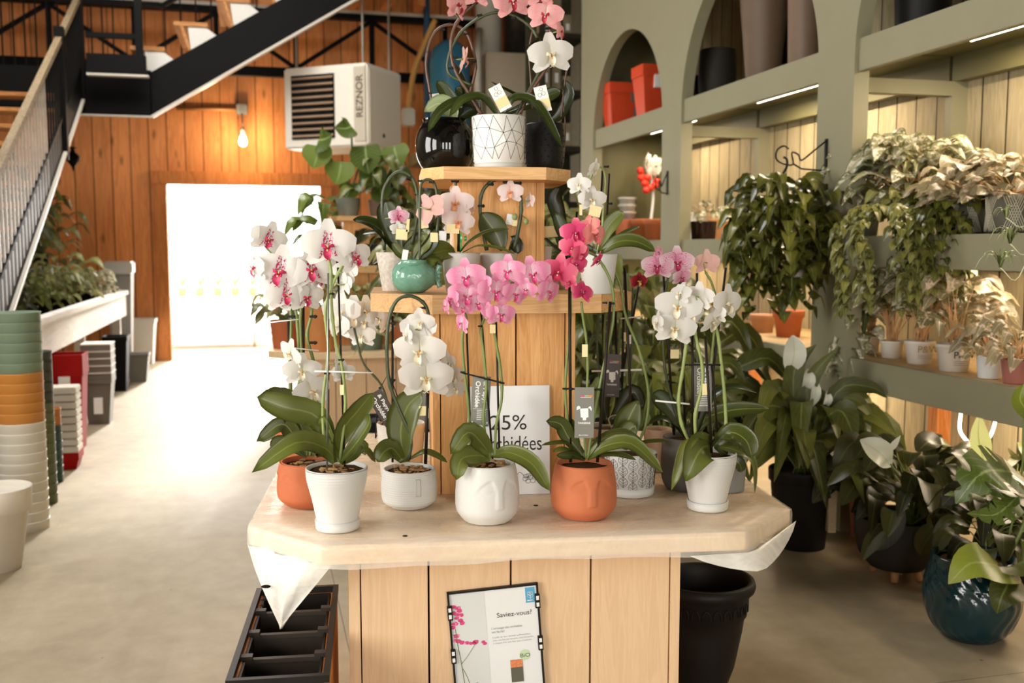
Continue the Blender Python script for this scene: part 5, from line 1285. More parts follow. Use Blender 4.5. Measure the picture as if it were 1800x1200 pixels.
for (a, c) in bays:
    for z0, z1 in ((2.47, 2.64), (1.45, 1.61), (.80, .96)):
        MB().box(U0 + .02, a - .0, z0, U0 + .06, c + .0, z1, bev=.003).build('shelf_beam', M_SAGE, arc)
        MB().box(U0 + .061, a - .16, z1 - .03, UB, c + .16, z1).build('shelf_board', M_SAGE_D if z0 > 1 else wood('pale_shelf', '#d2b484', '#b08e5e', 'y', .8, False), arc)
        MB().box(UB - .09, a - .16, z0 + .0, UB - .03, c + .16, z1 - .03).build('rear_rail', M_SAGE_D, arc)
for v in (4.90, 7.13):
    fb = MB(); fb.box(U0 + .09, v - .03, 2.39, UB, v + .03, 2.47); fb.box(UB - .10, v - .03, 1.61, UB - .0, v + .03, 2.39); fb.build('divider_frame', M_SAGE, arc)
    fb = MB(); fb.box(UB - .12, v - .04, 0, UB - .03, v + .04, .93); fb.build('rear_post', M_TRIMW, arc)
# strip lamps fixed under the shelves
M_TUBE = emis('lit_strip_lamp', '#fff0d8', 9.0); M_ALU = mat('#b9b4a6', .35, metal=.6, var=0)
def strip_lamp(u, va, vb, z, watts, label, col=(1.0, .80, .56)):
    t = root('strip_lamp', RW(u, (va + vb) / 2, z), label, 'strip lamp', 'strip lamps under the shelves', YAW); h = (vb - va) / 2
    MB().box(-.018, -h, -.012, .018, h, .0).build('housing', M_ALU, t)
    MB().tube([(0, -h + .02, -.018), (0, h - .02, -.018)], .008, 8).build('tube', M_TUBE, t)
    d = bpy.data.lights.new('strip_lamp_light', 'AREA'); d.shape = 'RECTANGLE'; d.size = .03; d.size_y = 2 * h - .06; d.energy = watts; d.color = col
    o = bpy.data.objects.new('strip_lamp_light', d); COL.objects.link(o); o.parent = t; o.location = (0, 0, -.03)
names = {0: 'near', 1: 'middle', 2: 'far'}
for i, (a, c) in enumerate(bays):
    for z, w_, lv in ((2.608, 24, 'top'), (1.578, 9, 'middle'), (.928, 24, 'lowest')):
        strip_lamp(3.5, a + .35, c - .3, z - .001, w_ if not (i == 2 and lv == 'top') else 14, f'lit strip lamp under the {lv} shelf of the {names[i]} arched bay')
# scroll brackets on two posts
def bracket(px, py, v0, label, k_=1.0):
    w = PU(px, py, U0 - .004); t = root('plant_bracket', RW(*w), label, 'bracket', rotz=YAW)
    MB().box(-.004, -.012, -.09, .003, .012, .09).build('plate', M_CLIP, t)
    MB().tube(spline([Vector((q[0] * k_, q[1], q[2])) for q in ((0, 0, .08), (-.08, 0, .02), (-.15, 0, -.03), (-.17, 0, .0), (-.21, 0, .01), (-.20, 0, -.05), (-.24, 0, -.055), (-.30, 0, -.03), (-.30, 0, .02), (-.26, 0, .045), (-.23, 0, .03))], 40), .005, 6).build('scroll_arm', M_CLIP, t); MB().tube([(0, 0, -.085), (-.15 * k_, 0, -.075), (-.20 * k_, 0, -.05)], .005, 6).build('lower_stay', M_CLIP, t)
    return t, RW(*w)
bk, bw = bracket(1452, 273, 0, 'black wire scroll bracket on the nearer post above the hanging pothos')
bracket(1173, 321, 0, 'small black wire scroll bracket on the farther post', .32)

# ---------------------------------------------------------------- staircase
M_STEEL = mat('#0a0807', .6, var=.003, spec=.12); M_STEEL_LIT = mat('#cfc6b8', .4, var=.02); M_TREAD = wood('stair_tread', '#c98e55', '#9a6230', 'x', .9, False)  # pale steel copy: light on the flange edges painted in
M_CHIP = mat('#d8d4cc', .8, var=.14, scale=120)
US = -1.70
st = root('staircase', (0, 0, 0), 'black steel staircase with wooden treads turning at a landing on the left', 'staircase', rotz=YAW)
def PSu(x, y): return PU(x, y, US)
s0 = PSu(12, 540); s1 = PSu(152, 150)
slope = (s1[2] - s0[2]) / (s1[1] - s0[1]); zf = lambda v: s0[2] + (v - s0[1]) * slope
vF = s0[1] - s0[2] / slope; vL = 11.0; zl = zf(vL)
print('stairs slope', slope, 'vF', vF, 'landing z', zl)
def stringer(u, y0, v1, nm='stringer'):
    b = MB(); th = .27
    vs = [(u, vF, 0), (u, vF + .3, 0), (u, v1, zf(v1)), (u, v1, zf(v1) + th), (u, vF, zf(vF) + th + .0)]
    n = len(vs); vv = vs + [(x + .012, y, z) for x, y, z in vs]
    b.add(vv, [tuple(reversed(range(n))), tuple(range(n, 2 * n))] + [(i, (i + 1) % n, n + (i + 1) % n, n + i) for i in range(n)])
    b.build(nm, M_STEEL, st)
UL_ = US - 1.15
for u in (US - .006, UL_): stringer(u, 0, vL)
MB().bar((US + .01, vF + .15, .0), (US + .01, vL, zf(vL) - .0), .05, .022).build('bottom_flange', M_STEEL_LIT, st)  # bright lower edge of the stringer put into the colour
nst = int(zl / .19)
for k in range(nst):
    z = (k + 1) * .19; v = vF + (z - .12) / slope
    MB().box(UL_ + .012, v - .14, z - .04, US - .006, v + .14, z, bev=.004).build('tread', M_TREAD, st)
# railing of the lower flight
RH = .98
hr = MB().bar((US + .0, vF + .35, zf(vF + .35) + RH), (US, vL, zf(vL) + RH), .055, .05); hr.build('handrail', wood('rail_oak', '#8d7a5e', '#6a5940', 'y', .8, False), st)
MB().bar((US, vF + .35, zf(vF + .35) + .30), (US, vL, zf(vL) + .30), .03, .03).build('bottom_rail', M_STEEL, st)
nb = int((vL - vF - .4) / .115)
for k in range(nb):
    v = vF + .45 + k * .115
    MB().bar((US, v, zf(v) + .02), (US, v, zf(v) + RH - .02), .016).build('baluster', mat('#9c9286', .4, metal=.3) if v < 9.2 else M_STEEL, st)  # nearer balusters pale, their sun glint put into the colour
for v in (9.9, vL): MB().bar((US, v, zf(v) - .1), (US, v, zf(v) + RH + .1), .08).build('newel_post', M_STEEL, st)
b = MB(); b.bar((UL_, vF + .35, zf(vF + .35) + RH), (UL_, vL, zf(vL) + RH), .05, .04)
b.build('handrail', M_STEEL, st)
for k in range(nb // 2):
    v = vF + .45 + k * .23; MB().bar((UL_, v, zf(v) + .02), (UL_, v, zf(v) + RH - .02), .016).build('baluster', M_STEEL, st)
# landing and upper flight (rises to the right)
LV0, LV1 = vL, vL + 1.25; 
q0 = PV(268, 204, LV0); q1 = PV(620, 2, LV0); sl2 = (q1[2] - q0[2]) / (q1[0] - q0[0]); zb = q0[2]
MB().box(UL_, LV0, zb, q0[0] - .0, LV0 + .012, zb + .46).build('landing_edge', M_STEEL, st)
MB().box(UL_, LV0 - .02, zb - .015, q0[0], LV0 + .05, zb).build('bottom_flange', M_STEEL_LIT, st)
MB().box(UL_, LV0 + .012, zb + .36, q0[0], LV1, zb + .46).build('landing_floor', M_STEEL, st)
# tall post and box beam seen above the landing
xA = PV(160, 120, LV0)[0]; xB = PV(262, 120, LV0)[0]; zA = PV(200, 138, LV0)[2]; zB2 = PV(200, 104, LV0)[2]
MB().box(xA, LV0 - .30, zA, xB, LV0 - .22, zB2, bev=.004).build('landing_beam', M_STEEL, st)
MB().box(xA, LV0 - .31, zA - .02, xB + .02, LV0 - .2, zA).build('beam_flange', M_STEEL_LIT, st)
MB().bar((xB - .06, LV0 - .26, zB2), (xB - .06, LV0 - .26, CEIL - .6), .07).build('newel_post', M_STEEL, st)
zr = PV(200, 72, LV0)[2]
MB().bar((xA, LV0 - .26, zr), (xB - .06, LV0 - .26, zr), .05).build('guard_rail', M_STEEL, st)
UE = 2.3
def z2(u): return zb + (u - q0[0]) * sl2
TH2 = PV(400, 55, LV0)[2] - PV(400, 128, LV0)[2]
b = MB(); v = LV0; vs = [(q0[0] - .02, v, zb), (q0[0], v, zb), (UE, v, z2(UE)), (UE, v, z2(UE) + TH2), (q0[0] - .02, v, zb + TH2 * 1.02)]
vv = vs + [(x, y + .014, z) for x, y, z in vs]; n = 5
b.add(vv, [tuple(range(n)), tuple(reversed(range(n, 2 * n)))] + [(i, n + i, n + (i + 1) % n, (i + 1) % n) for i in range(n)]); b.build('stringer', M_STEEL, st)
MB().bar((q0[0], LV0 - .015, zb - .01), (UE, LV0 - .015, z2(UE) - .01), .10, .025).build('bottom_flange', M_STEEL_LIT, st)  # lit underside of the upper stringer painted pale
for k in range(8):
    u = q0[0] - .12 + k * .43; z = z2(u + .2) + TH2 + .19
    MB().box(u - .08, LV0 + .03, z, u + .26, LV1, z + .045, bev=.004).build('tread', M_TREAD, st)
    b = MB(); zl_ = z2(u + .02) + TH2 - .06; zr_ = z2(u + .34) + TH2 - .06
    vs = [(u + .06, LV0 + .05, z), (u + .24, LV0 + .05, z), (u + .38, LV0 + .05, zr_ + .06), (u + .10, LV0 + .05, zl_ - .02)]
    vv = vs + [(x, LV0 + .3, zz) for x, y, zz in vs]; b.add(vv, [tuple(range(4)), tuple(reversed(range(4, 8)))] + [(i, 4 + i, 4 + (i + 1) % 4, (i + 1) % 4) for i in range(4)]); b.build('tread_bracket', M_CHIP, st)
    MB().bar((u + .0, LV0 + .04, z), (u + .12, LV0 + .04, zl_ - .03), .05, .03).build('riser_strut', M_TREAD, st)
for k in range(14):
    u = q0[0] + .05 + k * .17; MB().bar((u, LV1, z2(u) + TH2), (u, LV1, z2(u) + TH2 + .95), .016).build('baluster', M_STEEL, st)
MB().bar((q0[0], LV1, z2(q0[0]) + TH2 + .95), (UE, LV1, z2(UE) + TH2 + .95), .05).build('handrail', M_STEEL, st)
for k in range(12):
    u = UL_ + .05 + k * .115
    if u < q0[0]: MB().bar((u, LV1, zb + .46), (u, LV1, zb + 1.4), .016).build('baluster', M_STEEL, st)
MB().bar((UL_, LV1, zb + 1.4), (q0[0], LV1, zb + 1.4), .05).build('guard_rail', M_STEEL, st)

# ---------------------------------------------------------------- steel truss along the back wall, mezzanine joists
VT = 13.4
def pv(x, y, v=VT): return PV(x, y, v)
tr_ = root('roof_truss', (0, 0, 0), 'black steel lattice truss running across the orange back wall', 'truss', rotz=YAW)
zt0 = pv(650, 125)[2]; zt1 = pv(650, 26)[2]
MB().box(U_L + .05, VT, zt0 - .12, 3.0, VT + .1, zt0).build('lower_chord', M_STEEL, tr_); MB().box(U_L + .05, VT - .02, zt1 - .07, 3.0, VT + .12, zt1).build('upper_chord', M_STEEL, tr_)
MB().box(U_L + .05, VT - .04, zt1, 3.0, VT + .1, zt1 + .04).build('chord_flange', M_STEEL_LIT, tr_)
for k in range(7):
    u = -3.4 + k * .98; MB().bar((u, VT + .05, zt0), (u, VT + .05, zt1 - .07), .06).build('upright', M_STEEL, tr_)
    if k < 6: 
        a, c = ((u, zt0), (u + .98, zt1 - .07)) if k % 2 == 0 else ((u, zt1 - .07), (u + .98, zt0)); MB().bar((a[0], VT + .05, a[1]), (c[0], VT + .05, c[1]), .05).build('diagonal', M_STEEL, tr_)
for k in range(6):
    x = 625 + k * 58; w = PV(x, 10, 12.9)
    o = MB().box(-.05, 0, 0, .05, .45, .5).build('ceiling_joist', M_TRIMW, None, loc=RW(w[0], 12.9, zt1 + .04), rotz=YAW); o['kind'] = 'structure'; o.name = 'trim_%d' % (k + 2)

# ---------------------------------------------------------------- unit heater
HY = 10.9; hc = P(645, 180, HY)                                   # its near vertical edge
ht = root('unit_heater', hc, 'white box unit heater with dark louvres hung from the truss', 'heater', rotz=math.radians(-22))
M_HT = mat('#f6efe2', .4, var=.01); W_, D_ = 1.06, .78
zbt = P(645, 256, HY).z - hc.z; zt_ = P(645, 109, HY).z - hc.z
MB().box(-W_, 0, zbt, 0, D_, zt_, bev=.02).build('cabinet', M_HT, ht)
lx0, lx1, lz0, lz1 = -W_ * .90, -W_ * .38, zbt + .10, zt_ - .09
MB().box(lx0, -.012, lz0, lx1, .002, lz1).build('louvre_opening', M_BLACKIN, ht)
for k in range(10):
    z = lz0 + (k + .5) * (lz1 - lz0) / 10; M = Matrix.Translation((0, -.02, z)) @ Matrix.Rotation(.7, 4, 'X'); MB().box(lx0 + .01, -.02, -.004, lx1 - .01, .02, .004, M=M).build('louvre_blade', mat('#a88c74', .4, var=.02), ht)
MB().box(-.155, -.014, zbt + .05, -.015, .001, zt_ - .04).build('name_strip', mat('#cfc4b0', .4, var=.01), ht)
o = text('lettering', 'REZNOR', .115, mat('#4a3a2c', .5, var=0), ht, Matrix.Translation((-.045, -.016, zbt + .30)) @ Matrix.Rotation(-PI / 2, 4, 'Y') @ RX, .001, bold=.0012)
MB().box(-.001, .05, zbt + .03, .006, D_ - .04, zt_ - .06).build('side_panel', mat('#f2e9d8', .4, var=.01), ht)
MB().box(.006, D_ * .42, zbt + .12, .012, D_ * .42 + .04, zbt + .16).build('side_knob', M_STEEL, ht)
for x_, y_ in ((-.95, .1), (-.1, .1), (-.1, .68)): MB().bar((x_, y_, zt_), (x_, y_, CEIL - hc.z), .018).build('hanger_rod', M_ALU, ht)
gpr = root('gas_pipe', (0, 0, 0), 'yellow gas pipe bending down the back wall to the heater', 'pipe', rotz=YAW)
gx = MB(); gp = [(718, 195), (727, 130), (745, 80), (765, 35)]
gx.tube(spline([Vector(PV(x, y, 12.7)) for x, y in gp], 20), .035, 8); gx.build('pipe_run', mat('#d9a85c', .5, var=.02), gpr)
c = PV(717, 205, 12.7); MB().box(c[0] - .08, 12.6, c[2] - .12, c[0] + .08, 12.78, c[2] + .1, bev=.02).build('gas_valve', M_ALU, gpr)

# bulb on a conduit along the wall
bl = root('wall_bulb', (0, 0, 0), 'bare lit bulb hanging from a conduit box on the back wall', 'light bulb', rotz=YAW)
a = PV(310, 190, V_BACK - .04); c = PV(425, 193, V_BACK - .04)
MB().tube([a, c], .025, 8).build('conduit', mat('#b07c4c', .5), bl); MB().box(c[0] - .07, V_BACK - .12, c[2] - .07, c[0] + .07, V_BACK, c[2] + .07, bev=.01).build('junction_box', M_ALU, bl)
d = PV(427, 246, V_BACK - .3); MB().tube([(c[0], V_BACK - .1, c[2] - .06), (d[0], V_BACK - .3, c[2] - .2), (d[0], V_BACK - .3, d[2] + .14)], .01, 6).build('cord', M_ALU, bl)
MB().tube([(d[0], V_BACK - .3, d[2] + .16), (d[0], V_BACK - .3, d[2] + .06)], .03, 8).build('socket', M_ALU, bl)
MB().lathe([(.0005, -.085), (.04, -.07), (.052, -.03), (.045, .02), (.028, .06)], 16, (d[0], V_BACK - .3, d[2])).build('bulb', emis('bulb_glow', '#ffd9a0', 60), bl)
ld = bpy.data.lights.new('wall_bulb_light', 'POINT'); ld.energy = 30; ld.color = (1, .72, .42); ld.shadow_soft_size = .05
lo = bpy.data.objects.new('wall_bulb_light', ld); COL.objects.link(lo); lo.parent = bl; lo.location = (d[0], V_BACK - .42, d[2])
# dark hanging ornament
w = PV(128, 277, 12.4); on = root('hanging_ornament', RW(*w), 'black turned finial ornament hanging in front of the back wall', 'ornament', rotz=YAW)
MB().lathe([(.0005, -.16), (.02, -.1), (.075, -.03), (.075, .02), (.03, .06), (.02, .1), (.05, .11), (.0005, .13)], 20).build('body', M_STEEL, on)
MB().tube([(0, 0, .12), (0, 0, CEIL - w[2])], .004, 5).build('cord', M_STEEL, on)

# ---------------------------------------------------------------- boiler corner behind the stand
def rootR(name, u, v, z, label, cat, group=None): return root(name, RW(u, v, z), label, cat, group, YAW)
t = PV(791, 150, 13.0); tk = rootR('pressure_tank', t[0], 13.0, PV(791, 262, 13.0)[2], 'tall blue pressure tank raised in the back corner behind the stand', 'tank')
R_ = (PV(826, 150, 13)[0] - PV(756, 150, 13)[0]) / 2; Ht_ = PV(791, 70, 13)[2] - PV(791, 262, 13)[2]
MB().lathe([(R_ * .7, 0), (R_, .12), (R_, Ht_ - .3), (R_ * .85, Ht_ - .12), (R_ * .4, Ht_ - .02), (.001, Ht_)], 36).build('vessel', mat('#3f86a8', .25, var=.02), tk)
MB().box(-R_ * .5, -R_ - .004, Ht_ * .3, R_ * .5, -R_ + .03, Ht_ * .45).build('label_sticker', M_PAPER, tk)
q = PV(855, 90, 12.6); x1 = PV(985, 180, 12.6)
bo = rootR('boiler_cabinet', 0, 0, 0, 'beige boiler cabinet with white flue in the back corner', 'boiler')
bo.location = (0, 0, 0)
MB().box(q[0], 12.6, x1[2] - 1.2, x1[0], 13.5, q[2], bev=.02).build('cabinet', mat('#b9ac94', .5, var=.01), bo)
f = PV(862, 60, 12.9); MB().lathe([(.17, 0), (.17, 2.0)], 24, (f[0], 13.0, q[2])).build('flue', mat('#c9c4b8', .4, var=.02), bo)
f = PV(905, 60, 12.9); MB().lathe([(.2, 0), (.2, 2.0)], 24, (f[0] + .1, 13.1, q[2])).build('dark_flue', mat('#4a4640', .3, metal=.5), bo)
MB().tube([(PV(840, 150, 12.5)[0], 12.5, q[2] - 1.4), (PV(840, 150, 12.5)[0], 12.5, q[2] - .1), (PV(838, 150, 12.5)[0] + .1, 12.8, q[2] + .3)], .045, 8).build('pipe', mat('#c9c4b8', .5), bo)
MB().tube([(PV(750, 0, 13.2)[0], 13.2, 0), (PV(750, 0, 13.2)[0], 13.2, CEIL)], .04, 8).build('blue_pipe', mat('#39688c', .4), bo)
# platform carrying boiler and tank
x0p = PV(752, 0, 12.4)[0]; zp = PV(791, 262, 13.0)[2] - .002
o = rootR('storage_platform', 0, 0, 0, 'dark timber platform carrying the boiler and tank in the back corner', 'platform'); o.location = (0, 0, 0)
MB().box(x0p, 12.5, zp - .15, 3.0, 14.2, zp).build('deck', M_SAGE_D, o)
for u in (x0p + .05, 1.6, 2.9): MB().box(u, 12.5, 0, u + .1, 12.6, zp - .15).build('leg', M_STEEL, o)
rk = rootR('storage_rack', 0, 0, 0, 'tall dark storage rack beside the arched shelving', 'rack'); rk.location = (0, 0, 0)
ra, rb_ = PV(950, 0, 10.5)[0], PV(1024, 0, 10.5)[0]
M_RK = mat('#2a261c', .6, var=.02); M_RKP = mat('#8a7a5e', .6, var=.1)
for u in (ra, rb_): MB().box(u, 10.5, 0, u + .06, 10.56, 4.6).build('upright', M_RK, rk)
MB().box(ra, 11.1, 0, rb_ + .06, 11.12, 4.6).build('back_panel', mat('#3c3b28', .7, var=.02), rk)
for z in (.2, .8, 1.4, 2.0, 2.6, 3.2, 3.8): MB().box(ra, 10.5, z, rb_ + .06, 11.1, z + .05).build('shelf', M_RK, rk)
rr = random.Random(3)
i_ = 0
for z in (2.65, 3.25, 3.85):
    for k in range(3):
        w = root('carton', RW(ra + .12 + k * (rb_ - ra - .1) / 3, 10.8, z), ['small carton on the rack, ' + s_ for s_ in ('left of its shelf', 'middle of its shelf', 'right of its shelf')][k] + {2.65: ', lowest loaded level', 3.25: ', middle loaded level', 3.85: ', top level'}[z], 'carton', 'cartons on the storage rack', YAW)
        h = .16 + rr.random() * .3; MB().box(-.05, -.1, 0, .05, .1, h, bev=.004).build('box_body', M_RKP, w); MB().box(-.02, -.102, h * .3, .02, -.1, h * .6).build('label_panel', M_PAPER, w)

# ---------------------------------------------------------------- left: whitewashed plant table
M_WW = wood('whitewashed_boards', '#f6f3ee', '#e2d8ca', 'y', .6, False, .7, contrast=.7)
TU = -1.6; tv0, tv1 = 7.2, 12.7; tzt, tzb = 1.04, .74
tb = rootR('plant_table', 0, 0, 0, 'long whitewashed timber planting table beneath the stairs along the left', 'table'); tb.location = (0, 0, 0)
MB().box(TU, tv0, tzb, TU + .04, tv1, tzt - .05, bev=.004).build('front_board', M_WW, tb); MB().box(TU - .03, tv0 - .02, tzt - .05, TU + .07, tv1 + .03, tzt, bev=.004).build('top_rail', M_WW, tb)
MB().box(-3.1, tv1 - .04, tzb, TU, tv1, tzt - .05).build('end_board', M_WW, tb); MB().box(-3.1, tv0, tzb, TU, tv0 + .04, tzt - .05).build('end_board', M_WW, tb)
MB().box(-3.1, tv0 + .04, tzb + .1, TU - .001, tv1 - .04, tzb + .16).build('bed', M_SOIL, tb); MB().box(-3.14, tv0, tzb, -3.1, tv1, tzt).build('rear_board', M_WW, tb)
for u in (TU - .1, -3.05):
    for v in (tv0 + .1, 10.0, tv1 - .2): MB().box(u, v, 0, u + .09, v + .09, tzb).build('leg', M_WW, tb)
# raised plank inside the bed carrying dark pots
sh = rootR('plant_step', 0, 0, 0, 'raised timber step on blocks inside the whitewashed planting table', 'plank'); sh.location = (0, 0, 0)
MB().box(-2.9, 8.2, 1.30, -2.2, 12.4, 1.34).build('board', M_STEEL, sh)
for v in (8.5, 10.2, 12.1): MB().box(-2.85, v, tzb + .161, -2.3, v + .08, 1.30).build('block', M_WW, sh)

# nested colourful pots standing in tall stacks at the left edge
def nested(cx, bot, wpx, Y, bands, label, grp, H0=.30, step=.055, taper=.86):
    z = 0.0; R_ = wpx / 2 * Y / F; c = P(cx, 600, Y)
    first = {}
    for col, n, nm in bands:
        m = mat(col, .55, var=.012, scale=4)
        for k in range(n):
            base = Vector((c.x, c.y, z))
            if nm not in first:
                o = root('nested_pot', base, '', 'flower pot', grp)
                b = MB(); hh = step; b.lathe([(R_ * .985, 0.0), (R_ * .995, hh * .90), (R_ * 1.012, hh * .92), (R_ * 1.012, hh), (R_ * .94, hh), (R_ * .89, hh * .3)], 48)
                b.build('pot_wall', m, o); first[nm] = o
            else: o = copy_obj(first[nm], None, location=base)
            o['label'] = f'{nm} pot nested in {label}'; o['group'] = f'{nm} pots in {label}'
            z += step
    return z
zz = (PZ(35, 942, 0)).y; Yst = zz + .15
nz = nested(29, 945, 82, Yst, (('#d9d3c4', 11, 'cream'), ('#c8873f', 5, 'ochre'), ('#7d9078', 6, 'sage green')), 'the tall tricolour stack at the left edge', 'x', step=P(0, 548, Yst).z / 22)
Y2 = Yst + .55; nested(63, 0, 50, Y2, (('#59603a', 10, 'olive green'), ('#3c4034', 5, 'dark grey green')), 'the olive stack behind the tricolour one', 'x', step=.062)
Y3 = Yst + 1.1; nested(80, 0, 40, Y3, (('#20403c', 7, 'deep teal'), ('#b8702e', 2, 'rust orange')), 'the teal and rust stack', 'x', step=.055)

# loose white rimmed pot, front left
p = Plant('flower_pot', 'empty cream rimmed flower pot on the floor at the lower left edge', 'flower pot', -18, 1008, 60, z=0)
make_pot(p.r, 'rimmed', p.px(56), p.px(34), p.height_to(855), mat('#d5cdbf', .55, var=.02), soil=False, thick=.01)

# square planters under the planting table
def square_pot(u, v, w, d, h, m, label, grp=None, taper=.82, rims=0, z0=0.0, inner=True, stick=None, rimh=.05):
    t = rootR('square_planter', u, v, z0, label, 'planter', grp); a, c = w / 2, d / 2
    b = MB(); tt = taper
    def ring(s_, z, i=0): return [Vector((x * (a * s_ - i), y * (c * s_ - i), z)) for x, y in ((-1, -1), (1, -1), (1, 1), (-1, 1))]
    rs = [ring(tt, 0), ring(.97, h - rimh), ring(1.03, h - rimh), ring(1.03, h), ring(1.03, h, .012), ring(.97, h - rimh, .014), ring(tt, .03, .014)]
    vs = [q for r in rs for q in r]; fs = [(k * 4 + i, k * 4 + (i + 1) % 4, k * 4 + 4 + (i + 1) % 4, k * 4 + 4 + i) for k in range(len(rs) - 1) for i in range(4)]
    b.add(vs, fs + [(3, 2, 1, 0), tuple(range(24, 28))]); b.build('planter_body', m, t)
    if stick: MB().box(-a * .25, -c * 1.0 - .012, h * stick[0], a * .35, -c * .9, h * stick[1]).build('sticker', M_PAPER, t)
    for k in range(rims):
        z = h + (k + 1) * .0
    return t
M_RED = mat('#a00e0b', .65, var=.015, spec=.15); M_GRB = mat('#6a645a', .5, var=.02); M_GRL = mat('#d9d3c6', .5, var=.02)
def at_floor(px, py): r = to_room(PZ(px, py, 0)); return r[0], r[1]
# red planters: one upright stack of two plus one lower in front
u, v = at_floor(140, 800)
square_pot(u - .12, v + .30, .27, .27, .74, M_RED, 'tall red square planter under the whitewashed table', taper=.78, stick=(.5, .78), rimh=.16)
square_pot(u - .16, v - .22, .22, .22, .50, M_RED, 'shorter red square planter in front of the tall red one', taper=.7, rimh=.05)
for k in range(9):
    t = root('nested_tray', RW(u - .02, v - .42, .12 + k * .052), 'pale ribbed tray in the leaning stack in front of the red planters', 'tray', 'pale ribbed trays stacked by the red planters', YAW) if k == 0 else copy_obj(t0_, None, location=RW(u - .02, v - .42, .12 + k * .052))
    if k == 0: MB().box(-.10, -.10, 0, .10, .10, .046, bev=.006).build('tray_body', M_GRL, t); t0_ = t
base_ = square_pot(u - .02, v - .42, .2, .2, .119, M_RED, 'low red square pot carrying the pale ribbed trays', taper=.8)
u, v = at_floor(172, 748)
for k in range(6):
    z0 = .0 if k == 0 else .46 + (k - 1) * .085
    if k == 0: g0 = square_pot(u, v + .16, .24, .26, .40, M_GRB, 'bottom grey square planter of the nested stack with a white sticker', taper=.72, stick=(.25, .6), rimh=.03)
    elif k == 1:
        g1 = rootR('square_planter', u, v + .16, .403, 'grey square planter rim nested in the grey stack', 'planter', 'grey square planters nested under the table'); MB().box(-.122, -.132, 0, .122, .132, .048).build('planter_body', M_GRB, g1); MB().box(-.128, -.138, .048, .128, .138, .060, bev=.004).build('rim', M_GRL, g1)
    else: copy_obj(g1, None, location=RW(u, v + .16, .403 + (k - 1) * .063))
u, v = at_floor(212, 690); square_pot(u - .05, v + .2, .25, .28, .60, M_STEEL, 'tall black square planter at the far end under the table', taper=.75, stick=None)
u, v = at_floor(242, 672); square_pot(u, v + .12, .26, .26, .33, M_GRB, 'small charcoal square planter on the floor by the doorway', taper=.7, rimh=.02)
u, v = at_floor(243, 640); square_pot(u, min(v + .2, V_BACK - .26), .46, .40, .60, mat('#e9e5dd', .5, var=.01), 'white tapered square planter against the back wall by the doorway', taper=.8)
u, v = at_floor(216, 655); square_pot(u, v + .05, .30, .30, 1.22, mat('#8d8a84', .4, var=.04), 'tall grey column planter with a white rim behind the table end', taper=.7, rimh=.001)
t = rootR('planter_liner', u, v + .05, 1.222, 'white plastic liner sitting on top of the tall grey column planter', 'planter liner'); MB().box(-.165, -.165, 0, .165, .165, .16, bev=.02).build('liner_body', M_WHITE, t)

# ---------------------------------------------------------------- outside the doorway: daylight washout put into pale colours
def out_pt(px, py, v): return PV(px, py, v)
be = rootR('nursery_bench', 0, 0, 0, 'slatted nursery bench, pale with painted-in glare, standing outside the doorway', 'bench'); be.location = (0, 0, 0)
zb_ = out_pt(400, 520, 19.0)[2]; ua, ub = -2.6, 1.4
MB().box(ua, 18.6, zb_ - .06, ub, 20.0, zb_).build('bench_top', M_WHITE, be)
for u in (ua + .1, -.6, ub - .1): MB().box(u, 18.7, 0, u + .08, 18.8, zb_ - .06).build('leg', M_WHITE, be)
gm = leafmat('washed_out_leaf', '#9fb070', '#cfd8a0', rib=None, veins=0, trans=.2)  # leaves lightened to look washed out by daylight
for k in range(12):
    u = -2.3 + k * .31
    if k == 0:
        t = root('outdoor_plant', RW(u, 19.0, zb_), '', 'potted plant', 'small plants on the bench outside the doorway', YAW)
        MB().lathe([(.07, 0), (.09, .16), (.085, .16), (.08, .14)], 16).build('pot', mat('#d08050', .6), t)
        b = MB(); r_ = random.Random(2)
        for i in range(30):
            a = r_.random() * 6.28; b.blade([(0, 0, .15), (.08 * math.cos(a), .08 * math.sin(a), .25 + r_.random() * .1), (.16 * math.cos(a), .16 * math.sin(a), .26 + r_.random() * .15)], .06, (0, 0, 1), 'oval', seg=3, cross=2)
        b.build('foliage', gm, t); t['label'] = 'small leafy plant in terracotta on the bench outside the doorway'; ob_ = t
    else: copy_obj(ob_, None, location=RW(u, 19.0, zb_))
ca = rootR('plant_trolley', 0, 0, 0, 'low wheeled plant trolley parked just outside the doorway', 'trolley'); ca.location = (0, 0, 0)
wz = .09; wv = 16.0
MB().box(-1.6, wv, .2, .2, wv + .9, .24).build('deck', M_WHITE, ca); MB().bar((-1.6, wv, .24), (-1.6, wv, 1.0), .03).build('handle', M_ALU, ca)
for u, v in ((-1.45, wv + .05), (-.1, wv + .05), (-1.45, wv + .85), (-.1, wv + .85)): MB().lathe([(.0005, -.02), (.08, -.02), (.09, 0), (.08, .02), (.0005, .02)], 20, M=Matrix.Translation((u, v, wz)) @ Matrix.Rotation(PI / 2, 4, 'Y')).build('wheel', mat('#8f8a80', .5), ca)

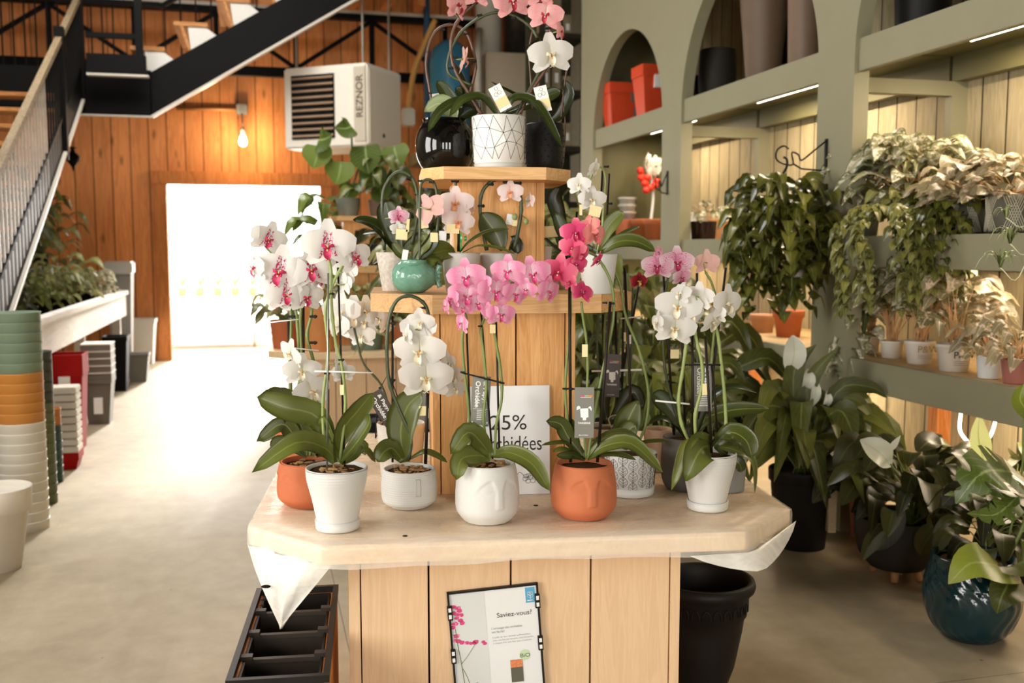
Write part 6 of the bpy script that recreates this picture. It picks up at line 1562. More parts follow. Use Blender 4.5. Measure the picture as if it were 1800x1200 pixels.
# ================================================================== FOLIAGE PLANTS
G_POTHOS = leafmat('pothos_leaf', '#2b3010', '#74742e', rib='#8a9448', veins=.08, trans=.15, rough=.3)
G_DARK = leafmat('dark_leaf', '#1d1c0a', '#45451c', rib='#4b552a', veins=.18, trans=.06, rough=.42, spec=.3)
G_LILY = leafmat('peace_lily_leaf', '#2e340f', '#6a6c2c', rib='#6b7638', veins=.2, trans=.12, rough=.42, spec=.3)
G_BRIGHT = leafmat('bright_leaf', '#66781e', '#96a03a', rib='#a9b35c', veins=.15, trans=.15, rough=.35)
G_MONST = leafmat('monstera_leaf', '#3e5018', '#6a7a30', rib='#8fa062', veins=.25, trans=.12, rough=.3)
G_CREAM = leafmat('cream_variegated_leaf', '#6c6e42', '#b3ad88', rib='#e6dcc0', veins=.3, trans=.3, edge=('#5d6a34', .72), spot=('#efe8d2', 36, .50))
G_PINKY = leafmat('pinkish_leaf', '#6f6c44', '#b9aa86', rib='#e8cdb4', veins=.3, trans=.3, spot=('#e6cdb0', 30, .56))
G_IVY = leafmat('ivy_leaf', '#4a4a1a', '#8a863c', rib='#a3a46a', veins=.2, trans=.15, edge=('#9a9c66', .8))
G_GRASS = leafmat('spider_leaf', '#6b7a3e', '#a9b078', rib='#e4e2bc', veins=0, trans=.2)
G_OLIVE = leafmat('olive_leaf', '#4a4c20', '#97935a', rib='#a5aa7a', veins=.1, trans=.15)
G_BROWNP = leafmat('bronze_leaf', '#5a4630', '#9b7f58', rib='#b89a70', veins=.1, trans=.1)
M_SPATHE = leafmat('white_spathe', '#dfe0cc', '#eeece0', rib='#cfd4b0', veins=0, trans=.3)
M_SPATHEG = leafmat('greenish_spathe', '#b9c286', '#cdd49a', rib='#8f9c5a', veins=.1, trans=.3)
M_STEMO = mat('#d6a874', .5, var=.08, scale=60)

def foliage(parent, n, R, Hh, L, W, m, shape='oval', seed=1, z0=0.0, droop=.5, stem_m=None, lo=.05, hi=1.0, squash=1.0, cent=(0, 0), up=None, fold=.2, vary=.35, stems=True, name='foliage', seg=6, cross=4, wave=0.0, cone=0.0, flat=.5):
    """a mound of leaves on stems rising from (cent, z0); R, Hh are its half width and height"""
    r = random.Random(seed); random.seed(seed); b = MB(); sb = MB()
    for i in range(n):
        a = r.random() * 2 * PI; e = lo + (hi - lo) * r.random(); q = r.random() ** .5
        rad = R * (q * .55 + .45 * q) * (math.sqrt(max(0, 1 - (e * .8) ** 2)) if not cone else 1 - cone * e)
        x, y = cent[0] + rad * math.cos(a), cent[1] + rad * math.sin(a) * squash; z = z0 + Hh * e
        l = L * (1 + vary * (r.random() * 2 - 1)); w = W * (1 + vary * (r.random() * 2 - 1))
        d = Vector((math.cos(a) + r.uniform(-.6, .6), (math.sin(a) + r.uniform(-.6, .6)) * (squash or 1), 0)); d = d.normalized() if d.length > .01 else Vector((1, 0, 0))
        p0 = Vector((x, y, z)); rise = r.uniform(.1, .5)
        p1 = p0 + d * l * .5 + Vector((0, 0, l * rise * .5)); p2 = p0 + d * l * .92 + Vector((0, 0, l * (rise * .4 - droop * r.uniform(.5, 1.2))))
        u_ = up or Vector((-d.x * .3 + r.uniform(-.4, .4), -d.y * .3 - flat + r.uniform(-.3, .3), 1.0))
        b.blade([p0, p1, p2], w, u_, shape, fold, seg, cross, rnd=r.random(), wave=wave)
        if stems and (i % 2 == 0 or n < 40):
            c0 = Vector((cent[0] + r.uniform(-1, 1) * R * .12, cent[1] + r.uniform(-1, 1) * R * .12, z0))
            sb.tube(spline([c0, c0.lerp(p0, .5) + Vector((0, 0, Hh * .12)), p0], 6), [max(.0015, L * .022), max(.001, L * .014)], 5)
    o = b.build(name, m, parent)
    if stems and sb.v: sb.build('stems', stem_m or M_STEM, parent)
    return o
def vines(parent, n, R, z0, drop, L, W, m, seed=1, shape='heart', cent=(0, 0), step=.05, spread=.35, amin=0, amax=2 * PI, name='trailing_vines'):
    r = random.Random(seed); random.seed(seed); b = MB(); sb = MB()
    for i in range(n):
        a = amin + (amax - amin) * r.random(); ln = drop * r.uniform(.45, 1.0); x0, y0 = cent[0] + R * .6 * math.cos(a), cent[1] + R * .6 * math.sin(a)
        pts = [Vector((cent[0] + R * .2 * math.cos(a), cent[1] + R * .2 * math.sin(a), z0)), Vector((x0, y0, z0 + .03)), Vector((cent[0] + R * math.cos(a), cent[1] + R * math.sin(a), z0 - ln * .25)), Vector((cent[0] + R * (1 - spread * .3) * math.cos(a + .2), cent[1] + R * (1 - spread * .3) * math.sin(a + .2), z0 - ln * .65)), Vector((cent[0] + R * (1 - spread) * math.cos(a + .1), cent[1] + R * (1 - spread) * math.sin(a + .1), z0 - ln))]
        c = spline(pts, max(8, int((ln + R) / step))); sb.tube(c, max(.0012, L * .02), 4)
        for p in c[1:]:
            az = a + r.uniform(-1.5, 1.5); d = Vector((math.cos(az), math.sin(az), 0)); l = L * r.uniform(.6, 1.2)
            b.blade([p, p + d * l * .45 + Vector((0, 0, l * .05)), p + d * l * .75 - Vector((0, 0, l * .6))], W * r.uniform(.7, 1.15), Vector((d.x, d.y - .3, .5)), shape, .15, 6, 4, rnd=r.random())
    o = b.build(name, m, parent); sb.build('vine_stems', M_STEM, parent); return o
def shelf_Y(px, u): return RW(*PU(px, 600, u)[:2]).y
def tuft(parent, n, L, W, m, seed=1, z0=0.0, cent=(0, 0), name='foliage', droop=.7):
    r = random.Random(seed); random.seed(seed); b = MB()
    for i in range(n):
        a = r.random() * 6.283; l = L * r.uniform(.6, 1.1); d = Vector((math.cos(a), math.sin(a), 0)); k = r.uniform(.2, 1)
        p0 = Vector((cent[0], cent[1], z0)); b.blade([p0, p0 + d * l * .3 * k + Vector((0, 0, l * .5)), p0 + d * l * .7 * k + Vector((0, 0, l * (.75 - .35 * k))), p0 + d * l * k + Vector((0, 0, l * (.75 - droop * k)))], W, (0, -.3, 1), 'grass', .25, 8, 2, rnd=r.random())
    return b.build(name, m, parent)

# ---------------------------------------------------------------- hanging pothos
hk = bw + RW(-.26, 0) ; hk = Vector((hk.x, hk.y, bw.z))
hpv = P(1400, 300, hk.y); 
p = root('hanging_pothos', Vector((hk.x, hk.y, bw.z - .045)), 'big trailing pothos basket hanging from the scroll bracket on the nearer post', 'hanging plant')
scp = hk.y / F
MB().tube(spline([Vector((0, 0, .03)), Vector((.018, 0, .02)), Vector((.02, 0, -.02)), Vector((-.01, 0, -.08)), Vector((-.012, 0, -.14))], 14), .007, 6).build('hook', M_CLIP, p)
zr = -(370 - 285) * scp
for k in range(3):
    a = k * 2.09 + .5; MB().tube([(-.012, 0, -.14), (.13 * math.cos(a), .13 * math.sin(a), zr)], .0025, 5).build('hanger_wire', M_CLIP, p)
MB().lathe([(.09, zr - .16), (.14, zr - .02), (.145, zr), (.13, zr), (.12, zr - .03)], 28).build('basket', mat('#5a3a24', .6), p)
MB().lathe([(.125, zr - .02), (.0001, zr - .01)], 16).build('soil', M_SOIL, p)
foliage(p, 120, 85 * scp, 60 * scp, .12, .08, G_POTHOS, 'heart', 4, zr, .6, lo=-.5, stems=False)
vines(p, 34, 78 * scp, zr + .02, 190 * scp, .12, .085, G_POTHOS, 7, step=.055)
MB().blade([Vector((.0, -.05, zr - .1)), Vector((.03, -.2, zr - .28)), Vector((.0, -.2, zr - .42))], .09, (0, -1, .2), 'lance').build('dead_leaf', G_BROWNP, p)

# ---------------------------------------------------------------- floor plants on the right
p = Plant('peace_lily', 'large peace lily in a tall ribbed black nursery pot in front of the nearer post', 'potted plant', 1415, 970, 88, z=0)
Hp = p.height_to(822); make_pot(p.r, 'nursery', p.px(57), p.px(44), Hp, M_BLKPL, n=48, thick=.008, soil_d=.04)
MB().box(p.px(36), -p.px(46), Hp * .25, p.px(50), -p.px(30), Hp * .95, bev=.002).build('plant_label', mat('#c9b490', .6, var=.08, scale=60), p.r)
foliage(p.r, 66, p.px(108), p.px(140), .30, .125, G_LILY, 'lance', 21, Hp - .03, .6, lo=.32, hi=1.0, vary=.3, seg=8, flat=.9)
for pts, w_ in (([(1410, 820), (1400, 740), (1430, 660), (1475, 608)], 34), ([(1400, 820), (1385, 730), (1370, 690), (1330, 700)], 30), ([(1420, 820), (1460, 720), (1500, 700), (1545, 745)], 36), ([(1425, 820), (1470, 690), (1530, 680), (1560, 700)], 30), ([(1405, 820), (1395, 700), (1400, 640), (1435, 605)], 40)): p.leaf(pts, w_, 'f', m=G_LILY, shape='lance', dy=-.12, thick=0, fold=.15)
for x, y, w_, h_ in ((1392, 622, 40, 66), (1418, 668, 22, 40), (1430, 690, 18, 50), (1452, 702, 14, 30)):
    MB().blade([p.at(x - 4, y + h_ / 2, -.1), p.at(x + 4, y, -.14), p.at(x + 2, y - h_ / 2, -.1)], p.px(w_), (0, -1, .2), 'oval', .3, 8, 4).build('spathe', M_SPATHE, p.r)
p.price_tag(1358, 782, 26, 40, -.15, 5, M_PAPER)

p = Plant('prayer_plant', 'dark leathery leaved peace lily in a charcoal bowl planter on wooden legs', 'potted plant', 1590, 0, 90, z=0, Y=PZ(1570, 1040, 0).y + .22)
zb0 = p.height_to(998); Hb_ = p.height_to(905) - zb0
b = MB(); R_ = p.px(76); b.lathe([(R_ * .35, zb0), (R_ * .62, zb0 + Hb_ * .06), (R_ * .86, zb0 + Hb_ * .3), (R_ * .98, zb0 + Hb_ * .65), (R_ * 1.0, zb0 + Hb_ * .98), (R_ * .98, zb0 + Hb_), (R_ * .93, zb0 + Hb_ * .97), (R_ * .88, zb0 + Hb_ * .8)], 48); b.build('pot', mat('#3a3733', .6, var=.01), p.r)
MB().lathe([(R_ * .9, zb0 + Hb_ * .82), (.0001, zb0 + Hb_ * .86)], 18).build('soil', M_SOIL, p.r)
for a in (-2.0, -.75, .8, 2.4): MB().tube([(R_ * .42 * math.cos(a), R_ * .42 * math.sin(a), zb0 + .02), (R_ * .58 * math.cos(a), R_ * .58 * math.sin(a), 0.003)], [.022, .015], 10).build('leg', mat('#c9956a', .5), p.r)
foliage(p.r, 95, p.px(120), p.px(140), .21, .10, G_DARK, 'oval', 31, zb0 + Hb_ * .85, .45, lo=.22, hi=.95, seg=8, wave=.012, flat=.5, cent=(.08, 0))
for pts, w_ in (([(1575, 925), (1550, 935), (1530, 955), (1515, 985)], 32), ([(1590, 900), (1570, 925), (1548, 948), (1528, 965)], 40), ([(1650, 920), (1640, 935), (1625, 955), (1618, 975)], 48)): p.leaf(pts, w_, 'f', m=G_DARK, shape='oval', dy=-.2, thick=0)
p.stem([(1610, 880), (1580, 835), (1565, 815)], 3, dy=-.2)
MB().blade([p.at(1566, 818, -.2), p.at(1545, 795, -.22), p.at(1512, 773, -.2)], p.px(46), (.3, -1, .3), 'oval', .3, 9, 4, wave=.02).build('spathe', M_SPATHE, p.r)
MB().blade([p.at(1562, 792, -.2), p.at(1572, 780, -.2), p.at(1583, 765, -.2)], p.px(12), (0, -1, 0), 'lance').build('spathe', M_SPATHE, p.r)
p.stem([(1740, 900), (1736, 850), (1731, 818)], 3, dy=-.1)
MB().blade([p.at(1732, 820, -.1), p.at(1720, 770, -.12), p.at(1722, 724, -.1)], p.px(42), (.2, -1, 0), 'lance', .2, 10, 4).build('spathe', M_SPATHEG, p.r)

p = Plant('teal_planter', 'young split leaf monstera in a glossy teal carved pot at the lower right', 'potted plant', 1728, 1133, 90, z=0)
Ht3 = p.height_to(975); R_ = p.px(84)
def carve(a, z, r): 
    q = z / Ht3; return -.004 * (.5 + .5 * math.sin(a * 22 + math.sin(q * 9) * 5 + q * 16)) * (1 if .06 < q < .9 else 0)
b = MB(); pv_ = spline([Vector((x, 0, z)) for x, z in ((R_ * .55, 0), (R_ * .82, Ht3 * .15), (R_ * .99, Ht3 * .42), (R_ * .98, Ht3 * .66), (R_ * .86, Ht3 * .9), (R_ * .84, Ht3))], 44); b.lathe([(v.x, v.z) for v in pv_] + [(R_ * .78, Ht3), (R_ * .76, Ht3 * .9)], 160, disp=lambda a, z, r: carve(a, z, r) if r > R_ * .5 else 0)
b.build('pot', mat('#062c31', .12, var=.03, scale=16, spec=.7), p.r); MB().lathe([(R_ * .77, Ht3 * .92), (.0001, Ht3 * .94)], 18).build('soil', M_SOIL, p.r)
p.leaf([(1765, 1000, -.1), (1745, 992, -.22), (1705, 990, -.26), (1667, 1026, -.26)], 84, (0, -.8, 1), m=G_BRIGHT, shape='heart', thick=0, dy=-.05, fold=.08)
p.leaf([(1762, 1005, -.1), (1790, 990, -.2), (1830, 985, -.24), (1860, 1010, -.24)], 80, (0, -.7, 1), m=G_LILY, shape='heart', thick=0, dy=-.05)
p.leaf([(1775, 1010, -.1), (1770, 1030, -.25), (1760, 1050, -.3), (1752, 1078, -.3)], 62, (-.2, -1, .4), m=G_LILY, shape='heart', thick=0, dy=-.05)
p.leaf([(1800, 840, -.1), (1770, 828, -.2), (1725, 832, -.25), (1680, 885, -.25)], 120, (0, -.7, 1), m=G_MONST, shape='monstera', thick=0, seg=36, fold=.05)
p.leaf([(1792, 862, -.1), (1750, 858, -.2), (1710, 862, -.22), (1660, 870, -.22)], 52, (0, -.5, 1), m=G_MONST, shape='monstera', thick=0, seg=30, fold=.05)
p.leaf([(1795, 865, -.1), (1770, 890, -.2), (1745, 905, -.22), (1700, 902, -.22)], 50, (0, -1, .6), m=G_MONST, shape='monstera', thick=0, seg=30, fold=.05)
p.stem([(1770, 985), (1800, 920), (1812, 860), (1800, 842)], 6, dy=-.1); p.stem([(1760, 985), (1770, 995), (1768, 1002)], 5, dy=-.08)
p.stem([(1765, 980), (1795, 840), (1800, 730), (1815, 690)], 4, dy=.02); p.leaf([(1815, 740, 0), (1800, 715, -.04), (1793, 700, -.05), (1800, 675, -.05)], 40, 'f', m=G_BRIGHT, shape='oval', thick=0)
foliage(p.r, 46, p.px(70), p.px(110), .14, .07, G_DARK, 'oval', 37, Ht3 * .95, .6, lo=0, hi=.9, cent=(.12, .15))

# extra dark mound plant at the lower right edge
def simple_plant(name, label, cx, Y, wpot, hpot, potm, n, Rpx, Hpx, L, W, m, shape='oval', seed=1, z=0.0, droop=.6, kind='nursery', cat='potted plant', group=None, **kw):
    p = Plant(name, label, cat, cx, 0, wpot, z=z, Y=Y, group=group)
    make_pot(p.r, kind, p.px(wpot / 2 * 1.12), p.px(wpot / 2 * .86), p.px(hpot), potm, n=28, thick=.005)
    if n: foliage(p.r, n, p.px(Rpx), p.px(Hpx), L, W, m, shape, seed, p.px(hpot) - .01, droop, **kw)
    return p
def bench_box(name, label, pts, h, m, cat='bench'):
    """a low slatted bench under plants: top slab, legs"""
    (xa_, Ya), (xb_, Yb) = pts; A0 = P(xa_, 600, Ya); B0 = P(xb_, 600, Yb); c = (A0 + B0) / 2; c.z = 0
    t = root(name, c, label, cat, rotz=YAW); return t
simple_plant('foliage_plant', 'dark leafy shrub beyond the teal pot at the right edge', 1790, 4.5, 80, 100, M_BLKPL, 90, 110, 130, .17, .07, G_DARK, 'oval', 41, lo=0, wave=.01)
simple_plant('foliage_plant', 'dark green bushy plant behind the peace lily beside the nearer post', 1500, 5.6, 60, 80, mat('#b9b4a8', .6), 60, 70, 120, .16, .07, G_DARK, 'oval', 42, lo=0)
w_ = simple_plant('flower_pot', 'terracotta coloured pot between the black pot and the bowl planter', 1535, 5.25, 60, 90, M_TERRA, 26, 60, 60, .14, .07, G_DARK, 'oval', 43, lo=0, kind='taper')
simple_plant('flower_pot', 'white pot standing on the floor behind the tall black nursery pot', 1490, 5.9, 40, 70, M_WHITE, 24, 40, 60, .12, .05, G_DARK, 'oval', 44, lo=0, kind='taper')

# plants crowding the space between the stand and the shelving
t = root('plant_bench', RW(2.05, 6.6, 0), 'low dark plant bench between the stand and the arched shelving', 'bench', rotz=YAW)
MB().box(-.55, -1.3, .38, .55, 1.3, .42).build('bench_top', M_STEEL, t)
for sx in (-.5, .44):
    for sy in (-1.25, 1.2): MB().box(sx, sy, 0, sx + .06, sy + .06, .38).build('leg', M_STEEL, t)
def on_bench(u, v, z, name, label, wm, hm, potm, n, R, Hh, L, W, m, shape='oval', seed=1, droop=.6, kind='nursery', cat='potted plant', group=None, **kw):
    t = root(name, RW(u, v, z), label, cat, group); make_pot(t, kind, wm / 2, wm / 2 * .78, hm, potm, n=24, thick=.004)
    if n: foliage(t, n, R, Hh, L, W, m, shape, seed, hm - .01, droop, **kw)
    return t
S_ = on_bench
S_(1.8, 5.6, .423, 'foliage_plant', 'broad leaved green plant at the near left of the low dark bench', .26, .22, M_BLKPL, 60, .38, .55, .24, .12, G_LILY, 'heart', 51, lo=.1)
S_(2.35, 5.7, .423, 'foliage_plant', 'broad glossy leaved plant at the near right of the low dark bench', .28, .24, M_BLKPL, 64, .42, .60, .26, .13, G_POTHOS, 'heart', 52, lo=.05)
S_(1.85, 6.5, .423, 'foliage_plant', 'tall bushy olive plant halfway along the low dark bench', .26, .24, M_WHITE, 76, .40, .85, .22, .08, G_OLIVE, 'lance', 53, lo=.1)
S_(2.4, 6.7, .423, 'foliage_plant', 'dark spreading plant halfway along the low bench beside the shelving', .28, .24, M_BLKPL, 70, .42, .80, .22, .10, G_LILY, 'oval', 54, lo=.1)
S_(2.0, 7.5, .423, 'foliage_plant', 'arching bronze green plant at the far end of the low dark bench', .26, .24, M_GREYPOT, 90, .48, 1.15, .26, .07, G_OLIVE, 'lance', 55, lo=.2)
S_(2.40, 5.15, 0, 'foliage_plant', 'knee high leafy plant on the floor to the left of the tall peace lily',   .30, .28, M_TERRA, 60, .38, .66, .24, .12, G_LILY, 'heart', 56, lo=.1)
S_(2.05, 4.75, 0, 'foliage_plant', 'green leafy plant on the floor behind the white ribbed pot orchid', .28, .28, M_BLKPL, 60, .34, .72, .24, .12, G_LILY, 'heart', 57, lo=.2)
S_(1.2, 6.8, 0, 'foliage_plant', 'tall thin olive leaved plant on the floor just behind the stand', .30, .3, M_BLKPL, 80, .42, 1.5, .24, .07, G_OLIVE, 'lance', 58, lo=.35)
S_(1.55, 8.6, 0, 'foliage_plant', 'very tall dark plant on the floor beyond the low bench', .4, .4, M_BLKPL, 90, .6, 1.75, .30, .10, G_DARK, 'lance', 59, lo=.2)
S_(2.4, 8.7, 0, 'foliage_plant', 'tall arching plant on the floor beside the far bay of shelving', .4, .4, M_GREYPOT, 90, .55, 1.65, .30, .09, G_OLIVE, 'lance', 60, lo=.25)
# stacked plain pots glimpsed behind the middle tier
for k in range(4):
    S_(1.05 , 5.9, .0 + k * .235, 'plastic_tub', ['bottom', 'second', 'third', 'top'][k] + ' grey plastic tub of the pile glimpsed behind the stand', .34, .23, [mat('#8e8a80', .5), M_BLKPL, mat('#8e8a80', .5), mat('#b5b1a6', .5)][k], 0, 0, 0, 0, 0, G_DARK, kind='taper', cat='tub')

# ---------------------------------------------------------------- shelves: top level pots
def shelf_pot(name, label, px, u, z, wpx, top_y, m, kind='taper', cat='flower pot', ratio=.75, group=None, n=32, **kw):
    Y = shelf_Y(px, u); p = Plant(name, label, cat, px, 0, wpx, z=z, Y=Y, group=group); H = p.height_to(top_y)
    make_pot(p.r, kind, p.px(wpx / 2), p.px(wpx / 2 * ratio), H, m, n=n, thick=.008, soil=kw.get('soil', False)); p.H = H; return p
ZT, ZM, ZL = 2.642, 1.612, .962
M_OR = mat('#d2451e', .45, var=.02)
def sq_shelf(px, u, z, wm, hm, m, label, rim=.06, **kw):
    q = PU(px, 600, u); return square_pot(u, q[1], wm, wm, hm, m, label, taper=.72, z0=z, rimh=rim, **kw)
sq_shelf(1083, 3.24, ZT, .26, .40, M_OR, 'left orange red square planter on the top shelf of the far arch', rim=.09)
sq_shelf(1140, 3.24, ZT, .26, .42, M_OR, 'right orange red square planter on the top shelf of the far arch', rim=.09, stick=(.55, .8))
sq_shelf(1118, 3.44, ZT, .26, .36, M_GREYPOT, 'dark grey square planter between the two orange red ones')
shelf_pot('flower_pot', 'ribbed dark pot on the top shelf of the middle arch', 1252, 3.40, ZT, 60, 88, mat('#2f2a22', .5, var=.01), 'barrel', ratio=.9)
shelf_pot('flower_pot', 'small black pot at the far end of the middle arch top shelf', 1208, 3.45, ZT, 36, 135, M_BLACKMT, 'taper', ratio=.9)
shelf_pot('floor_vase', 'very tall brown tapering vase on the middle arch top shelf', 1330, 3.38, ZT, 92, -60, mat('#6b5745', .55, var=.02), 'taper', 'vase', ratio=.6)
shelf_pot('floor_vase', 'tall brown straight vase nearest the post on the middle arch top shelf', 1400, 3.38, ZT, 62, -70, mat('#7a6350', .55, var=.02), 'taper', 'vase', ratio=.85)
shelf_pot('floor_vase', 'black vase between the brown vases on the top shelf', 1372, 3.62, ZT, 50, -30, M_BLACKMT, 'taper', 'vase', ratio=.85)
shelf_pot('flower_pot', 'large black pot at the far end of the near arch top shelf', 1600, 3.45, ZT, 100, -90, M_BLACKMT, 'taper', ratio=.85)
shelf_pot('flower_pot', 'large black pot overhead on the near arch top shelf', 1740, 3.45, ZT, 130, -160, M_BLACKMT, 'taper', ratio=.85)
# ---------------------------------------------------------------- middle level
cup = None
for k in range(3):
    Y = shelf_Y(1100, 3.34)
    if k == 0:
        p = Plant('stacked_cup', 'cream pot in the small nested stack on the far bay shelf', 'flower pot', 1100, 0, 40, z=ZM + .20, Y=Y, group='cream pots nested on the far bay shelf'); make_pot(p.r, 'rimmed', p.px(16), p.px(13), .07, M_WHITE, soil=False, n=24); cup = p.r; cb = p.base
    else: copy_obj(cup, None, location=(cb.x, cb.y, cb.z + .066 * k))
S_(to_room(cb)[0], to_room(cb)[1], ZM, 'flower_pot', 'upturned terracotta block pot under the cream nested pots', .24, .199, M_TERRA, 0, 0, 0, 0, 0, G_DARK, kind='taper', cat='flower pot')
for i_, px in enumerate((1122, 1146)): shelf_pot('flower_pot', ['left', 'right'][i_] + ' terracotta pot on the middle shelf of the far bay', px, 3.4, ZM, 34, 385, M_TERRA, 'rimmed')
# amaryllis with white and red blooms
p = shelf_pot('flowering_amaryllis', 'tall stemmed plant with white and red blooms on the far bay shelf', 1148, 3.55, ZM, 28, 390, M_TERRA, 'taper', 'potted plant', soil=True)
p.stem([(1144, 390), (1148, 350), (1146, 320), (1140, 290), (1142, 272)], 5, M_INKW)
for k, (x, y) in enumerate(((1134, 290), (1144, 300), (1152, 285), (1148, 302), (1138, 280), (1156, 300))): p.flower(x, y, 22, 'white', k * 40 - 90, 10, -.05, ped=False)
MR = mat('#d6301a', .5, var=.05)
for k, (x, y) in enumerate(((1127, 312), (1133, 322), (1138, 312), (1143, 330), (1151, 326), (1126, 300), (1136, 334), (1155, 318))): MB().ball(p.at(x, y, -.05), p.px(7), 7, (1, .8, .9)).build('red_bloom', MR, p.r)
# middle bay: bright pots and small black glossy ones
M_WPOT = mat('#e6e0d4', .45, var=.01)
for i_, (px, u, wp, ty, m, nm) in enumerate(((1215, 3.62, 52, 376, M_WPOT, 'large white pot at the far end of the middle bay shelf'), (1258, 3.6, 36, 385, mat('#e0a06c', .5), 'apricot pot behind the small black pots'), (1322, 3.55, 44, 378, M_WPOT, 'white pot just left of the trailing pothos'), (1362, 3.5, 46, 378, M_WPOT, 'white pot partly hidden by the trailing pothos'))):
    shelf_pot('flower_pot', nm, px, u, ZM, wp, ty, m, 'taper', ratio=.85)
for i_, px in enumerate((1223, 1243, 1290)):
    p = shelf_pot('houseplant', ['leftmost of the three small glossy black pots with cream leaved cuttings', 'middle one of the three small glossy black pots, touching its neighbour', 'small glossy black pot standing apart from the other two'][i_], px, 3.25, ZM, 26, 389, mat('#2a130a', .1, var=0, spec=.6), 'taper', 'potted plant', ratio=.8, soil=True)
    foliage(p.r, 9, p.px(20), p.px(32), .10, .055, G_CREAM, 'oval', 70 + i_, p.H - .01, .3, stem_m=M_STEMO)
# near bay: caladium mound, red pot, white pot, patterned planters, ivy
p = shelf_pot('flower_pot', 'red orange glazed pot beside the nearer post', 1492, 3.5, ZM, 34, 352, mat('#d23f14', .3, var=.02), 'taper', ratio=.85)
p = shelf_pot('houseplant', 'pale variegated plant in a white printed pot beside the red orange pot', 1519, 3.25, ZM, 42, 366, M_WPOT, 'nursery', 'potted plant', ratio=.72, soil=True)
foliage(p.r, 60, p.px(52), p.px(130), .17, .10, G_CREAM, 'heart', 81, p.H - .02, .4, lo=.15, stem_m=M_STEMO, cent=(.02, .05))
text('lettering', 'Orge', p.px(15), M_INK, p.r, Matrix.Translation((-p.px(15), -p.px(19.5), p.H * .6)) @ RX, .0003)
M_PAT = mat('#4e4a3c', .6, var=.01); M_PATL = mat('#b9b39c', .6, var=0)
def patterned(px, u, wpx, ty, label, seed):
    Y = shelf_Y(px, u); p = Plant('patterned_planter', label, 'potted plant', px, 0, wpx, z=ZM, Y=Y); H = p.height_to(ty); R_ = p.px(wpx / 2)
    b = MB(); b.lathe([(R_ * .92, 0), (R_, .02), (R_, H), (R_ * .95, H), (R_ * .94, H * .85)], 40); b.cur = 1; r = random.Random(seed)
    for k in range(12):
        a0 = k * .55
        for j in range(5):
            s_ = 1 if k % 2 else -1; o_ = j * .085
            b.tube([Vector((R_ * 1.004 * math.cos(a0 + o_ + s_ * t * .09), R_ * 1.004 * math.sin(a0 + o_ + s_ * t * .09), H * (.06 + .9 * t / 6) * (1 - .0 * j))) for t in range(7)], .0022, 4)
    b.build('pot', [M_PAT, M_PATL], p.r); MB().lathe([(R_ * .94, H * .88), (.0001, H * .9)], 16).build('soil', M_SOIL, p.r); p.H = H; p.Rm = R_; return p
p = patterned(1772, 3.28, 92, 343, 'larger dark planter with pale leaf lines at the right edge of the shelf', 1)
foliage(p.r, 110, p.px(82), p.px(80), .10, .055, G_PINKY, 'oval', 82, p.H - .03, .3, lo=0, stem_m=M_STEMO)
p.leaf([(1770, 330), (1775, 300), (1790, 292), (1812, 300)], 22, 'u', m=G_DARK, thick=0, shape='lance')
p = patterned(1700, 3.28, 64, 345, 'smaller dark planter with pale leaf lines left of the larger one', 2)
foliage(p.r, 100, p.px(70), p.px(70), .12, .07, G_PINKY, 'oval', 83, p.H - .03, .3, lo=0, stem_m=M_STEMO)
p = patterned(1600, 3.34, 64, 360, 'dark leaf lined planter almost hidden by its tall variegated syngonium', 3)
foliage(p.r, 130, p.px(95), p.px(120), .17, .085, G_CREAM, 'heart', 84, p.H - .03, .4, lo=0, stem_m=M_STEMO)
foliage(p.r, 40, p.px(85), p.px(90), .15, .07, G_OLIVE, 'heart', 85, p.H - .03, .4, lo=0, stems=False, name='older_leaves')
p = shelf_pot('trailing_ivy', 'variegated ivy trailing over the front of the middle shelf in the near bay', 1588, 3.17, ZM, 40, 372, M_BLKPL, 'nursery', 'potted plant', soil=True)
foliage(p.r, 60, p.px(56), p.px(36), .07, .055, G_IVY, 'heart', 86, p.H - .02, .5, lo=-.3)
vines(p.r, 26, .30, p.H - .02, .52, .07, .052, G_IVY, 87, cent=(-.05, -.06), step=.035, spread=.1, amin=PI * .75, amax=PI * 1.85)
p = shelf_pot('trailing_ivy', 'second ivy with green trails near the dark square tray on the shelf', 1655, 3.17, ZM, 40, 378, M_BLKPL, 'nursery', 'potted plant', soil=True)
foliage(p.r, 60, p.px(52), p.px(46), .09, .06, G_POTHOS, 'heart', 88, p.H - .02, .5, lo=-.2)
vines(p.r, 7, .22, p.H - .02, .28, .07, .055, G_POTHOS, 89, step=.04, amin=PI * .9, amax=PI * 1.7)
# spider plant hanging in from the right edge
zz_ = P(1800, 300, 3.6).z
sp = root('spider_plant', P(1905, 330, 3.4), 'spider plant hanging just beyond the right edge with pale plantlets dangling into view', 'hanging plant')
MB().lathe([(.08, 0), (.12, .12), (.11, .12), (.105, .1)], 24).build('basket', M_WHITE, sp); tuft(sp, 40, .28, .012, G_GRASS, 3, .11)
MB().tube([(0, 0, .1), (0, 0, CEIL - sp.location.z)], .003, 5).build('hanger_wire', M_CLIP, sp)
for k, (x, y, s_) in enumerate(((1775, 428, .075), (1758, 470, .075), (1768, 382, .05))):
    w = P(x, y, 3.4) - sp.location
    MB().tube(spline([Vector((-.08, 0, .11)), Vector((w.x * .45, 0, -.02)), Vector((w.x * .75, 0, w.z - .03)), w], 16), .002, 5).build('runner', G_GRASS, sp)
    tuft(sp, 18, s_ * 1.3, .009, G_GRASS, 10 + k, w.z, (w.x, w.y), 'plantlet', .9)

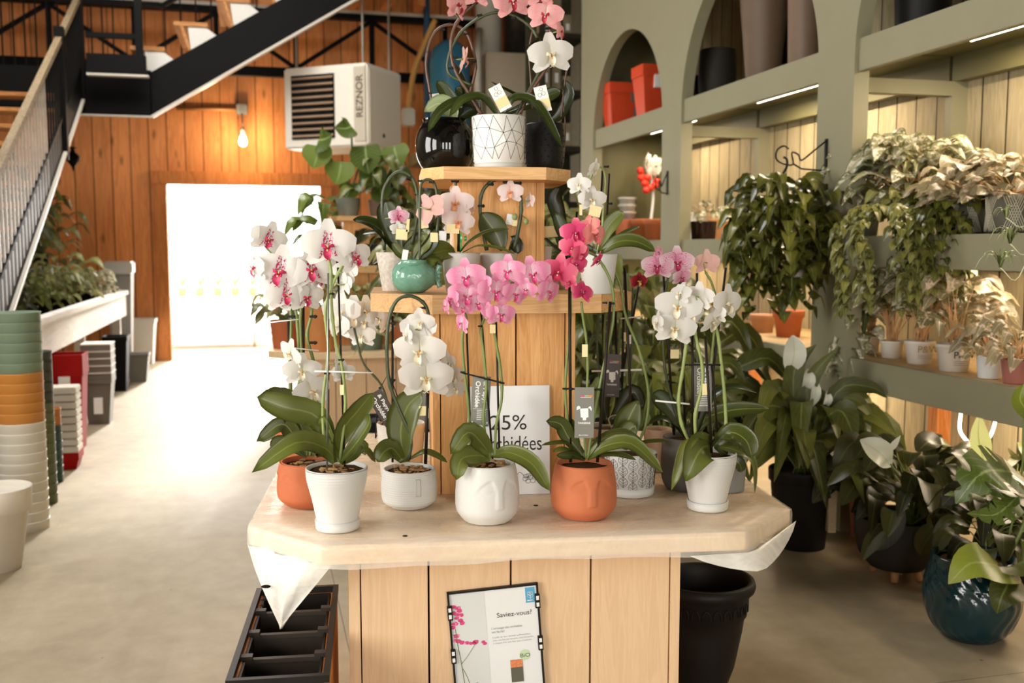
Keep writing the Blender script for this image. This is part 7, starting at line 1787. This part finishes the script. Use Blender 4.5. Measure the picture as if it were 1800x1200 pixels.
# ---------------------------------------------------------------- lowest shelf of the near bay
for i_, (px, u, wp, ty, bot, txt, seed, Rp, Hp_) in enumerate(((1530, 3.3, 34, 590, 0, None, 91, 45, 150), (1568, 3.28, 42, 598, 0, None, 92, 60, 160), (1617, 3.26, 52, 598, 0, 'P&W', 93, 70, 150), (1678, 3.22, 62, 604, 0, 'P&W', 94, 64, 130))):
    p = shelf_pot('caladium', ['first cream caladium from the post, in the smallest white pot of the lowest shelf', 'second cream caladium from the post on the lowest shelf', 'third cream caladium from the post with brown script on its white pot', 'cream caladium in the white pot lettered in black in the middle of the lowest shelf'][i_], px, u, ZL, wp, ty, M_WPOT, 'nursery', 'potted plant', ratio=.76, soil=True)
    foliage(p.r, [60, 70, 70, 40][i_], p.px(Rp), p.px(Hp_), .13, .09, G_CREAM if i_ < 3 else G_PINKY, 'heart', seed, p.H - .02, .45, lo=.3, stem_m=M_STEMO, seg=6)
    if txt:
        text('lettering', txt, p.px(17), M_INK if i_ == 3 else mat('#a58a5a', .6), p.r, Matrix.Translation((-p.px(14), -p.px(wp / 2) * .965, p.H * .52)) @ RX, .0003)
        b = MB(); [b.box(-p.px(13), -p.px(wp / 2) * .95, p.H * (.40 - .07 * k), p.px(13), -p.px(wp / 2) * .95 + .002, p.H * (.405 - .07 * k) + .001) for k in range(3)]; b.build('printed_lines', M_GREYT, p.r)
p = shelf_pot('houseplant', 'small pale leaved plant in a plain white cup pot on the lowest shelf', 1742, 3.2, ZL, 46, 626, mat('#dfe3e2', .45, var=0), 'taper', 'potted plant', ratio=.82, soil=True)
foliage(p.r, 24, p.px(44), p.px(56), .10, .05, G_PINKY, 'lance', 96, p.H - .01, .6, stem_m=M_STEMO)
p = shelf_pot('houseplant', 'pale leaved plant in a mauve pink pot at the right edge of the lowest shelf', 1792, 3.2, ZL, 58, 632, mat('#a56a60', .4, var=.01), 'taper', 'potted plant', ratio=.82, soil=True)
foliage(p.r, 24, p.px(50), p.px(60), .12, .05, G_PINKY, 'lance', 97, p.H - .01, .6, stem_m=M_STEMO)
p = shelf_pot('houseplant', 'trailing pale ivy hanging over the post end of the lowest shelf', 1502, 3.16, ZL, 34, 600, M_WPOT, 'nursery', 'potted plant', soil=True)
foliage(p.r, 26, p.px(34), p.px(90), .13, .09, G_CREAM, 'heart', 98, p.H, .6, lo=.1, cent=(.06, .03))
vines(p.r, 5, .10, p.H, .36, .09, .07, G_CREAM, 99, step=.05, amin=PI * .8, amax=PI * 1.6)
# cable light looped under the lowest shelf
w0, w1, w2 = PU(1689, 727, 3.3), PU(1700, 775, 3.3), PU(1749, 742, 3.3)
cl_ = root('cable_light', RW(*w0), 'white lit cable light looped beneath the lowest shelf', 'lamp', rotz=YAW)
pts = [Vector((0, q[1] - w0[1], q[2] - w0[2])) for q in (w0, PU(1687, 755, 3.3), w1, PU(1715, 782, 3.3), PU(1738, 770, 3.3), w2)]
MB().tube(spline([Vector((0, 0, .8 - w0[2]))] + pts + [Vector((0, w2[1] - w0[1], .8 - w0[2]))], 30), .008, 8).build('lit_cable', emis('cable_glow', '#fff2df', 3.0), cl_)
# pots standing on the middle bay's lowest shelf and floor behind the foliage
for i_, (px, wp, ty, m) in enumerate(((1385, 54, 545, M_TERRA), (1340, 46, 552, mat('#b88a6a', .6)), (1255, 40, 545, M_WPOT))): shelf_pot('flower_pot', ['brown terracotta pot', 'dusty brown pot', 'white pot'][i_] + ' on the lowest shelf of the middle bay behind the foliage', px, 3.4, ZL, wp, ty, m, 'rimmed')

# ---------------------------------------------------------------- foliage on the second stand
def on2(name, label, lx, ly, z, wm, hm, potm, kind='taper', cat='flower pot', **kw):
    w = c2 + Vector((lx * math.cos(YAW * .9) - ly * math.sin(YAW * .9), lx * math.sin(YAW * .9) + ly * math.cos(YAW * .9), z)); t = root(name, w, label, cat); make_pot(t, kind, wm / 2, wm / 2 * .78, hm, potm, n=28, thick=.005, **kw); return t
M_GRN = mat('#6f8474', .6, var=.02)
t = on2('foliage_plant', 'heart leaved monstera in a grey green pot on top of the second stand', -.14, -.05, T3Z + .001, .20, .15, mat('#6d716a', .6), cat='potted plant')
pl_ = Plant.__new__(Plant); pl_.r = t; pl_.base = Vector(t.location); pl_.Y = t.location.y; pl_.sc = pl_.Y / F; pl_.z = T3Z
for x, y, s_, dx, dy_ in ((560, 262, 50, -10, 34), (618, 228, 40, -30, -4), (642, 262, 52, 6, 44), (692, 262, 46, 14, 30), (600, 290, 50, -10, 34), (655, 300, 46, 4, 36), (618, 328, 36, -12, 20), (668, 335, 34, 10, 20), (560, 252, 46, 24, -14)):
    pl_.leaf([(x, y - 6), (x + dx * .4, y + dy_ * .5, -.04), (x + dx, y + dy_, -.06)], s_ * 1.05, 'f', m=G_MONST, shape='heart', thick=0, fold=.12)
    pl_.stem([(610, 352), ((x + 610) / 2 + 4, (y + 352) / 2 - 10), (x, y - 4)], 3.5, M_STEM_DG)
t = on2('foliage_plant', 'leafy plant in a brown pot beside the monstera on top of the second stand', .12, -.02, T3Z + .001, .2, .14, mat('#6a5444', .7), cat='potted plant'); foliage(t, 34, .2, .34, .17, .09, G_LILY, 'heart', 101, .13, .6)
t = on2('foliage_plant', 'climbing ivy in a black pot on the middle shelf of the second stand', -.30, -.05, T2Z + .001, .2, .14, M_BLKPL, cat='potted plant'); foliage(t, 20, .22, .42, .17, .10, G_MONST, 'heart', 102, .12, .8)
t = on2('flower_pot', 'plain black pot on the middle shelf of the second stand', .06, -.28, T2Z + .001, .17, .17, M_BLACKMT)
t = on2('foliage_plant', 'dark trailing plant on the right of the second stand', .3, -.1, T2Z + .001, .2, .15, M_TERRA, cat='potted plant'); foliage(t, 50, .3, .3, .16, .08, G_DARK, 'oval', 103, .12, .7)
for i_, (lx, ly, wm, hm, m, gm_, sd, nm) in enumerate(((-.66, -.38, .24, .22, M_TERRA, G_OLIVE, 111, 'terracotta pot at the left end'), (-.40, -.62, .30, .34, mat('#d28a4c', .6), G_LILY, 112, 'large tan pot at the left front'), (-.05, -.6, .30, .30, M_GRN, G_OLIVE, 113, 'sage green pot at the front'), (.25, -.55, .22, .2, M_TERRA, G_DARK, 114, 'terracotta pot at the right front'), (.48, -.5, .2, .2, mat('#8e1620', .4), G_DARK, 115, 'dark red pot at the right'), (-.6, .2, .24, .22, M_BLKPL, G_LILY, 116, 'black pot at the back left'))):
    t = on2('foliage_plant', f'plant in a {nm} of the second stand\'s lowest tier', lx, ly, TZ + .001, wm, hm, m, cat='potted plant'); foliage(t, 26, wm * .7, .22, .13, .06, gm_, 'oval', sd, hm - .02, .5)
# pots on the floor left behind the front stand
for i_, (x, Y_, wm, hm, m) in enumerate(((640, 5.4, .3, .62, M_BLACKMT), (612, 6.2, .3, .3, M_BLKPL))):
    t = root('plastic_tub', Vector((P(x, 0, Y_).x, Y_, 0)), ['tall black pot on the floor between the two stands', 'low black pot on the floor between the two stands'][i_], 'tub'); make_pot(t, 'taper', wm / 2, wm / 2 * .8, hm, m, n=28, soil=False, thick=.006)

# ---------------------------------------------------------------- planting table on the left
zb_ = tzb + .162
i_ = 0
for (v, u, R, Hh, L, W, m, sh_, sd, kind, nm) in ((12.3, -1.95, .30, .34, .22, .02, G_GRASS, 'grass', 121, 't', 'grassy pale plant at the far corner'), (12.0, -2.35, .36, .62, .20, .07, G_OLIVE, 'lance', 122, 'f', 'tall olive shrub near the far end'), (11.5, -1.95, .34, .46, .26, .02, G_GRASS, 'grass', 123, 't', 'spidery striped plant second from the far end'), (11.2, -2.5, .40, .85, .22, .08, G_LILY, 'lance', 124, 'f', 'dark shrub on the rear step'), (10.8, -1.95, .32, .42, .20, .06, G_OLIVE, 'lance', 125, 'f', 'bushy olive plant behind the front board'), (10.3, -2.45, .42, .9, .24, .09, G_DARK, 'oval', 126, 'f', 'dark bushy plant under the stairs'), (10.1, -2.0, .28, .34, .16, .05, G_OLIVE, 'lance', 127, 'f', 'fine leaved pale plant in the middle'), (9.5, -2.4, .4, .7, .2, .08, G_DARK, 'oval', 128, 'f', 'dark leafy plant towards the near end'), (9.3, -1.95, .25, .24, .13, .05, G_LILY, 'oval', 129, 'f', 'low green plant by the front board'), (8.6, -2.0, .24, .22, .13, .05, G_DARK, 'oval', 130, 'f', 'low dark plant near the tricolour stack'), (8.7, -2.6, .36, .5, .18, .07, G_LILY, 'oval', 131, 'f', 'green shrub at the near rear corner'), (11.9, -1.80, .2, .26, .12, .05, G_CREAM, 'oval', 132, 'f', 'small cream leaved plant at the front edge')):
    z = zb_ if u > -2.2 else 1.341
    t = root('table_plant', RW(u, v, z), f'{nm} of the whitewashed planting table', 'potted plant')
    make_pot(t, 'nursery', .10, .075, .15, M_BLKPL, n=20, thick=.004)
    if kind == 't': tuft(t, 90, L * 1.7, W, m, sd, .14)
    else: foliage(t, 70, R, Hh, L, W, m, sh_, sd, .13, .5)
